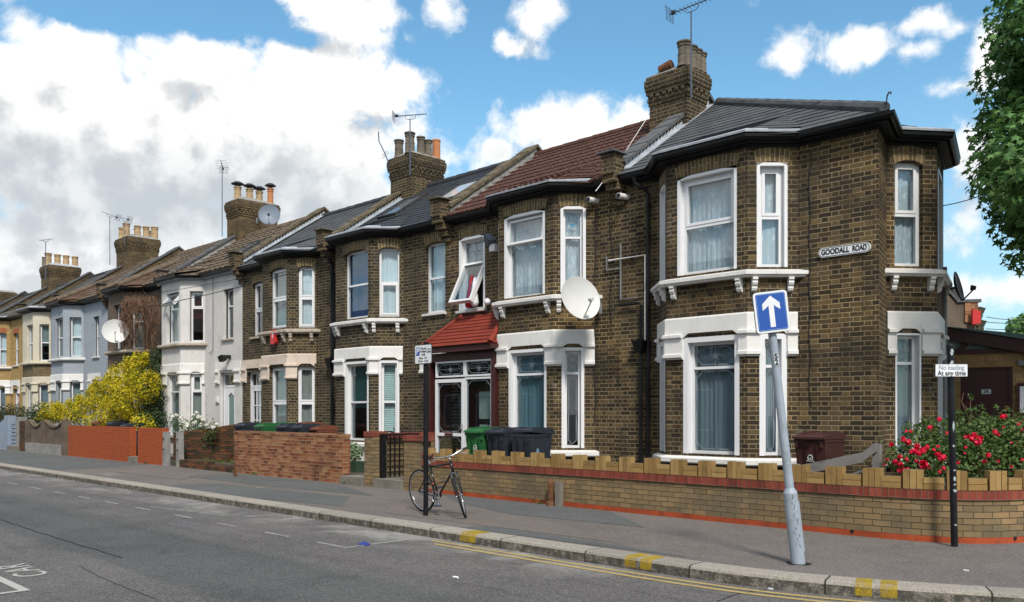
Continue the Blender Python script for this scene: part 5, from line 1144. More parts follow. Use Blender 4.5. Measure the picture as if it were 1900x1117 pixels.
# markings: double yellow lines follow the kerb
def strip(name, path, o0, o1, mat, z=-.115, label=None):
    m = MB(); a, b = offs(path, o0), offs(path, o1)
    for k in range(len(path)-1): m.poly([(*a[k], z), (*b[k], z), (*b[k+1], z), (*a[k+1], z)])
    return struct(name, m, mat, label)
ky = [p for p in KERB if -8.75 < p[0] and p[1] < 12]; ky = [(-8.75, 7.455)]+ky
strip('yellow_line', ky, .15, .215, M_yline); strip('yellow_line', [(-8.5, 7.455)]+ky[1:], .31, .375, M_yline)
for k, x in enumerate((-26.4, -24.8, -23.1, -21.4, -19.7, -18.3, -16.9, -15.5, -13.9, -12.45, -11.0, -9.68)):
    m = MB(); L = .62 if k > 3 else .8; m.poly([(x, 6.12, -.115), (x+L, 6.12, -.115), (x+L, 6.17, -.115), (x, 6.17, -.115)]); struct('parking_bay_dash', m, M_wline)
m = MB(); m.poly([(-9.06, 6.12, -.1145), (-9.01, 6.12, -.1145), (-9.01, 7.2, -.1145), (-9.06, 7.2, -.1145)]); struct('parking_bay_end_line', m, M_wline)
m = MB(); m.poly([(-15.6, 6.45, -.115), (-13.0, 6.9, -.115), (-12.4, 7.0, -.115), (-12.9, 6.62, -.115), (-15.2, 6.3, -.115)]); struct('chalky_scuff', m, M_chalk)
m = MB(); m.poly([(-12.9, 5.55, -.115), (-11.1, 5.45, -.115), (-11.1, 5.8, -.115), (-12.9, 5.9, -.115)]); struct('chalk_scribble', m, M_scrib)
text_mesh('road_lettering', 'CAR', .44, M_wletter, None, (-10.16, 2.86, -.1149), (-1, 0, 0), (0, -1, 0), spacing=1.12, depth=.0008, kind='structure')
m = MB(); m.poly([(-10.3, 2.50, -.115), (-9.03, 2.50, -.115), (-9.03, 2.585, -.115), (-10.3, 2.585, -.115)]); m.poly([(-9.03, 1.2, -.115), (-8.96, 1.2, -.115), (-8.96, 2.585, -.115), (-9.03, 2.585, -.115)]); struct('parking_bay_corner', m, M_wletter)
def crack(pts, w):
    m = MB(); rnd = random.Random(9); out = []
    for (a, b) in zip(pts[:-1], pts[1:]):
        for k in range(10): f = k/10; out.append((a[0]+(b[0]-a[0])*f+rnd.uniform(-.012, .012), a[1]+(b[1]-a[1])*f+rnd.uniform(-.012, .012)))
    out.append(pts[-1]); a = offs(out, -w/2); b = offs(out, w/2)
    for k in range(len(out)-1): m.poly([(*a[k], -.1165), (*b[k], -.1165), (*b[k+1], -.1165), (*a[k+1], -.1165)])
    struct('road_crack', m, M_rub)
crack([ground(0, 964, -.12), ground(100, 997, -.12), ground(226, 1035, -.12)], .022); crack([ground(146, 1050, -.12), ground(200, 1078, -.12), ground(290, 1112, -.12)], .008); crack([ground(1330, 1117, -.12), ground(1362, 1104, -.12), ground(1430, 1092, -.12)], .012)
# yellow loading marks over the kerb edge
def kerbmark(s):
    c = [p for p in KERB]
    i = min(range(len(acc)-1), key=lambda k: abs((acc[k]+acc[k+1])/2-s) if acc[k] <= s <= acc[k+1] else 1e9)
    f = (s-acc[i])/(acc[i+1]-acc[i]); a, b = KERB[i], KERB[i+1]; L = math.hypot(b[0]-a[0], b[1]-a[1]); ex = ((b[0]-a[0])/L, (b[1]-a[1])/L); n = (ex[1], -ex[0]); P = (a[0]+(b[0]-a[0])*f, a[1]+(b[1]-a[1])*f)
    m = MB(); m.extr([(-.27, .0075), (-.27, .0105), (-.045, .0115), (-.013, .003), (.003, -.024), (.008, -.10), (.0065, -.10), (0, -.03), (-.045, .008)], P, ex, n, -.07, .07); struct('kerb_loading_mark', m, M_kmark)
M_kmark = line_paint('worn_yellow_kerb_paint', (.46, .32, .03), .51)
def arc_at(px, py):
    q = ground(px, py); return min(((acc[i]+(acc[i+1]-acc[i])*f/20, (KERB[i][0]+(KERB[i+1][0]-KERB[i][0])*f/20-q[0])**2+(KERB[i][1]+(KERB[i+1][1]-KERB[i][1])*f/20-q[1])**2) for i in range(len(acc)-1) for f in range(20)), key=lambda t: t[1])[0]
for px, py in ((867, 988), (888, 991), (1166, 1036), (1196, 1040), (1602, 1080), (1650, 1084)): kerbmark(arc_at(px, py))
# ------------------------------------------------------------------ garden walls
def wall_box(mb, x0, x1, z1, y0=10.78, th=.215, z0=0): mb.box(x0, x1, y0, y0+th, z0, z1)
G1 = 'front garden walls'
WP = [(-13.25, 10.78), (-9, 10.78), (-6, 10.78), (-4.9, 10.77), (-4.2, 10.80), (-3.7, 10.92), (-3.3, 11.20), (-3.02, 11.62), (-2.9, 12.2), (-2.98, 13.2), (-3.55, 15.4), (-4.4, 18.5)]
WP = smooth_path(WP)
T = thing('garden_wall', 'long curved buff brick garden wall with castle-like stepped coping along the corner house', 'garden wall', (-8, 10.8, 0), G1)
m = MB(); m.sweep(WP, [(-.215, -.05), (0, -.05), (0, .51), (-.215, .51)])
wacc = [0]
for a, b in zip(WP[:-1], WP[1:]): wacc.append(wacc[-1]+math.hypot(b[0]-a[0], b[1]-a[1]))
def along(mb, vz):
    for fi, f in enumerate(mb.f):
        if len(f) == 4 and f[0]//4 != f[2]//4:
            a = f[0]//4; j = f[0] % 4
            z0, z1 = mb.v[f[0]].z, mb.v[f[1]].z
            if j % 2 == 1: mb.uv[fi] = [(wacc[a], z0-vz), (wacc[a], z1-vz), (wacc[a+1], z1-vz), (wacc[a+1], z0-vz)]
            else: mb.uv[fi] = [(wacc[a], 0), (wacc[a], .2), (wacc[a+1], .2), (wacc[a+1], 0)]
along(m, 0); m.build('wall', M_gyellow, T)
m = MB(); m.sweep(WP, [(-.22, -.04), (.006, -.04), (.006, .072), (-.22, .072)]); along(m, 0); m.build('red_plinth', M_redbase, T)
m = MB(); m.sweep(WP, [(-.235, .513), (.022, .513), (.022, .625), (-.235, .625)]); along(m, .513); m.build('red_brick_course', M_redc, T)
m = MB(); rnd = random.Random(4); s = .05; per = .478
def onpath(s):
    for i in range(len(wacc)-1):
        if wacc[i] <= s <= wacc[i+1]:
            f = (s-wacc[i])/(wacc[i+1]-wacc[i]); a, b = WP[i], WP[i+1]; L = wacc[i+1]-wacc[i]
            return (a[0]+(b[0]-a[0])*f, a[1]+(b[1]-a[1])*f), ((b[0]-a[0])/L, (b[1]-a[1])/L)
    return WP[-1], (0, 1)
while s < wacc[-1]-.5:
    for k in range(3):
        P, ex = onpath(s+.0375+k*.075); n = (ex[1], -ex[0]); j = rnd.uniform(-.003, .003); m.ob(P, ex, n, -.0345, .0345, -.112+j, .006+j, .629, .858+rnd.uniform(-.005, .005))
    P, ex = onpath(s+.225+.115); n = (ex[1], -ex[0])
    for k in range(2):
        j = rnd.uniform(-.003, .003); m.ob(P, ex, n, -.112, .112, -.112+j, .004+j, .629+k*.073, .629+k*.073+.068)
    s += per
m.build('stepped_coping_bricks', M_merlon, T)
for px in (948, 1597, 1875):
    u = min(range(len(WP)), key=lambda i: abs(CX+FPX*(WP[i][0]+WP[i][1])/(WP[i][1]-WP[i][0])-px))
    P, ex = WP[u], ((WP[u+1][0]-WP[u][0]), (WP[u+1][1]-WP[u][1])); L = math.hypot(*ex); n = (ex[1]/L, -ex[0]/L); h = MB(); h.tube([(P[0]-n[0]*.05, P[1]-n[1]*.05, .055), (P[0]+n[0]*.012, P[1]+n[1]*.012, .055)], .024, 10); h.build('weep_pipe', M_ink, T)
T = thing('gate_pier', 'buff brick wall end with red cap at the right of the open lattice gate', 'gate pier', (-13.55, 10.8, 0), 'gate piers')
m = MB(); wall_box(m, -13.82, -13.255, .98, 10.77, .23); m.build('pier', M_gyellow, T); m = MB(); m.box(-13.84, -13.16, 10.745, 11.02, .983, 1.095); m.build('red_cap', M_redc, T)
T = thing('gate_pier', 'narrow buff brick pier with red cap at the left of the open lattice gate', 'gate pier', (-14.98, 10.8, 0), 'gate piers')
m = MB(); wall_box(m, -15.15, -14.82, 1.04, 10.76, .34); m.build('pier', M_gyellow, T); m = MB(); m.box(-15.16, -14.81, 10.745, 11.12, 1.043, 1.15); m.build('red_cap', M_redc, T)
T = thing('garden_wall', 'buff brick dividing wall with red coping running back behind the lattice gate', 'garden wall', (-15, 12, 0), G1)
m = MB(); m.box(-15.10, -14.88, 11.105, 12.95, 0, 1.0); m.build('wall', M_gyellow, T); m = MB(); m.box(-15.12, -14.86, 11.125, 12.95, 1.003, 1.11); m.build('red_coping', M_redc, T)
T = thing('garden_wall', 'multicoloured red brick front wall with bins behind it', 'garden wall', (-18.4, 10.8, 0), G1)
m = MB(); wall_box(m, -20.85, -15.98, 1.0, 10.76); m.box(-20.85, -20.63, 10.976, 11.9, 0, 1.0); m.build('wall', M_redmulti, T); m = MB(); m.box(-20.86, -15.97, 10.75, 10.985, 1.003, 1.075); m.build('brick_coping', M_redmulti, T)
T = thing('garden_wall', 'crumbling old red brick dividing wall by the white pebbledashed house', 'garden wall', (-24.8, 12, 0), G1)
m = MB(); m.plate([(10.95, 0), (12.95, 0), (12.95, 1.20), (12.2, 1.10), (11.6, 1.02), (10.95, .96)], (-24.75, 0), (0, 1), (1, 0), -.12, .11); m.build('wall', M_oldred, T)
T = thing('garden_wall', 'low broken dark brick kerb wall before the open garden', 'garden wall', (-22.4, 10.8, 0), G1)
m = MB(); m.box(-24.0, -22.3, 10.74, 10.97, 0, .22); m.box(-22.3, -20.9, 10.72, 10.95, 0, .14); m.build('wall', M_oldred, T)
for x, y, a in ((-22.9, 11.5, .22), (-21.2, 11.3, .35), (-21.5, 12.0, .25)):
    m = MB(); m.ob((x, y), (.9, .43), (-.43, .9), -.25, .25, -.13, .13, .17, .17+a); o = tag(m.build('rubble_block', M_oldred), {-22.9: 'low rubble block lying mid garden beside the low broken wall', -21.2: 'rubble block against the multicoloured brick wall', -21.5: 'rubble block nearer the house behind the others'}[x], 'rubble', 'rubble blocks in the open garden')
for x, z, l, r in ((-25.12, .98, 'plain concrete fence post beside the short orange wall', .02), (-24.2, 1.0, 'pale stained concrete fence post with bolt holes before the old red wall', -.015)):
    m = MB(); m.frustum((x, 10.85, 0), (.09, .08), (x+r, 10.85, z), (.085, .075)); T = tag(m.build('concrete_post', M_concrete), l, 'fence post', 'concrete posts')
    for zz in (.45, .75):
        q = MB(); q.box(x-.02, x+.02, 10.755, 10.775, zz, zz+.05); q.build('bolt_hole', M_ink, T)
for x0, x1, l in ((-27.0, -25.28, 'short orange painted brick front wall'), (-33.15, -27.66, 'long orange painted brick front wall with a bin behind its end')):
    m = MB(); wall_box(m, x0, x1, 1.08, 10.78); m.box(x0, x1, 10.775, 11.0, 1.0805, 1.1) if False else None; tag(m.build('garden_wall', M_orange), l, 'garden wall', G1)
T = thing('garden_wall', 'brown rendered garden wall with scooped panels between its pillars', 'garden wall', (-35.5, 10.8, 0), G1)
m = MB(); xs = (-37.75, -35.85, -33.55)
for x in xs: m.box(x-.14, x+.14, 10.72, 10.98, 0, 1.24)
for a, b in zip(xs[:-1], xs[1:]):
    a += .14; b -= .14; k = 12; top = [(a+(b-a)*j/k, 1.20-.24*math.sin(math.pi*j/k)) for j in range(k+1)]
    m.plate([(a, 0), (b, 0)]+top[::-1], (0, 10.80), (1, 0), (0, -1), -.12, 0)
m.build('wall', M_brownr, T)
m = MB(); 
for a, b in zip(xs[:-1], xs[1:]):
    a += .145; b -= .145; k = 12
    for j in range(k):
        f0, f1 = j/k, (j+1)/k; m.plate([(a+(b-a)*f0, 1.205-.24*math.sin(math.pi*f0)), (a+(b-a)*f1, 1.205-.24*math.sin(math.pi*f1)), (a+(b-a)*f1, 1.265-.24*math.sin(math.pi*f1)), (a+(b-a)*f0, 1.265-.24*math.sin(math.pi*f0))], (0, 10.80), (1, 0), (0, -1), -.15, .04)
m.build('scooped_coping', M_coping, T); m = MB(); m.box(-37.6, -33.75, 10.64, 10.795, 0, .36); m.build('stone_plinth', M_concrete, T)
T = thing('gate_pier', 'weathered brick gate pier with flaking face next to the blue wall', 'gate pier', (-38.8, 10.8, 0), 'gate piers'); m = MB(); wall_box(m, -38.75, -37.95, 1.2, 10.76, .3); m.build('pier', M_oldred, T); m = MB(); m.box(-39.25, -38.8, 10.76, 11.06, 0, 1.36); m.build('grey_post', M_concrete, T)
T = thing('garden_wall', 'pale blue painted garden wall with scooped top at the far left', 'garden wall', (-42.5, 10.8, 0), G1)
m = MB(); wall_box(m, -40.75, -40.2, 1.42, 10.74, .3); k = 10; a, b = -43.5, -40.75; top = [(a+(b-a)*j/k, 1.36-.3*math.sin(math.pi*j/k)) for j in range(k+1)]; m.plate([(a, 0), (b, 0)]+top[::-1], (0, 10.80), (1, 0), (0, -1), -.15, 0); wall_box(m, -44.0, -43.5, 1.42, 10.74, .3); m.box(-48, -44, 10.8, 10.95, 0, 1.1); m.build('wall', M_blueb2, T)
T = thing('gate', 'pale blue slatted gate beside the blue painted wall', 'gate', (-39.7, 10.9, 0)); m = MB()
for k in range(7): m.box(-40.18, -39.28, 10.86, 10.90, .12+k*.155, .24+k*.155)
m.build('slats', M_blueb2, T); m = MB(); m.box(-40.18, -40.08, 10.905, 10.94, .1, 1.2); m.box(-39.38, -39.28, 10.905, 10.94, .1, 1.2); m.build('frame', M_blueb2, T)
# iron gates
T = thing('gate', 'black iron lattice gate standing open', 'gate', (-14.78, 11.0, 0), 'iron gates'); x = -14.76
m = MB(); ln = .86
for k in range(8): y = 11.02+ln*k/7; m.box(x-.012, x+.012, y-.008, y+.008, .14, 1.08)
for k in range(8): z = .17+.86*k/7; m.box(x-.010, x+.010, 11.02, 11.02+ln, z-.007, z+.007)
m.build('lattice', M_rustblk if 'M_rustblk' in globals() else M_black, T)
m = MB(); m.box(x-.05, x+.05, 10.90, 11.0, 0, 1.10); m.box(x-.02, x+.02, 11.02+ln, 11.02+ln+.03, .1, 1.10); m.box(x-.018, x+.018, 11.0, 11.02+ln, .09, .13); m.box(x-.018, x+.018, 11.0, 11.02+ln, 1.06, 1.10); m.build('frame', M_black, T)
m = MB()
for k in range(3): y = 11.02+ln*(k+1)/4; m.tube([(x, y, 1.10), (x, y, 1.17)], [.008, .008], 6); m.lathe((x, y, 1.17), [(.001, 0), (.018, .02), (.012, .04), (.002, .08)], 8)
m.build('finials', M_black, T)
T = thing('gate', 'narrow black iron gate with arched top seen almost edge-on beside the brick pier', 'gate', (-15.22, 10.9, 0), 'iron gates'); x = -15.2
m = MB(); ln = .80
for k in range(9): y = 11.0+ln*k/8; m.box(x-.009, x+.009, y-.008, y+.008, .12, 1.0+.14*math.sin(math.pi*k/8))
m.build('bars', M_black, T); m = MB(); m.tube([(x, 11.0+ln*k/16, 1.0+.14*math.sin(math.pi*k/16)) for k in range(17)], .014, 6); m.box(x-.015, x+.015, 11.0, 11.0+ln, .12, .15); m.box(x-.015, x+.015, 11.0, 11.0+ln, .7, .73); m.box(x-.02, x+.02, 10.97, 11.0, .05, 1.03); m.build('frame', M_black, T)
# steps / paths at the openings
for x0, x1, y0, l in ((-16.0, -15.17, 10.70, 'front_path'), (-14.80, -13.85, 10.72, 'front_path'), (-27.64, -27.02, 10.72, 'front_path'), (-40.1, -38.8, 10.65, 'front_path')):
    m = MB(); m.box(x0+.02, x1-.02, y0, 12.4, -.02, .178); struct(l, m, M_slab)
# stubs at the buff wall
q = ground(1003, 941); T = thing('bollard', 'short rusty iron stub post against the buff wall', 'bollard', (q[0], 10.68, 0)); m = MB(); m.lathe((q[0]-.03, 10.68, 0), [(.085, 0), (.08, .05), (.052, .08), (.05, .30), (.055, .34), (.05, .40), (.03, .44), (.005, .46)], 12); m.build('post', M_rust, T); m = MB(); m.tube([(q[0]-.03, 10.62, .36), (q[0]-.03, 10.64, .40), (q[0]-.03, 10.63, .30)], .012, 6); m.build('ring', M_rust, T)
m = MB(); m.box(q[0]+.10, q[0]+.20, 10.64, 10.735, 0, .40); tag(m.build('stub_post', M_slab), 'square grey stub post beside the rusty iron stub', 'post')
m = MB(); q = ground(440, 884); m.frustum((q[0], q[1]-.05, 0), (.05, .02), (q[0], q[1]-.05, .33), (.04, .015)); tag(m.build('stub_post', M_rust), 'thin rusty stake at the left end of the multicoloured brick wall', 'post')
# broken fence by the corner house
T = thing('broken_fence', 'broken grey wooden fence with a sagging rail by the brown bin', 'fence', (-5.3, 12.0, .17)); fy = 11.9
m = MB(); a, b = pt(1480, 873, fy), pt(1603, 848, fy); d = (b-a).normalized(); up = Vector((0, 0, .085))
def plank(mb, a, b, h, th):
    for s in (0,): 
        pts = [a-Vector((0, 0, h)), b-Vector((0, 0, h)), b+Vector((0, 0, h)), a+Vector((0, 0, h))]; i = len(mb.v); mb.v.extend(pts+[p+Vector((0, th, 0)) for p in pts])
        for q in ((0, 1, 2, 3), (7, 6, 5, 4), (0, 4, 5, 1), (1, 5, 6, 2), (2, 6, 7, 3), (3, 7, 4, 0)): mb.f.append(tuple(i+z for z in q)); mb.uv.append(None)
plank(m, a, b, .07, .03); c = pt(1626, 829, fy); plank(m, b+Vector((-.02, .001, .0)), c, .065, .029); m.build('rail', M_wood, T)
m = MB(); p = pt(1626, 850, fy+.05); m.box(p.x-.05, p.x+.05, fy+.035, fy+.12, .17, pt(1626, 824, fy).z); m.build('post', M_wood, T)
m = MB(); p = pt(1500, 872, fy); m.box(p.x-.26, p.x-.12, fy-.04, fy-.005, .17, p.z+.08); m.build('stub', M_concrete, T)
m = MB(); a, b = pt(1580, 880, fy), pt(1620, 868, fy)
for k in range(5): plank(m, a+Vector((0, .06*k, .01*k)), b+Vector((0, .06*k, .015*k)), .012, .04)
m.build('fallen_slats', M_wood, T)
# ------------------------------------------------------------------ wheelie bins
def make_bin(label, mat, logo=None, sticker=False, body_lab=None):
    T = thing('wheelie_bin', label, 'wheelie bin', (0, 0, 0), 'wheelie bins')
    m = MB(); m.frustum((0, .02, .06), (.225, .245), (0, 0, .94), (.275, .335)); m.box(-.285, .285, -.345, .335, .94, .985)
    for s in (-1, 1):
        for k in range(2): m.frustum((s*(.10+.0), -.235, .15), (.012, .02), (s*.10, -.325, .88), (.012, .018))
        m.box(s*.22-.02, s*.22+.02, -.36, -.30, .86, .94)
    m.build('body', mat, T)
    l = MB(); l.ob((0, 0), (1, 0), (0, 1), -.295, .295, -.385, .36, .988, 1.02); i = len(l.v)
    k = 8; prof = [(-.375, 1.02), (-.33, 1.045), (-.1, 1.075), (.2, 1.085), (.33, 1.07), (.36, 1.02)]
    l.extr(prof, (0, 0), (1, 0), (0, 1), -.28, .28); l.box(-.12, .12, -.415, -.38, .985, 1.005); 
    for s in (-1, 1): l.extr([(-.30, 1.05), (-.28, 1.085), (.2, 1.105), (.3, 1.09), (.3, 1.05)], (0, 0), (1, 0), (0, 1), s*.17-.03, s*.17+.03)
    l.build('lid', mat, T)
    h = MB(); h.tube([(-.24, .33, .95), (-.24, .41, 1.0), (.24, .41, 1.0), (.24, .33, .95)], .016, 8); h.build('handle', mat, T)
    for s in (-1, 1):
        w = MB(); w.tube([(s*.20-.025, .27, .10), (s*.20+.025, .27, .10)], .10, 16); w.build('wheel', M_rub, T)
    if logo:
        yb = lambda z: -.345+.0-.10*(0.94-z)/.88*.9-.0
        def P(x, z): return Vector((x, -.335+(.94-z)*.125-.012, z))
        g = MB(); pts = [P((.042*math.cos(a)), .71+.045*math.sin(a)) for a in [math.radians(q) for q in range(-40, 221, 20)]]; g.tube(pts, .006, 5); g.tube([P(-.016, .685), P(0, .715), P(.016, .685)], .005, 5); g.tube([P(-.075, .665), P(.075, .665)], .004, 5); g.build('logo_mark', M_letter, T)
        lt = MB(); lr = random.Random(8)
        for k, t in enumerate(logo):
            x = -.011*len(t)*.5-.02
            for ch in t:
                wd = lr.uniform(.006, .012)
                if ch != ' ': a, b = P(x, .60-k*.05), P(x+wd, .625-k*.05); lt.box(a.x, b.x, a.y-.004, a.y, a.z, b.z)
                x += .014
        lt.build('lettering', M_letter, T)
    if sticker:
        s_ = MB(); s_.lathe((.0, 0, 0), [(.001, 0), (.1, 0)], 20, None)
        vs = [Vector((.262-.0+(v.z), v.x*.62-.10, .55+v.y*1.9)) for v in s_.v]
        vs = [Vector((.225+.05*(q.z-.06)/.88+.006, q.y, q.z)) for q in vs]; s_.v = vs; s_.build('sticker', M_sticker, T)
    return T
M_sticker = plain('pale_blue_sticker', (.35, .55, .66), .5, .2, 20)
def put(T, x, y, z=.17, rz=0): T.location = (x, y, z); T.rotation_euler = (0, 0, rz)
g = make_bin('green wheelie bin with white council logo beside the porch', M_bingreen, ('xxxxx xx', 'xxxxxx')); put(g, -12.24, 11.50, .17, math.radians(4))
k1 = make_bin('charcoal wheelie bin between the green bin and the blue stickered bin', M_binblack, ('xxxxx xxxxx',)); put(k1, -11.66, 11.52, .17, math.radians(-2))
for c in list(k1.children):
    if c.name.startswith('logo_mark'): bpy.data.objects.remove(c)
k2 = make_bin('charcoal wheelie bin with pale blue oval sticker on its side', M_binblack, None, True); put(k2, -11.0, 11.50, .17, math.radians(1))
for c in k2.children:
    if c.name.startswith('lid'): c.rotation_euler = (math.radians(-4), 0, math.radians(0)); c.location = (0, .0, .012)
br = make_bin('brown wheelie bin with white arch logo against the corner house wall', M_binbrown, ('xxxxx xxxx',)); put(br, -5.92, 12.38, .17, math.radians(-3))
SW = {'charcoal_bin_plastic': M_bingreen}
for b_ in (g, k1, k2, br): b_.scale = (.88, .86, 1)
def binat(px, y, label, mats=None, rz=0, z=.17): return dup(k1, (gX(px, y), y, z), rz, label, 'wheelie bins', mats)
binat(462, 12.0, 'charcoal wheelie bin leftmost behind the multicoloured brick wall', None, .1)
binat(500, 11.7, 'green wheelie bin behind the multicoloured brick wall', {'charcoal_bin_plastic': M_bingreen}, -.06)
binat(528, 12.25, 'second green wheelie bin farther back behind the multicoloured wall', {'charcoal_bin_plastic': M_bingreen}, .05)
binat(541, 11.6, 'charcoal wheelie bin in the middle behind the multicoloured brick wall', None, .03)
binat(572, 12.35, 'red-brown wheelie bin with raised lid behind the charcoal ones', {'charcoal_bin_plastic': M_binred}, -.05, .20)
binat(570, 11.6, 'charcoal wheelie bin right of the middle one behind the multicoloured wall', None, -.04)
binat(597, 11.85, 'red-brown wheelie bin rightmost behind the multicoloured brick wall', {'charcoal_bin_plastic': M_binred}, .06, .13)
binat(220, 11.35, 'charcoal wheelie bin behind the long orange wall', None, .05); binat(247, 11.3, 'charcoal wheelie bin showing past the end of the long orange wall', None, -.05, .10)
binat(192, 11.5, 'red-brown wheelie bin behind the long orange wall', {'charcoal_bin_plastic': M_binred}, .05)
# ------------------------------------------------------------------ signs and posts
q = ground(790, 957); T = thing('parking_sign', 'permit parking sign on a black post with the bicycle locked to it', 'parking sign', (q[0], q[1], 0))
def ztop(py, q): d = (q[1]-q[0])*R2; return EYE+(HY-py)/FPX*d
PZ = ztop(636, q); m = MB(); m.tube([(q[0], q[1], -.02), (q[0], q[1], PZ)], .038, 14); m.tube([(q[0], q[1], PZ), (q[0], q[1], PZ+.012)], .040, 14); m.build('post', M_black, T)
zc = (ztop(640, q)+ztop(675, q))/2; w, h = .205, .150
def rrect(w, h, r, k=5): return [(sx*(w-r)+r*math.cos(a), sz*(h-r)+r*math.sin(a)) for sx, sz, a0 in ((1, 1, 0), (-1, 1, 90), (-1, -1, 180), (1, -1, 270)) for a in [math.radians(a0+90*j/k) for j in range(k+1)]]
P0 = (q[0]-.005, q[1]-.042); m = MB(); m.plate([(u, zc+z) for u, z in rrect(w, h, .03)], P0, (1, 0), (0, -1), -.004, .004); m.build('backing_plate', M_ink, T)
m = MB(); m.plate([(u, zc+z) for u, z in rrect(w-.014, h-.014, .022)], P0, (1, 0), (0, -1), .0035, .006); m.build('sign_face', M_signw, T)
m = MB(); m.plate([(u-.125, zc+.045+z) for u, z in rrect(.043, .062, .008)], P0, (1, 0), (0, -1), .0055, .0075); m.build('blue_panel', M_signb, T)
F = lambda u, z, o=.0085: (P0[0]+u, P0[1]-o, zc+z)
text_mesh('parking_letter', 'P', .125, M_signw, T, F(-.125, .045, .0085), (1, 0, 0), (0, 0, 1), bold=.003)
for t, u, z, s in (('Permit', .012, .085, .052), ('holders', .012, .042, .052), ('only', .012, -.003, .052), ('Mon - Fri', .0, -.058, .050), ('10 am - 4 pm', .0, -.102, .046)): text_mesh('lettering', t, s, M_ink, T, F(u, z, .0075), (1, 0, 0), (0, 0, 1), bold=.0)
m = MB(); m.plate([(.100, zc+.02), (.182, zc+.02), (.182, zc+.078), (.100, zc+.078)], P0, (1, 0), (0, -1), .0055, .0075); m.build('zone_panel', M_ink, T); text_mesh('zone_lettering', 'LN3', .042, M_signw, T, F(.141, .049, .009), (1, 0, 0), (0, 0, 1), bold=.0012)
# leaning one way sign
q = Vector((*ground(1481, 1046), 0)); FW = Vector((-R2, R2, 0)); RT = Vector((R2, R2, 0)); UPV = Vector((0, 0, 1))
d0 = (q.y-q.x)*R2; lean = (UPV+RT*(-48/426.)).normalized(); sx = RT-lean*RT.dot(lean); sx = (sx+FW*(-.06)).normalized(); fr = sx.cross(lean).normalized()
T = thing('one_way_sign', 'leaning grey post with a blue one way arrow sign', 'road sign', tuple(q)); Lt = 2.72; pxm = FPX/d0
hcol = (1046-908)/pxm
m = MB(); m.tube([q-lean*.05, q+lean*(hcol-.03), q+lean*(hcol+.02)], [.072, .070, .045], 20); m.build('post_base', M_greyp, T); m = MB(); m.tube([q+lean*(hcol), q+lean*(hcol+.8), q+lean*2.6], [.045, .043, .041], 18); m.build('post', M_greyp, T)
m = MB(); ee = sx*.073+fr*.0; 
for a, b in ((.12, hcol-.12),): m.tube([q+lean*a+sx*.070, q+lean*b+sx*.068], .012, 6)
m.build('cable_cover', M_greyp, T)
cpos = q+lean*((1046-580)/pxm/lean.z*1.0)+fr*.065; cpos = cpos+sx*(.0)
def lp(u, z, o): return cpos+sx*u+lean*z+fr*o
def lplate(mb, pts, o0, o1):
    k = len(pts); i = len(mb.v); mb.v.extend([lp(u, z, o0) for u, z in pts]+[lp(u, z, o1) for u, z in pts]); mb.f.append(tuple(i+j for j in reversed(range(k)))); mb.f.append(tuple(i+k+j for j in range(k))); mb.uv += [None, None]
    for j in range(k): mb.f.append((i+j, i+(j+1) % k, i+k+(j+1) % k, i+k+j)); mb.uv.append(None)
W_, H_ = .172, .210
m = MB(); lplate(m, rrect(W_, H_, .035), -.02, .008); m.build('sign_backing', M_galv, T); m = MB(); lplate(m, rrect(W_-.002, H_-.002, .034), .0078, .013); m.build('sign_border', M_signw, T)
m = MB(); lplate(m, rrect(W_-.024, H_-.022, .016), .0125, .015); m.build('blue_face', M_signb, T)
m = MB(); o = rrect(W_-.032, H_-.030, .013)
for a, b in zip(o, o[1:]+o[:1]): m.tube([lp(a[0], a[1], .0152), lp(b[0], b[1], .0152)], .0022, 4)
m.build('face_line', M_signl, T)
m = MB(); lplate(m, [(0, .165), (.088, .085), (.088, .018), (.026, .065), (.026, -.155), (-.026, -.155), (-.026, .065), (-.088, .018), (-.088, .085)], .0148, .017); m.build('arrow', M_signw, T)
z2 = (1046-665)/pxm; cpos = q+lean*z2+fr*.046
m = MB(); lplate(m, [(-.021, -.062), (.021, -.062), (.021, .062), (-.021, .062)], -.012, .0015); m.build('number_sticker', M_signw, T)
for t, zz in (('S', .030), ('2', -.030)): text_mesh('number', t, .075, M_ink, T, lp(0, zz, .003), tuple(sx), tuple(lean), bold=.003)
m = MB(); rnd = random.Random(2)
for k in range(26):
    a = q+lean*(.18+k*.021)+fr*.072*.99+sx*rnd.uniform(-.022, .03); m.tube([a, a+lean*rnd.uniform(.006, .03)+sx*rnd.uniform(-.012, .012)], .0022, 4)
m.build('pen_scrawl', M_ink, T)
m = MB(); 
for k in range(5):
    a = q+lean*(1.0+k*.16+rnd.uniform(0, .06))+fr*.044; m.ob((0, 0), (1, 0), (0, 1), 0, .001, 0, .001, 0, .001); m.v = m.v[:-8]; m.f = m.f[:-6]; m.uv = m.uv[:-6]
    w = rnd.uniform(.006, .014); h = rnd.uniform(.006, .022); i = len(m.v); m.v.extend([a-sx*w, a+sx*w*.6, a+sx*w*.7+lean*h, a-sx*w*.8+lean*h*1.2]); m.f.append((i, i+1, i+2, i+3)); m.uv.append(None)
m.build('torn_stickers', M_torn, T)
m = MB(); m.poly([q+Vector((-.13, -.02, .005)), q+Vector((-.02, -.13, .005)), q+Vector((.13, -.02, .005)), q+Vector((.1, .1, .005)), q+Vector((-.06, .12, .005))]); struct('pavement_gap', m, M_rub)
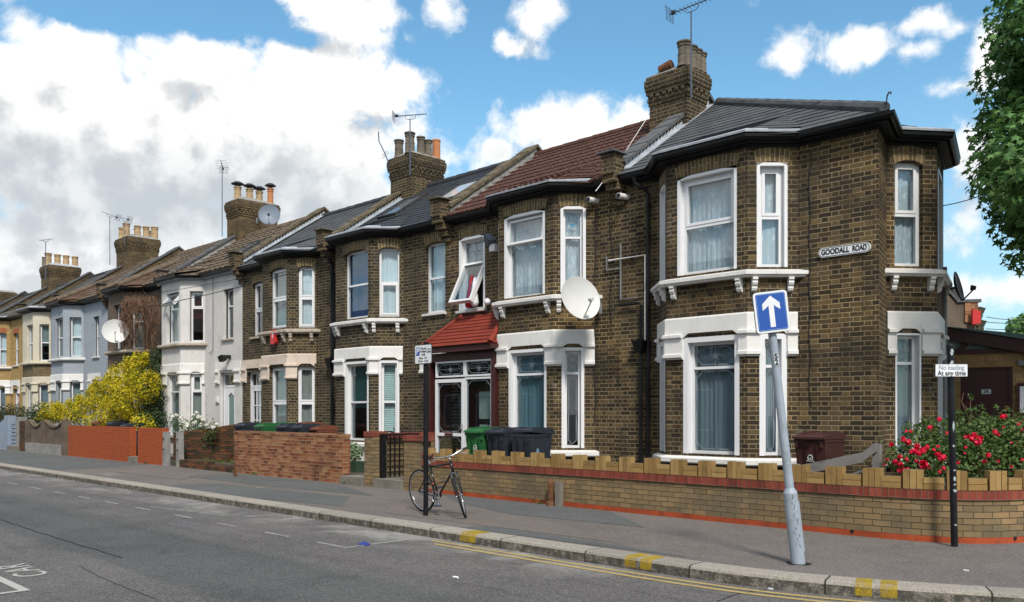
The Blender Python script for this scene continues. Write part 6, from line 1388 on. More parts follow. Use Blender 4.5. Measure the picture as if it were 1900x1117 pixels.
# no loading sign
q = Vector((*ground(1771, 1014), 0)); d0 = (q.y-q.x)*R2; pm = FPX/d0; T = thing('no_loading_sign', 'black sticker-scarred post with a white no loading plate by the roses', 'road sign', tuple(q))
tp = q+Vector((0, 0, (1014-641)/pm))-RT*(8/pm); ax = (tp-q).normalized()
m = MB(); m.tube([q-ax*.03, tp], .038, 16); m.tube([tp, tp+ax*.012], [.040, .036], 16); m.build('post', M_black, T)
cpos = q+ax*((1014-687.5)/pm); cpos = cpos-RT*(.5/pm); sx = RT; lean = UPV; fr = RT.cross(UPV).normalized(); cpos = cpos+fr*.045-RT*.012
m = MB(); lplate(m, rrect(.186, .072, .008), -.004, .002); m.build('sign_backing', M_grey, T); m = MB(); lplate(m, rrect(.182, .068, .007), .0018, .004); m.build('sign_face', M_signw, T)
text_mesh('lettering', 'No loading', .078, M_faint if 'M_faint' in globals() else M_greyp, T, lp(.0, .031, .0055), tuple(sx), (0, 0, 1), bold=.001, fit=.29); text_mesh('lettering', 'At any time', .078, M_ink, T, lp(.0, -.034, .0055), tuple(sx), (0, 0, 1), bold=.0012, fit=.325)
m = MB(); rnd = random.Random(12)
for zf, w, h in ((.985, .025, .10), (.93, .03, .07), (.62, .014, .15), (.52, .02, .03), (.40, .02, .02), (.36, .026, .06), (.33, .02, .03), (.30, .026, .04), (.13, .02, .02)):
    a = q+ax*(zf*2.33-.05)+fr*.0395; n = 7
    pts = [a+RT*(w*math.cos(2*math.pi*k/n)*rnd.uniform(.5, 1.1))+UPV*(h*.5*math.sin(2*math.pi*k/n)*rnd.uniform(.6, 1.1)) for k in range(n)]; m.poly(pts)
m.build('torn_stickers', M_torn, T)
# ------------------------------------------------------------------ bicycle
def bicycle():
    cx, cy = -10.56, 8.62; r = .335
    T = thing('bicycle', 'black single speed bicycle with brown saddle locked to the parking sign post', 'bicycle', (cx, cy, 0))
    from mathutils import Matrix
    leanM = Matrix.Rotation(math.radians(7), 3, 'X'); yaw = Matrix.Rotation(math.radians(-3), 3, 'Z')
    def B(p): return Vector((cx, cy, 0))+yaw @ (leanM @ Vector(p))
    RW = Vector((0, 0, r)); WB = 1.0; FWc = Vector((WB, 0, r)); BB = Vector((.42, 0, .275)); ST = Vector((.27, 0, .76)); HT = Vector((.80, 0, .815)); HB = Vector((.845, 0, .665))
    sa = (HB-HT).normalized(); steer = Matrix.Rotation(math.radians(41), 3, sa)
    def S(p): return HB+steer @ (Vector(p)-HB)
    t = lambda mb, pts, rr, n=8, f=B: mb.tube([f(p) for p in pts], rr, n)
    m = MB(); t(m, [BB, ST], .0145); t(m, [ST-Vector((-.01, 0, .03)), HT-Vector((0, 0, .02))], .0145); t(m, [BB, HB+Vector((-.01, 0, .03))], .016); t(m, [HT+Vector((-.008, 0, .02)), HB], .019)
    for s in (-1, 1): t(m, [RW+Vector((0, s*.06, 0)), RW+Vector((.2, s*.05, -.03)), BB+Vector((0, s*.03, 0))], .009); t(m, [RW+Vector((0, s*.06, 0)), ST+Vector((.02, s*.022, -.06))], .008)
    t(m, [BB+Vector((0, -.04, 0)), BB+Vector((0, .04, 0))], .022, 12); m.build('frame', M_bframe, T, True)
    def wheel(name, c, f, ax=Vector((0, 1, 0))):
        W = None; ring = lambda rr, k=44: [c+Vector((rr*math.cos(2*math.pi*j/k), 0, rr*math.sin(2*math.pi*j/k))) for j in range(k+1)]
        m = MB(); m.tube([f(c+Vector((0, -.05, 0))), f(c+Vector((0, -.02, 0))), f(c+Vector((0, .02, 0))), f(c+Vector((0, .05, 0)))], [.022, .014, .014, .022], 12); W = m.build(name, M_chrome, T)
        m = MB(); m.tube([f(p) for p in ring(r-.014)], .0155, 8, False); m.build('tyre', M_rub, W, True)
        m = MB(); m.tube([f(p) for p in ring(r-.036)], .0115, 8, False); m.build('rim', M_chrome, W, True)
        m = MB()
        for j in range(28):
            a = 2*math.pi*j/28; b = a+(.35 if j % 4 < 2 else -.35); s = .03 if j % 2 else -.03
            m.tube([f(c+Vector((.02*math.cos(b), s, .02*math.sin(b)))), f(c+Vector(((r-.04)*math.cos(a), 0, (r-.04)*math.sin(a))))], .0013, 3)
        m.build('spokes', M_chrome, W); return W
    rw = wheel('rear_wheel', RW, B); m = MB(); a0 = math.radians(205)
    m.tube([B(RW+Vector(((r-.07)*math.cos(a), -.008, (r-.07)*math.sin(a)))) for a in (a0, a0+.1, a0+.22)], .010, 6); m.build('spoke_reflector', M_signw, rw)
    f = lambda p: B(S(p)); wheel('front_wheel', FWc, f)
    m = MB()
    for s in (-1, 1): t(m, [HB+Vector((.012, s*.05, -.01)), HB+Vector((.03, s*.052, -.08)), FWc+Vector((-.02, s*.05, .10)), FWc+Vector((0, s*.05, 0))], [.013, .012, .010, .009], 8, f)
    t(m, [HB+Vector((.012, -.06, -.012)), HB+Vector((.012, .06, -.012))], .015, 8, f); m.build('fork', M_bframe, T, True)
    m = MB(); t(m, [HT+Vector((-.008, 0, 0)), HT+Vector((-.03, 0, .09))], .014, 8, f); sm = HT+Vector((-.03, 0, .09)); tip = sm+Vector((.09, 0, .015)); t(m, [sm, tip], .014, 8, f)
    t(m, [tip+Vector((-.10, -.29, .03)), tip+Vector((-.06, -.20, .025)), tip+Vector((0, -.07, 0)), tip+Vector((0, .07, 0)), tip+Vector((-.06, .20, .025)), tip+Vector((-.10, .29, .03))], .0125, 8, f); Hb = m.build('handlebar', M_chrome, T, True)
    for s in (-1, 1):
        m = MB(); t(m, [tip+Vector((-.075, s*.225, .027)), tip+Vector((-.10, s*.30, .03))], .017, 8, f); m.build('grip', M_rub, Hb)
        m = MB(); t(m, [tip+Vector((-.045, s*.17, .02)), tip+Vector((.02, s*.20, -.005)), tip+Vector((-.03, s*.29, -.02))], [.012, .008, .006], 6, f); m.build('brake_lever', M_chrome, Hb)
    m = MB(); t(m, [HB+Vector((.03, -.04, -.02)), HB+Vector((.045, 0, .01)), HB+Vector((.03, .04, -.02))], .010, 6, f); t(m, [HB+Vector((.03, -.035, -.02)), HB+Vector((.03, -.03, -.07))], .012, 6, f); t(m, [HB+Vector((.03, .035, -.02)), HB+Vector((.03, .03, -.07))], .012, 6, f); m.build('front_brake', M_chrome, T)
    m = MB(); t(m, [tip+Vector((0, -.05, .02)), tip+Vector((.09, -.05, -.05)), HB+Vector((.07, 0, .12)), HB+Vector((.04, 0, .02))], .0035, 5, f); t(m, [tip+Vector((0, .05, .02)), tip+Vector((.10, .03, -.06)), HT+Vector((.02, .03, -.06)), HT+Vector((-.2, .02, -.03))], .0035, 5); m.build('brake_cables', M_wire, T)
    m = MB(); t(m, [ST-Vector((-.005, 0, .02)), ST+Vector((-.025, 0, .11))], .0125, 8); SP = m.build('seat_post', M_chrome, T)
    m = MB(); sc_ = ST+Vector((-.03, 0, .125)); k = 10; secs = []
    for j in range(k+1):
        u = -.13+.27*j/k; wdt = .072*max(.0, 1-(j/k)*1.05)**.8+.020; wdt = wdt*(.55+.45*min(1, j/2)); zz = .012*math.cos(j*.7)+(.012 if j < 3 else 0)
        secs.append([B(sc_+Vector((u, wdt*math.cos(a), zz+.028*math.sin(a)))) for a in [2*math.pi*q/10 for q in range(10)]])
    i = len(m.v)
    for s in secs: m.v.extend(s)
    for j in range(k):
        for q in range(10): m.f.append((i+j*10+q, i+j*10+(q+1) % 10, i+(j+1)*10+(q+1) % 10, i+(j+1)*10+q)); m.uv.append(None)
    m.f.append(tuple(i+q for q in range(10))); m.f.append(tuple(i+k*10+q for q in reversed(range(10)))); m.uv += [None, None]; m.build('saddle', M_leather, T, True)
    m = MB(); ccl = BB+Vector((0, -.055, 0)); t(m, [ccl+Vector((.095*math.cos(a), 0, .095*math.sin(a))) for a in [2*math.pi*j/24 for j in range(25)]], .006, 5); t(m, [BB+Vector((0, -.07, 0)), BB+Vector((.06, -.072, -.05)), BB+Vector((.12, -.075, -.11))], .011, 6); t(m, [BB+Vector((0, .07, 0)), BB+Vector((-.12, .075, .11))], .011, 6)
    for j in range(5): a = 2*math.pi*j/5; t(m, [ccl, ccl+Vector((.09*math.cos(a), 0, .09*math.sin(a)))], .006, 5)
    CS = m.build('crankset', M_chrome, T)
    for c, s in ((BB+Vector((.12, -.12, -.11)), -1), (BB+Vector((-.12, .12, .11)), 1)):
        m = MB(); m.frustum(tuple(B(c)-Vector((0, 0, .012))), (.045, .045), tuple(B(c)+Vector((0, 0, .012))), (.045, .045)); m.build('pedal', M_galv, CS)
    m = MB(); t(m, [ccl+Vector((0, 0, .095)), RW+Vector((0, -.045, .035))], .004, 4); t(m, [ccl+Vector((0, 0, -.095)), RW+Vector((0, -.045, -.035))], .004, 4); m.build('chain', M_cowl, T)
    m = MB(); t(m, [ST+Vector((.0, -.03, -.10)), ST+Vector((-.09, -.03, -.08)), ST+Vector((-.10, 0, -.05))], .010, 6); m.build('rear_brake', M_chrome, T)
    L = thing('cable_lock', 'black cable lock with red band tying the bicycle to the black post', 'bicycle lock', (-10.1, 8.45, .5))
    pq = ground(790, 957); p0 = Vector((pq[0], pq[1], .50)); m = MB(); ring = [p0+Vector((.047*math.cos(a), .047*math.sin(a), .005*math.sin(a*2))) for a in [math.radians(g) for g in range(0, 361, 30)]]; m.tube(ring, .007, 6)
    a, b = B(BB.lerp(HB, .55)), B(FWc+Vector((-.28, 0, .21))); m.tube([p0+Vector((.047, 0, 0)), p0.lerp(a, .4)-Vector((0, 0, .03)), a+Vector((0, -.03, .03)), a+Vector((.02, -.03, .0)), a.lerp(b, .6)+Vector((0, -.02, 0)), b], .008, 6); m.build('cable', M_wire, L)
    m = MB(); c = p0.lerp(a, .28)-Vector((0, 0, .02)); d = (a-p0).normalized(); m.tube([c-d*.03, c+d*.03], .012, 8); m.build('red_band', M_alarm, L); m = MB(); m.tube([c-d*.09, c-d*.035], .017, 8); m.build('lock_body', M_ink, L)
bicycle()
# ------------------------------------------------------------------ litter
q = ground(676, 1011, -.12); m = MB(); 
rnd = random.Random(31); k = 7; G = [[Vector((q[0]+(i-3)*.027+rnd.uniform(-.006, .006), q[1]+(j-2)*.022+rnd.uniform(-.006, .006), -.114+(0 if i in (0, 6) or j in (0, 4) else rnd.uniform(.01, .045)))) for j in range(5)] for i in range(k)]
for i in range(k-1):
    for j in range(4): m.poly([G[i][j], G[i+1][j], G[i+1][j+1], G[i][j+1]])
i0 = 0; tag(m.build('crisp_packet', plain('blue_packet', (.03, .05, .24), .35, .3, 30)), 'crumpled blue packet lying in the parking bay', 'litter')
q = ground(1133, 1046, -.12); m = MB(); m.tube([(q[0]-.13, q[1]+.03, -.085), (q[0]+.0, q[1], -.085), (q[0]+.09, q[1]-.02, -.088), (q[0]+.13, q[1]-.03, -.09)], [.03, .034, .032, .014], 10); tag(m.build('plastic_bottle', plain('milky_plastic', (.45, .50, .62), .25, .15, 30, .6), None, True), 'crushed pale plastic bottle in the gutter', 'litter')
q = ground(845, 1074, -.12); m = MB(); m.tube([(q[0]-.03, q[1], -.105), (q[0]+.03, q[1]+.01, -.105)], .012, 8); tag(m.build('paper_cup', M_signw), 'small pale scrap lying on the open road', 'litter')
for px, py, l in ((1430, 1094, 'torn white paper scrap in the dark gutter below the leaning post'), (1793, 1060, 'tiny white scrap on the pavement near the black post'), (1595, 1094, 'white scrap by the right pair of kerb marks')):
    q = ground(px, py, -.12 if py > 1065 else 0); z = -.116 if py > 1065 else .004; m = MB(); m.box(q[0]-.025, q[0]+.02, q[1]-.012, q[1]+.012, z, z+.01); tag(m.build('paper_scrap', M_signw), l, 'litter', 'paper scraps')
# ------------------------------------------------------------------ plants
def leaves(mb, blobs, n, size, rnd, shell=.55, asp=.6, fold=.25, droop=0.0, zmin=.0):
    vol = [b[3]*b[4]*b[5] for b in blobs]; tot = sum(v**.67 for v in vol)
    for b, v in zip(blobs, vol):
        for _ in range(int(n*v**.67/tot)):
            while True:
                d = Vector((rnd.gauss(0, 1), rnd.gauss(0, 1), rnd.gauss(0, 1)))
                if d.length > .01: break
            d.normalize(); rr = (shell+(1-shell)*rnd.random()**.6)*rnd.uniform(.86, 1.10)
            bump = 1+.13*math.sin(d.x*7+b[0]*3)+.11*math.sin(d.z*8+b[1]*5+d.y*6)
            p = Vector((b[0]+d.x*b[3]*rr*bump, b[1]+d.y*b[4]*rr*bump, b[2]+d.z*b[5]*rr*bump))
            if p.z < zmin: continue
            nn = (d+Vector((rnd.gauss(0, .6), rnd.gauss(0, .6), rnd.gauss(0, .6)+.35))).normalized()
            t = nn.cross(Vector((rnd.gauss(0, 1), rnd.gauss(0, 1), rnd.gauss(0, 1)-droop))).normalized(); s = nn.cross(t)
            L = size*rnd.uniform(.65, 1.3); w = L*asp*.5; f = nn*(-L*fold*.4)
            a, c = p-t*L*.5, p+t*L*.5; m1, m2 = p+s*w+f, p-s*w+f
            i = len(mb.v); mb.v.extend([a, m1, c, m2]); mb.f.append((i, i+1, i+2, i+3)); mb.uv.append([(0, 0), (1, 0), (1, 1), (0, 1)])
def lobed(mb, blobs, n, size, rnd, shell=.6):
    # five pointed, palmate leaves
    vol = [b[3]*b[4]*b[5] for b in blobs]; tot = sum(v**.67 for v in vol)
    for b, v in zip(blobs, vol):
        for _ in range(int(n*v**.67/tot)):
            d = Vector((rnd.gauss(0, 1), rnd.gauss(0, 1), rnd.gauss(0, 1))).normalized(); rr = (shell+(1-shell)*rnd.random()**.5)*rnd.uniform(.88, 1.12)
            p = Vector((b[0]+d.x*b[3]*rr, b[1]+d.y*b[4]*rr, b[2]+d.z*b[5]*rr))
            nn = (d*.7+Vector((rnd.gauss(0, .5), rnd.gauss(0, .5), rnd.gauss(0, .4)+.75))).normalized(); t = nn.cross(Vector((rnd.gauss(0, 1), rnd.gauss(0, 1), rnd.gauss(0, 1)))).normalized(); s = nn.cross(t); L = size*rnd.uniform(.7, 1.25)
            pts = []
            for k, (g, r) in enumerate(((-90, .30), (-40, .52), (-8, .25), (25, .62), (55, .28), (90, .70), (125, .28), (155, .62), (188, .25), (220, .52))):
                a = math.radians(g); q = t*(math.sin(a)*r*L)+s*(math.cos(a)*r*L); pts.append(p+q-nn*(q.length**2/L)*.35)
            i = len(mb.v); mb.v.extend(pts); mb.f.append(tuple(range(i, i+10))); mb.uv.append([(0, 0)]*10)
def trunk(mb, base, top, r0, r1, limbs, rnd):
    b, t = Vector(base), Vector(top); pts = [b.lerp(t, k/6)+Vector((rnd.uniform(-.04, .04), rnd.uniform(-.04, .04), 0))*(k > 0) for k in range(7)]; mb.tube(pts, [r0+(r1-r0)*k/6 for k in range(7)], 10)
    for e in limbs:
        s = b.lerp(t, rnd.uniform(.45, .95)); e = Vector(e); mid = s.lerp(e, .5)+Vector((0, 0, (e-s).length*.12)); mb.tube([s, mid, e], [r1*.7, r1*.45, r1*.15], 6)
def petals(mb, c, r, rnd, n=14):
    for _ in range(n):
        d = Vector((rnd.gauss(0, 1), rnd.gauss(0, 1), rnd.gauss(0, 1))).normalized(); t = d.cross(Vector((rnd.gauss(0, 1), rnd.gauss(0, 1), rnd.gauss(0, 1)))).normalized(); s = d.cross(t); p = Vector(c)+d*r*rnd.uniform(.45, .85); k = r*rnd.uniform(.4, .62)
        i = len(mb.v); mb.v.extend([p-t*k-d*k*.3, p+s*k, p+t*k-d*k*.3, p-s*k]); mb.f.append((i, i+1, i+2, i+3)); mb.uv.append([(0, 0), (1, 0), (1, 1), (0, 1)])
def dp(px, py, d): l = (px-CX)/FPX*d; return Vector(((-d+l)*R2, (d+l)*R2, EYE+(HY-py)/FPX*d))
rnd = random.Random(21)
# street tree at the right
DT = 13.2; tb = dp(2010, 765, DT); T = thing('street_tree', 'tall leafy tree cut by the right edge of the photo beside the corner house', 'tree', (tb.x, tb.y, 0))
bl = []
for px, py, r in ((1895, 330, .72), (1862, 250, .52), (1880, 150, .62), (1905, 80, .55), (1925, 10, .6), (1838, 225, .30), (1870, 330, .48), (1858, 300, .36), (1888, 410, .45), (1905, 470, .36), (1930, 40, .8), (1960, -60, .9), (2000, 150, 1.1), (2000, 330, 1.1), (1990, 440, .7), (2080, 100, 1.2), (2100, 300, 1.1), (2060, -120, 1.0), (1925, 240, .75), (1935, 130, .7), (1925, 390, .55), (1900, 200, .5)):
    p = dp(px, py, DT+rnd.uniform(-.4, .6)); bl.append((p.x, p.y, p.z, r, r, r*.9))
for k in range(8):
    p = dp(rnd.uniform(1950, 2120), rnd.uniform(-100, 420), DT+rnd.choice((-1.5, 1.8))); bl.append((p.x, p.y, p.z, 1.0, 1.0, .9))
m = MB(); lobed(m, bl, 26000, .115, rnd, .35); m.build('crown', M_ltree, T); m = MB(); trunk(m, (tb.x, tb.y, -.05), (tb.x, tb.y, 6.2), .24, .10, [Vector(b[:3]) for b in bl[::2]], rnd); m.build('trunk', M_bark, T)
# far tree
DF = 42; tb = dp(1915, 765, DF); T = thing('tree', 'round distant green tree above the sloping extension roof', 'tree', (tb.x, tb.y, 0)); bl = []
for px, py, r in ((1900, 615, .8), (1885, 605, .45), (1910, 600, .6), (1930, 620, .9), (1895, 635, .7), (1960, 620, 1.0), (1880, 628, .4), (1920, 650, .9), (1940, 595, .6)):
    p = dp(px, py, DF+rnd.uniform(-.6, .6)); bl.append((p.x, p.y, p.z, r, r, r))
m = MB(); leaves(m, bl, 4200, .24, rnd, .5); m.build('crown', M_ltree, T); m = MB(); trunk(m, (tb.x, tb.y, 0), (tb.x, tb.y, 5.2), .2, .1, [], rnd); m.build('trunk', M_bark, T)
# golden shrub
def bx(px, py, Y, r, ry=None, rz=None): p = pt(px, py, Y); return (p.x, p.y, p.z, r, ry or r, rz or r)
T = thing('golden_shrub', 'large bright yellow shrub behind the orange wall', 'shrub', (-29.8, 12.0, .17)); m = MB()
bl = [bx(250, 690, 11.9, .52), bx(262, 672, 11.9, .34), bx(225, 705, 11.8, .52), bx(200, 730, 11.8, .60), bx(180, 742, 11.7, .5), bx(160, 755, 11.7, .5), bx(240, 740, 11.6, .7), bx(215, 770, 11.6, .7), bx(270, 720, 11.8, .55), bx(140, 765, 11.7, .5), bx(118, 765, 11.7, .55, None, .34), bx(98, 764, 11.7, .5, None, .34), bx(92, 775, 11.7, .5, None, .3), bx(265, 790, 11.6, .45), bx(180, 790, 11.6, .6), bx(262, 830, 11.7, .5), bx(205, 700, 12.0, .25), bx(185, 718, 11.9, .25)]
leaves(m, bl, 15500, .088, rnd, .5, .5)
for b in bl[:12]:
    for _ in range(7):
        a = rnd.uniform(0, 6.28); c = (b[0]+b[3]*.8*math.cos(a), b[1]+b[4]*.7*math.sin(a), b[2]+b[5]*rnd.uniform(.3, .95)); leaves(m, [(*c, .14, .14, .17)], 60, .08, rnd, .3, .5)
m.build('foliage', M_lyellow, T); m = MB()
for b in bl: m.tube([(b[0]*.3+-29.5*.7, 12.1, .1), (b[0]*.7-29.5*.3, 12.0, b[2]*.5), (b[0], b[1], b[2])], [.035, .025, .008], 5)
m.build('stems', M_bark, T)
T = thing('green_shrub', 'dark green shrub between the yellow shrub and the white house', 'shrub', (-29, 12.4, .17)); m = MB(); leaves(m, [bx(288, 690, 12.3, .45), bx(288, 740, 12.2, .5), bx(285, 780, 12.1, .6), bx(245, 672, 12.4, .38), bx(292, 660, 12.4, .3), bx(275, 820, 12.0, .5), bx(280, 715, 12.3, .5)], 4200, .09, rnd, .45); m.build('foliage', M_lgreen, T); m = MB(); p = pt(288, 740, 12.3); m.tube([(p.x, 12.3, .1), (p.x, 12.3, p.z)], [.05, .02], 6); m.build('stems', M_bark, T)
T = thing('green_shrub', 'small dark green shrub above the scooped rendered wall', 'shrub', (-37, 11.6, .17)); m = MB(); leaves(m, [bx(72, 762, 11.5, .42, None, .4), bx(62, 772, 11.5, .4, None, .3), bx(80, 775, 11.5, .45, None, .3), bx(70, 790, 11.5, .5)], 1700, .08, rnd, .5); m.build('foliage', M_lgreen, T)
T = thing('hedge', 'clipped brown green hedge above the blue wall at the far left', 'hedge', (-41, 11.6, .17)); m = MB(); leaves(m, [bx(x, 765+(x-20)**2*.012, 11.5, .6, .6, .42) for x in range(-24, 46, 8)]+[bx(x, 785, 11.5, .6, .6, .4) for x in range(-24, 46, 10)], 3600, .09, rnd, .5); m.build('foliage', M_lhedge, T)
# white rose
T = thing('white_rose_bush', 'low rose bush with white flowers under the pebbledashed house window', 'rose bush', (-25.8, 12.0, .17)); m = MB(); bl = [bx(330, 785, 12.0, .24), bx(350, 795, 12.0, .34), bx(370, 790, 11.9, .32), bx(390, 797, 11.9, .30), bx(366, 778, 12.0, .16), bx(345, 812, 11.9, .4), bx(380, 812, 11.9, .4)]; leaves(m, bl, 1500, .07, rnd, .4); m.build('foliage', M_lrose, T)
for px, py in ((321, 772), (327, 771), (333, 777), (336, 780), (341, 784), (345, 787), (357, 772), (365, 766), (368, 773), (371, 774), (377, 779), (359, 786), (352, 788), (373, 789), (384, 788), (389, 782), (396, 793), (402, 787), (378, 783), (364, 783), (347, 793)):
    m = MB(); p = pt(px, py, 11.72); petals(m, p, .085, rnd, 14); m.build('flower', M_petalw, T)
m = MB()
for b in bl: m.tube([(b[0], 12.0, .1), b[:3]], [.012, .006], 5)
m.build('stems', M_lgreen, T)
# crimson rose hedge
T = thing('red_rose_bush', 'rose bush full of crimson flowers behind the curved buff wall', 'rose bush', (-4.1, 12.0, .17)); m = MB()
bl = []
for px, py, r, d in ((1668, 850, .20, 11.6), (1700, 830, .26, 11.6), (1735, 815, .30, 11.7), (1760, 840, .34, 11.5), (1790, 800, .28, 11.9), (1815, 815, .34, 11.6), (1850, 810, .34, 11.7), (1885, 820, .36, 11.5), (1910, 830, .4, 11.6), (1700, 870, .3, 11.4), (1760, 870, .34, 11.4), (1820, 860, .36, 11.4), (1880, 862, .36, 11.4), (1825, 785, .17, 12.0), (1780, 770, .08, 12.0), (1865, 790, .2, 11.9), (1690, 800, .13, 11.7), (1722, 790, .16, 11.8), (1940, 800, .4, 11.8), (1960, 850, .4, 11.6), (1653, 858, .11, 11.5), (1800, 735, .05, 12.1)):
    p = dp(px, py, d); bl.append((p.x, p.y, p.z, r, r, r*.92))
leaves(m, bl, 10500, .058, rnd, .3, .55)
for _ in range(60):
    b = rnd.choice(bl[:13]); c = (b[0]+rnd.uniform(-1, 1)*b[3], b[1]+rnd.uniform(-1, 1)*b[4], b[2]+b[5]*rnd.uniform(.8, 1.35)); leaves(m, [(*c, .05, .05, .07)], 9, .05, rnd, .2, .55)
m.build('foliage', M_lrose, T)
m = MB()
for b in bl: m.tube([(b[0]*.9-.4, b[1]+.1, .1), (b[0]*.97-.1, b[1], b[2]*.6), b[:3]], [.014, .010, .004], 5)
a = dp(1775, 870, 11.9); m.tube([a, dp(1800, 815, 11.95), dp(1796, 772, 12.0), dp(1784, 745, 12.0), dp(1788, 728, 12.05)], [.010, .008, .007, .005, .003], 5); m.tube([dp(1820, 800, 11.9), dp(1805, 770, 12.0), dp(1786, 748, 12.0)], [.008, .006, .003], 5); m.build('stems', M_vine, T)
FL = [(1654, 824, .045), (1681, 800, .03), (1690, 800, .034), (1676, 815, .05), (1685, 820, .055), (1701, 828, .055), (1698, 838, .06), (1712, 836, .06), (1720, 830, .045), (1705, 842, .05), (1726, 794, .05), (1743, 778, .045), (1757, 804, .03), (1732, 835, .035), (1740, 829, .035), (1740, 843, .055), (1746, 850, .06), (1752, 848, .045), (1713, 862, .085), (1670, 848, .045), (1683, 852, .04), (1661, 857, .05), (1670, 862, .05), (1646, 852, .035), (1642, 862, .03), (1669, 874, .045), (1677, 871, .035), (1743, 876, .035), (1751, 869, .04), (1790, 811, .03), (1797, 810, .035), (1803, 814, .05), (1809, 808, .06), (1815, 820, .06), (1819, 813, .05), (1813, 822, .05), (1792, 830, .028), (1790, 841, .02), (1834, 845, .045), (1827, 856, .04), (1851, 856, .035), (1846, 802, .045), (1853, 806, .035), (1860, 773, .05), (1866, 772, .035), (1877, 821, .025), (1891, 789, .04), (1896, 799, .045), (1897, 854, .035), (1877, 866, .03), (1862, 792, .025), (1779, 858, .025), (1777, 859, .03), (1700, 855, .03), (1690, 838, .035), (1726, 868, .03), (1684, 870, .03), (1885, 876, .03), (1760, 881, .03)]
for px, py, r in FL:
    m = MB(); p = dp(px, py, 11.12 if py > 800 else 11.4); petals(m, p, r*.92, rnd, 18 if r > .04 else 11); m.build('flower', M_petal, T)
m = MB(); p = dp(1652, 862, 11.2); leaves(m, [(p.x, p.y, p.z, .06, .06, .06)], 8, .05, rnd, .2); m.build('fresh_leaf_tuft', M_lrose, T)
# potted plant
q = (-16.82, 11.7); T = thing('potted_plant', 'pale leafed plant in a green plastic trough by the multicoloured wall end', 'potted plant', (q[0], q[1], .17)); m = MB(); m.frustum((q[0], q[1], .17), (.20, .12), (q[0], q[1], .42), (.26, .16)); m.build('pot', plain('green_trough', (.05, .09, .06), .6, .15), T); m = MB(); leaves(m, [(q[0], q[1], .60, .24, .18, .24), (q[0]-.12, q[1], .72, .12, .12, .16)], 420, .085, rnd, .2, .5); m.build('foliage', M_lpot, T)
# dry creeper
T = thing('creeper', 'tangled dry brown creeper hanging over the brown rendered house', 'creeper', (-31.8, 12.4, 3.4)); m = MB()
for k in range(130):
    px = rnd.uniform(226, 292); top = rnd.uniform(546, 562) if px > 232 else rnd.uniform(552, 575); Y = 12.36 if px < 262 else rnd.uniform(12.4, 12.75)
    dens = 1-abs(px-258)/70; L = rnd.uniform(25, 95) if px < 275 else rnd.uniform(50, 140)
    p = pt(px, top, Y-.05); pts = [p]; zz = p.z; 
    for j in range(6): pts.append(Vector((p.x+rnd.uniform(-.33, .33), Y-.05+rnd.uniform(-.12, .05), zz-L/45*(j+1)/6+rnd.uniform(-.08, .08)))); 
    m.tube(pts, [.010, .009, .008, .007, .006, .005, .003], 3, False)
for k in range(210):
    px = rnd.uniform(222, 292); p = pt(px, rnd.uniform(546, 600), 12.3); d = Vector((rnd.uniform(-.35, .35), rnd.uniform(-.1, .05), rnd.uniform(-.2, .25))); m.tube([p, p+d*.5+Vector((0, 0, .04)), p+d], [.007, .006, .003], 3, False)
for k in range(30):
    px = rnd.uniform(205, 245); p = pt(px, rnd.uniform(575, 640), 12.1); d = Vector((rnd.uniform(-.3, .3), 0, rnd.uniform(-.5, -.1))); m.tube([p, p+d*.5+Vector((.08, 0, 0)), p+d], [.006, .005, .003], 3, False)
m.build('stems', M_vine, T)
# weeds along the kerb and walls
M_weed = leafmat('weed_leaf', [(0, (.05, .08, .02)), (1, (.16, .19, .05))])
m = MB()
for px, py in [(rnd.uniform(700, 790), 0) for _ in range(9)]+[(x, 0) for x in (402, 975, 1395, 1600, 1625)]:
    x = gX(px, 7.41); 
    for _ in range(26): a = Vector((x+rnd.gauss(0, .12), 7.42+rnd.uniform(-.03, .0), -.115)) if px < 1300 else None; 
    if px < 1300:
        leaves(m, [(x, 7.41, -.10, .13, .04, .05)], 26, .05, rnd, .1, .3)
for px in (638, 270, 395, 430, 470, 640, 1000):
    x = gX(px, 10.7); leaves(m, [(x, 10.72, .03, .18, .05, .07)], 34, .06, rnd, .1, .3)
o = m.build('weeds', M_weed); tag(o, 'small weeds and grass tufts in the gutter and at the foot of the walls', 'weeds', None, 'stuff')
m = MB()
for _ in range(40): leaves(m, [(rnd.uniform(-24, -21), rnd.uniform(11, 12.6), .20, .2, .12, .05)], 16, .07, rnd, .1, .3)
o = m.build('weeds', M_weed); tag(o, 'sparse weeds on the bare ground of the open garden', 'weeds', None, 'stuff')
# overhead wires
def wire(name, label, a, b, sag=.25, r=.008):
    m = MB(); a, b = Vector(a), Vector(b); m.tube([a.lerp(b, k/16)-Vector((0, 0, sag*4*(k/16)*(1-k/16))) for k in range(17)], r, 4); tag(m.build(name, M_wire), label, 'wire', 'overhead wires')
wire('telephone_wire', 'thin telephone wire crossing in front of the white house and the beige lintel house', pt(255, 572, 10.5), pt(612, 485, 12.5), .1, .010)
wire('telephone_wire', 'thin wire over the pebbledashed bay towards the left houses', pt(100, 566, 11.5), pt(470, 512, 12.4), .1, .008)
wire('telephone_wire', 'bluish wire between the corner house side bay and the street tree', dp(1748, 382, 15), dp(1845, 353, 14.2), .03, .008)
for k, (a, b) in enumerate((((1830, 588), (1905, 592)), ((1828, 597), (1905, 597)), ((1830, 610), (1905, 607)))):
    wire('telephone_wire', ('upper', 'middle', 'lower')[k]+' of the three far wires left of the distant tree', dp(a[0], a[1], 24), dp(b[0], b[1], 34), .05, .010)
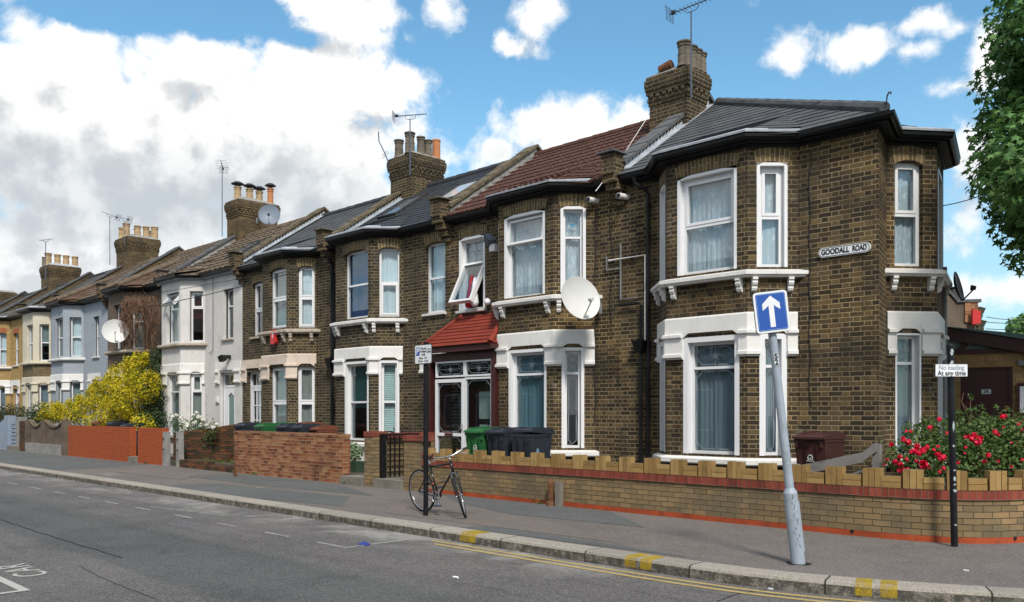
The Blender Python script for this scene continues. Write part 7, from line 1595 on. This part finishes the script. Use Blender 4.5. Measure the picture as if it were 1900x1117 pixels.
# ------------------------------------------------------------------ sky, sun, camera
SUN_EL, SUN_AZ = math.radians(47), math.radians(-34)      # azimuth measured from +X
w = bpy.data.worlds.new('World'); SC.world = w; w.use_nodes = True; w.node_tree.nodes.clear(); nt = NT(w.node_tree)
sky = nt.n('ShaderNodeTexSky', sky_type='NISHITA'); sky.sun_disc = False; sky.sun_elevation = SUN_EL; sky.sun_rotation = math.pi/2-SUN_AZ
sky.air_density = 1.0; sky.dust_density = .6; sky.ozone_density = 1.6
SKY_K = .104
dirv = nt.n('ShaderNodeTexCoord').outputs['Generated']
Fv, Rv = (-R2, R2, 0), (R2, R2, 0)
az = nt.m('ARCTAN2', nt.vm('DOT_PRODUCT', dirv, Rv, 1), nt.vm('DOT_PRODUCT', dirv, Fv, 1)); el = nt.m('ARCSINE', nt.sep(dirv)[2])
def ae(px, py):
    x, y = (px-CX)/FPX, (HY-py)/FPX; return math.atan(x), math.atan(y/math.sqrt(1+x*x))
# cumulus banks given as (centre px, py, half-width, half-height, weight)
BL = [(60, 290, 330, 260, 1), (310, 300, 330, 235, 1), (560, 250, 260, 180, 1), (700, 180, 128, 100, .95), (765, 165, 62, 58, .8), (150, 480, 420, 170, 1), (480, 390, 300, 110, .8), (600, 345, 230, 130, .9), (420, 330, 330, 170, 1), (200, 420, 420, 150, 1), (120, 120, 150, 90, .9), (390, 110, 130, 62, .85), (-150, 300, 260, 300, 1), (700, 245, 70, 55, .7),
      (1050, 262, 155, 78, 1), (1010, 230, 70, 50, .9), (1090, 222, 65, 48, .9), (1160, 235, 62, 45, .85), (930, 275, 60, 30, .7),
      (1000, 28, 42, 42, .65), (955, 92, 55, 20, .45), (640, 25, 150, 52, .7), (820, 30, 55, 45, .6), (700, 70, 110, 30, .45), (280, 3, 60, 14, .45), (445, 10, 50, 25, .45),
      (1600, 92, 82, 42, .8), (1462, 95, 45, 28, .45), (1700, 45, 60, 20, .45), (1780, 50, 28, 16, .35), (1690, 95, 45, 18, .4), (1830, 110, 45, 60, .6), (1780, 160, 60, 16, .4), (1810, 310, 90, 75, .8), (1850, 540, 130, 35, .5), (1760, 420, 60, 40, .25), (900, 330, 70, 35, .4), (850, 290, 45, 22, .35), (1960, 200, 90, 90, .6)]
g = bpy.data.node_groups.new('cloud_density', 'ShaderNodeTree')
g.interface.new_socket('P', in_out='INPUT', socket_type='NodeSocketVector'); g.interface.new_socket('D', in_out='INPUT', socket_type='NodeSocketVector'); g.interface.new_socket('Density', in_out='OUTPUT', socket_type='NodeSocketFloat')
gt = NT(g); gi = gt.n('NodeGroupInput'); go = gt.n('NodeGroupOutput'); P = gi.outputs[0]; D = gi.outputs[1]
acc_ = None
for px, py, rx, ry, wt in BL:
    a, e = ae(px, py); k = 1/(1+((px-CX)/FPX)**2)
    d = gt.vm('MULTIPLY', gt.vm('SUBTRACT', P, (a, e, 0)), (FPX/(rx*k), FPX/ry, 0)); l = gt.vm('LENGTH', d, None, 1)
    v = gt.m('MULTIPLY', gt.m('SUBTRACT', 1.0, l), wt)
    acc_ = v if acc_ is None else gt.m('SMOOTH_MAX', acc_, v, .12)
# thin far cloud low down, and scattered cumulus out of frame
low = gt.ss(gt.sep(P)[1], .17, .02, 0, .30)
outf = gt.m('MULTIPLY', gt.ss(gt.m('ABSOLUTE', gt.sep(P)[0]), .62, .85), gt.m('SUBTRACT', gt.m('MULTIPLY', gt.noise(D, 2.2, 3.0), 2.4), 1.0))
for px, py, rx, ry, wt in ((350, 18, 240, 62, 1.1), (170, 20, 90, 40, .8), (560, 75, 60, 22, .6), (880, 120, 60, 70, .7)):
    a, e = ae(px, py); k = 1/(1+((px-CX)/FPX)**2)
    l = gt.vm('LENGTH', gt.vm('MULTIPLY', gt.vm('SUBTRACT', P, (a, e, 0)), (FPX/(rx*k), FPX/ry, 0)), None, 1); acc_ = gt.m('SUBTRACT', acc_, gt.m('MULTIPLY', gt.m('MAXIMUM', gt.m('SUBTRACT', 1.0, l), 0.0), wt))
acc_ = gt.m('MAXIMUM', acc_, -.55); acc_ = gt.m('MAXIMUM', acc_, gt.m('SUBTRACT', low, .42)); acc_ = gt.m('MAXIMUM', acc_, gt.m('SUBTRACT', outf, gt.ss(gt.m('ABSOLUTE', gt.sep(P)[0]), .8, .6, 0, 2.0)))
n1 = gt.noise(D, 11.0, 9.0, .66, .25); vo = gt.vor(gt.vm('ADD', D, gt.vm('SCALE', gt.noise(D, 40.0, 2.0, .5, 0, 1), .012)), 34.0)
puff = gt.m('ADD', gt.m('MULTIPLY', gt.m('SUBTRACT', n1, .5), 2.9), gt.m('MULTIPLY', gt.m('SUBTRACT', .42, vo), .62))
den = gt.m('ADD', acc_, gt.m('MULTIPLY', puff, .74)); gt.t.links.new(den, go.inputs[0])
def dens(off):
    nd = nt.n('ShaderNodeGroup'); nd.node_tree = g
    a2 = nt.m('ADD', az, off[0]); e2 = nt.m('ADD', el, off[1]); nt.inp(nd, 0, nt.comb(a2, e2, 0.0)); nt.inp(nd, 1, nt.vm('ADD', dirv, (Rv[0]*off[0], Rv[1]*off[0], off[1]))); return nd.outputs[0]
d0 = dens((0, 0)); d1 = dens((.016, .034))
mask = nt.ss(d0, -.14, .40)
lit = nt.m('MULTIPLY', nt.m('SUBTRACT', d0, d1), 1.15)
soft = nt.noise(nt.vm('ADD', dirv, (3.3, 1.2, .4)), 3.1, 5.0, .55)
thick = nt.m('MULTIPLY', nt.ss(d0, .20, .85), nt.ss(soft, .36, .62, .12, .72))
shade = nt.ss(nt.m('SUBTRACT', lit, thick), -.72, .10)
base = nt.mix(shade, (.50, .52, .545), (.94, .925, .90))
lowd = nt.ss(el, .34, .10); base = nt.mix(nt.m('MULTIPLY', lowd, .35), base, (.66, .70, .74))
wv = nt.m('ADD', el, nt.m('MULTIPLY', nt.m('SUBTRACT', soft, .5), .22)); band = nt.m('MULTIPLY', nt.m('MULTIPLY', nt.ss(wv, .31, .235), nt.ss(wv, .145, .20)), nt.ss(d0, .12, .45)); base = nt.mix(nt.m('MULTIPLY', band, .42), base, (.36, .42, .47))
skyc = nt.mix(1.0, sky.outputs[0], (SKY_K*.96, SKY_K*1.42, SKY_K*1.42), 'MULTIPLY')
skyc = nt.mix(nt.ss(el, .40, .0, 0, .60), skyc, (.44, .55, .64))
final = nt.mix(mask, skyc, base)
gnd = nt.ss(el, -.02, .0); final = nt.mix(gnd, (.10, .10, .10), final)
bgn = nt.n('ShaderNodeBackground'); nt.inp(bgn, 0, final); bgn.inputs[1].default_value = 1.0
ow = nt.n('ShaderNodeOutputWorld'); nt.t.links.new(bgn.outputs[0], ow.inputs[0])
w.cycles.sampling_method = 'MANUAL'; w.cycles.sample_map_resolution = 512
L = bpy.data.lights.new('Sun', 'SUN'); L.energy = 3.1; L.angle = math.radians(10); L.color = (1, .94, .86)
lo = bpy.data.objects.new('Sun', L); COL.objects.link(lo)
sd = Vector((math.cos(SUN_EL)*math.cos(SUN_AZ), math.cos(SUN_EL)*math.sin(SUN_AZ), math.sin(SUN_EL))); lo.rotation_euler = sd.to_track_quat('Z', 'Y').to_euler(); lo.location = sd*60
cam = bpy.data.cameras.new('Camera'); co = bpy.data.objects.new('Camera', cam); COL.objects.link(co); SC.camera = co
co.location = (0, 0, EYE); co.rotation_euler = (math.pi/2, 0, math.pi/4); cam.sensor_width = 36; cam.lens = 36*FPX/1900; cam.shift_y = (HY-558.5)/1900; cam.clip_start = .1; cam.clip_end = 2000
SC.view_settings.view_transform = 'Standard'; SC.view_settings.look = 'None'; SC.view_settings.gamma = 1; SC.view_settings.exposure = .36
SC.cycles.max_bounces = 7; SC.cycles.transparent_max_bounces = 12; SC.cycles.use_denoising = True; SC.cycles.caustics_reflective = False; SC.cycles.caustics_refractive = False
for o in list(SC.objects):
    for k in ('_org', '_path'):
        if k in o: del o[k]
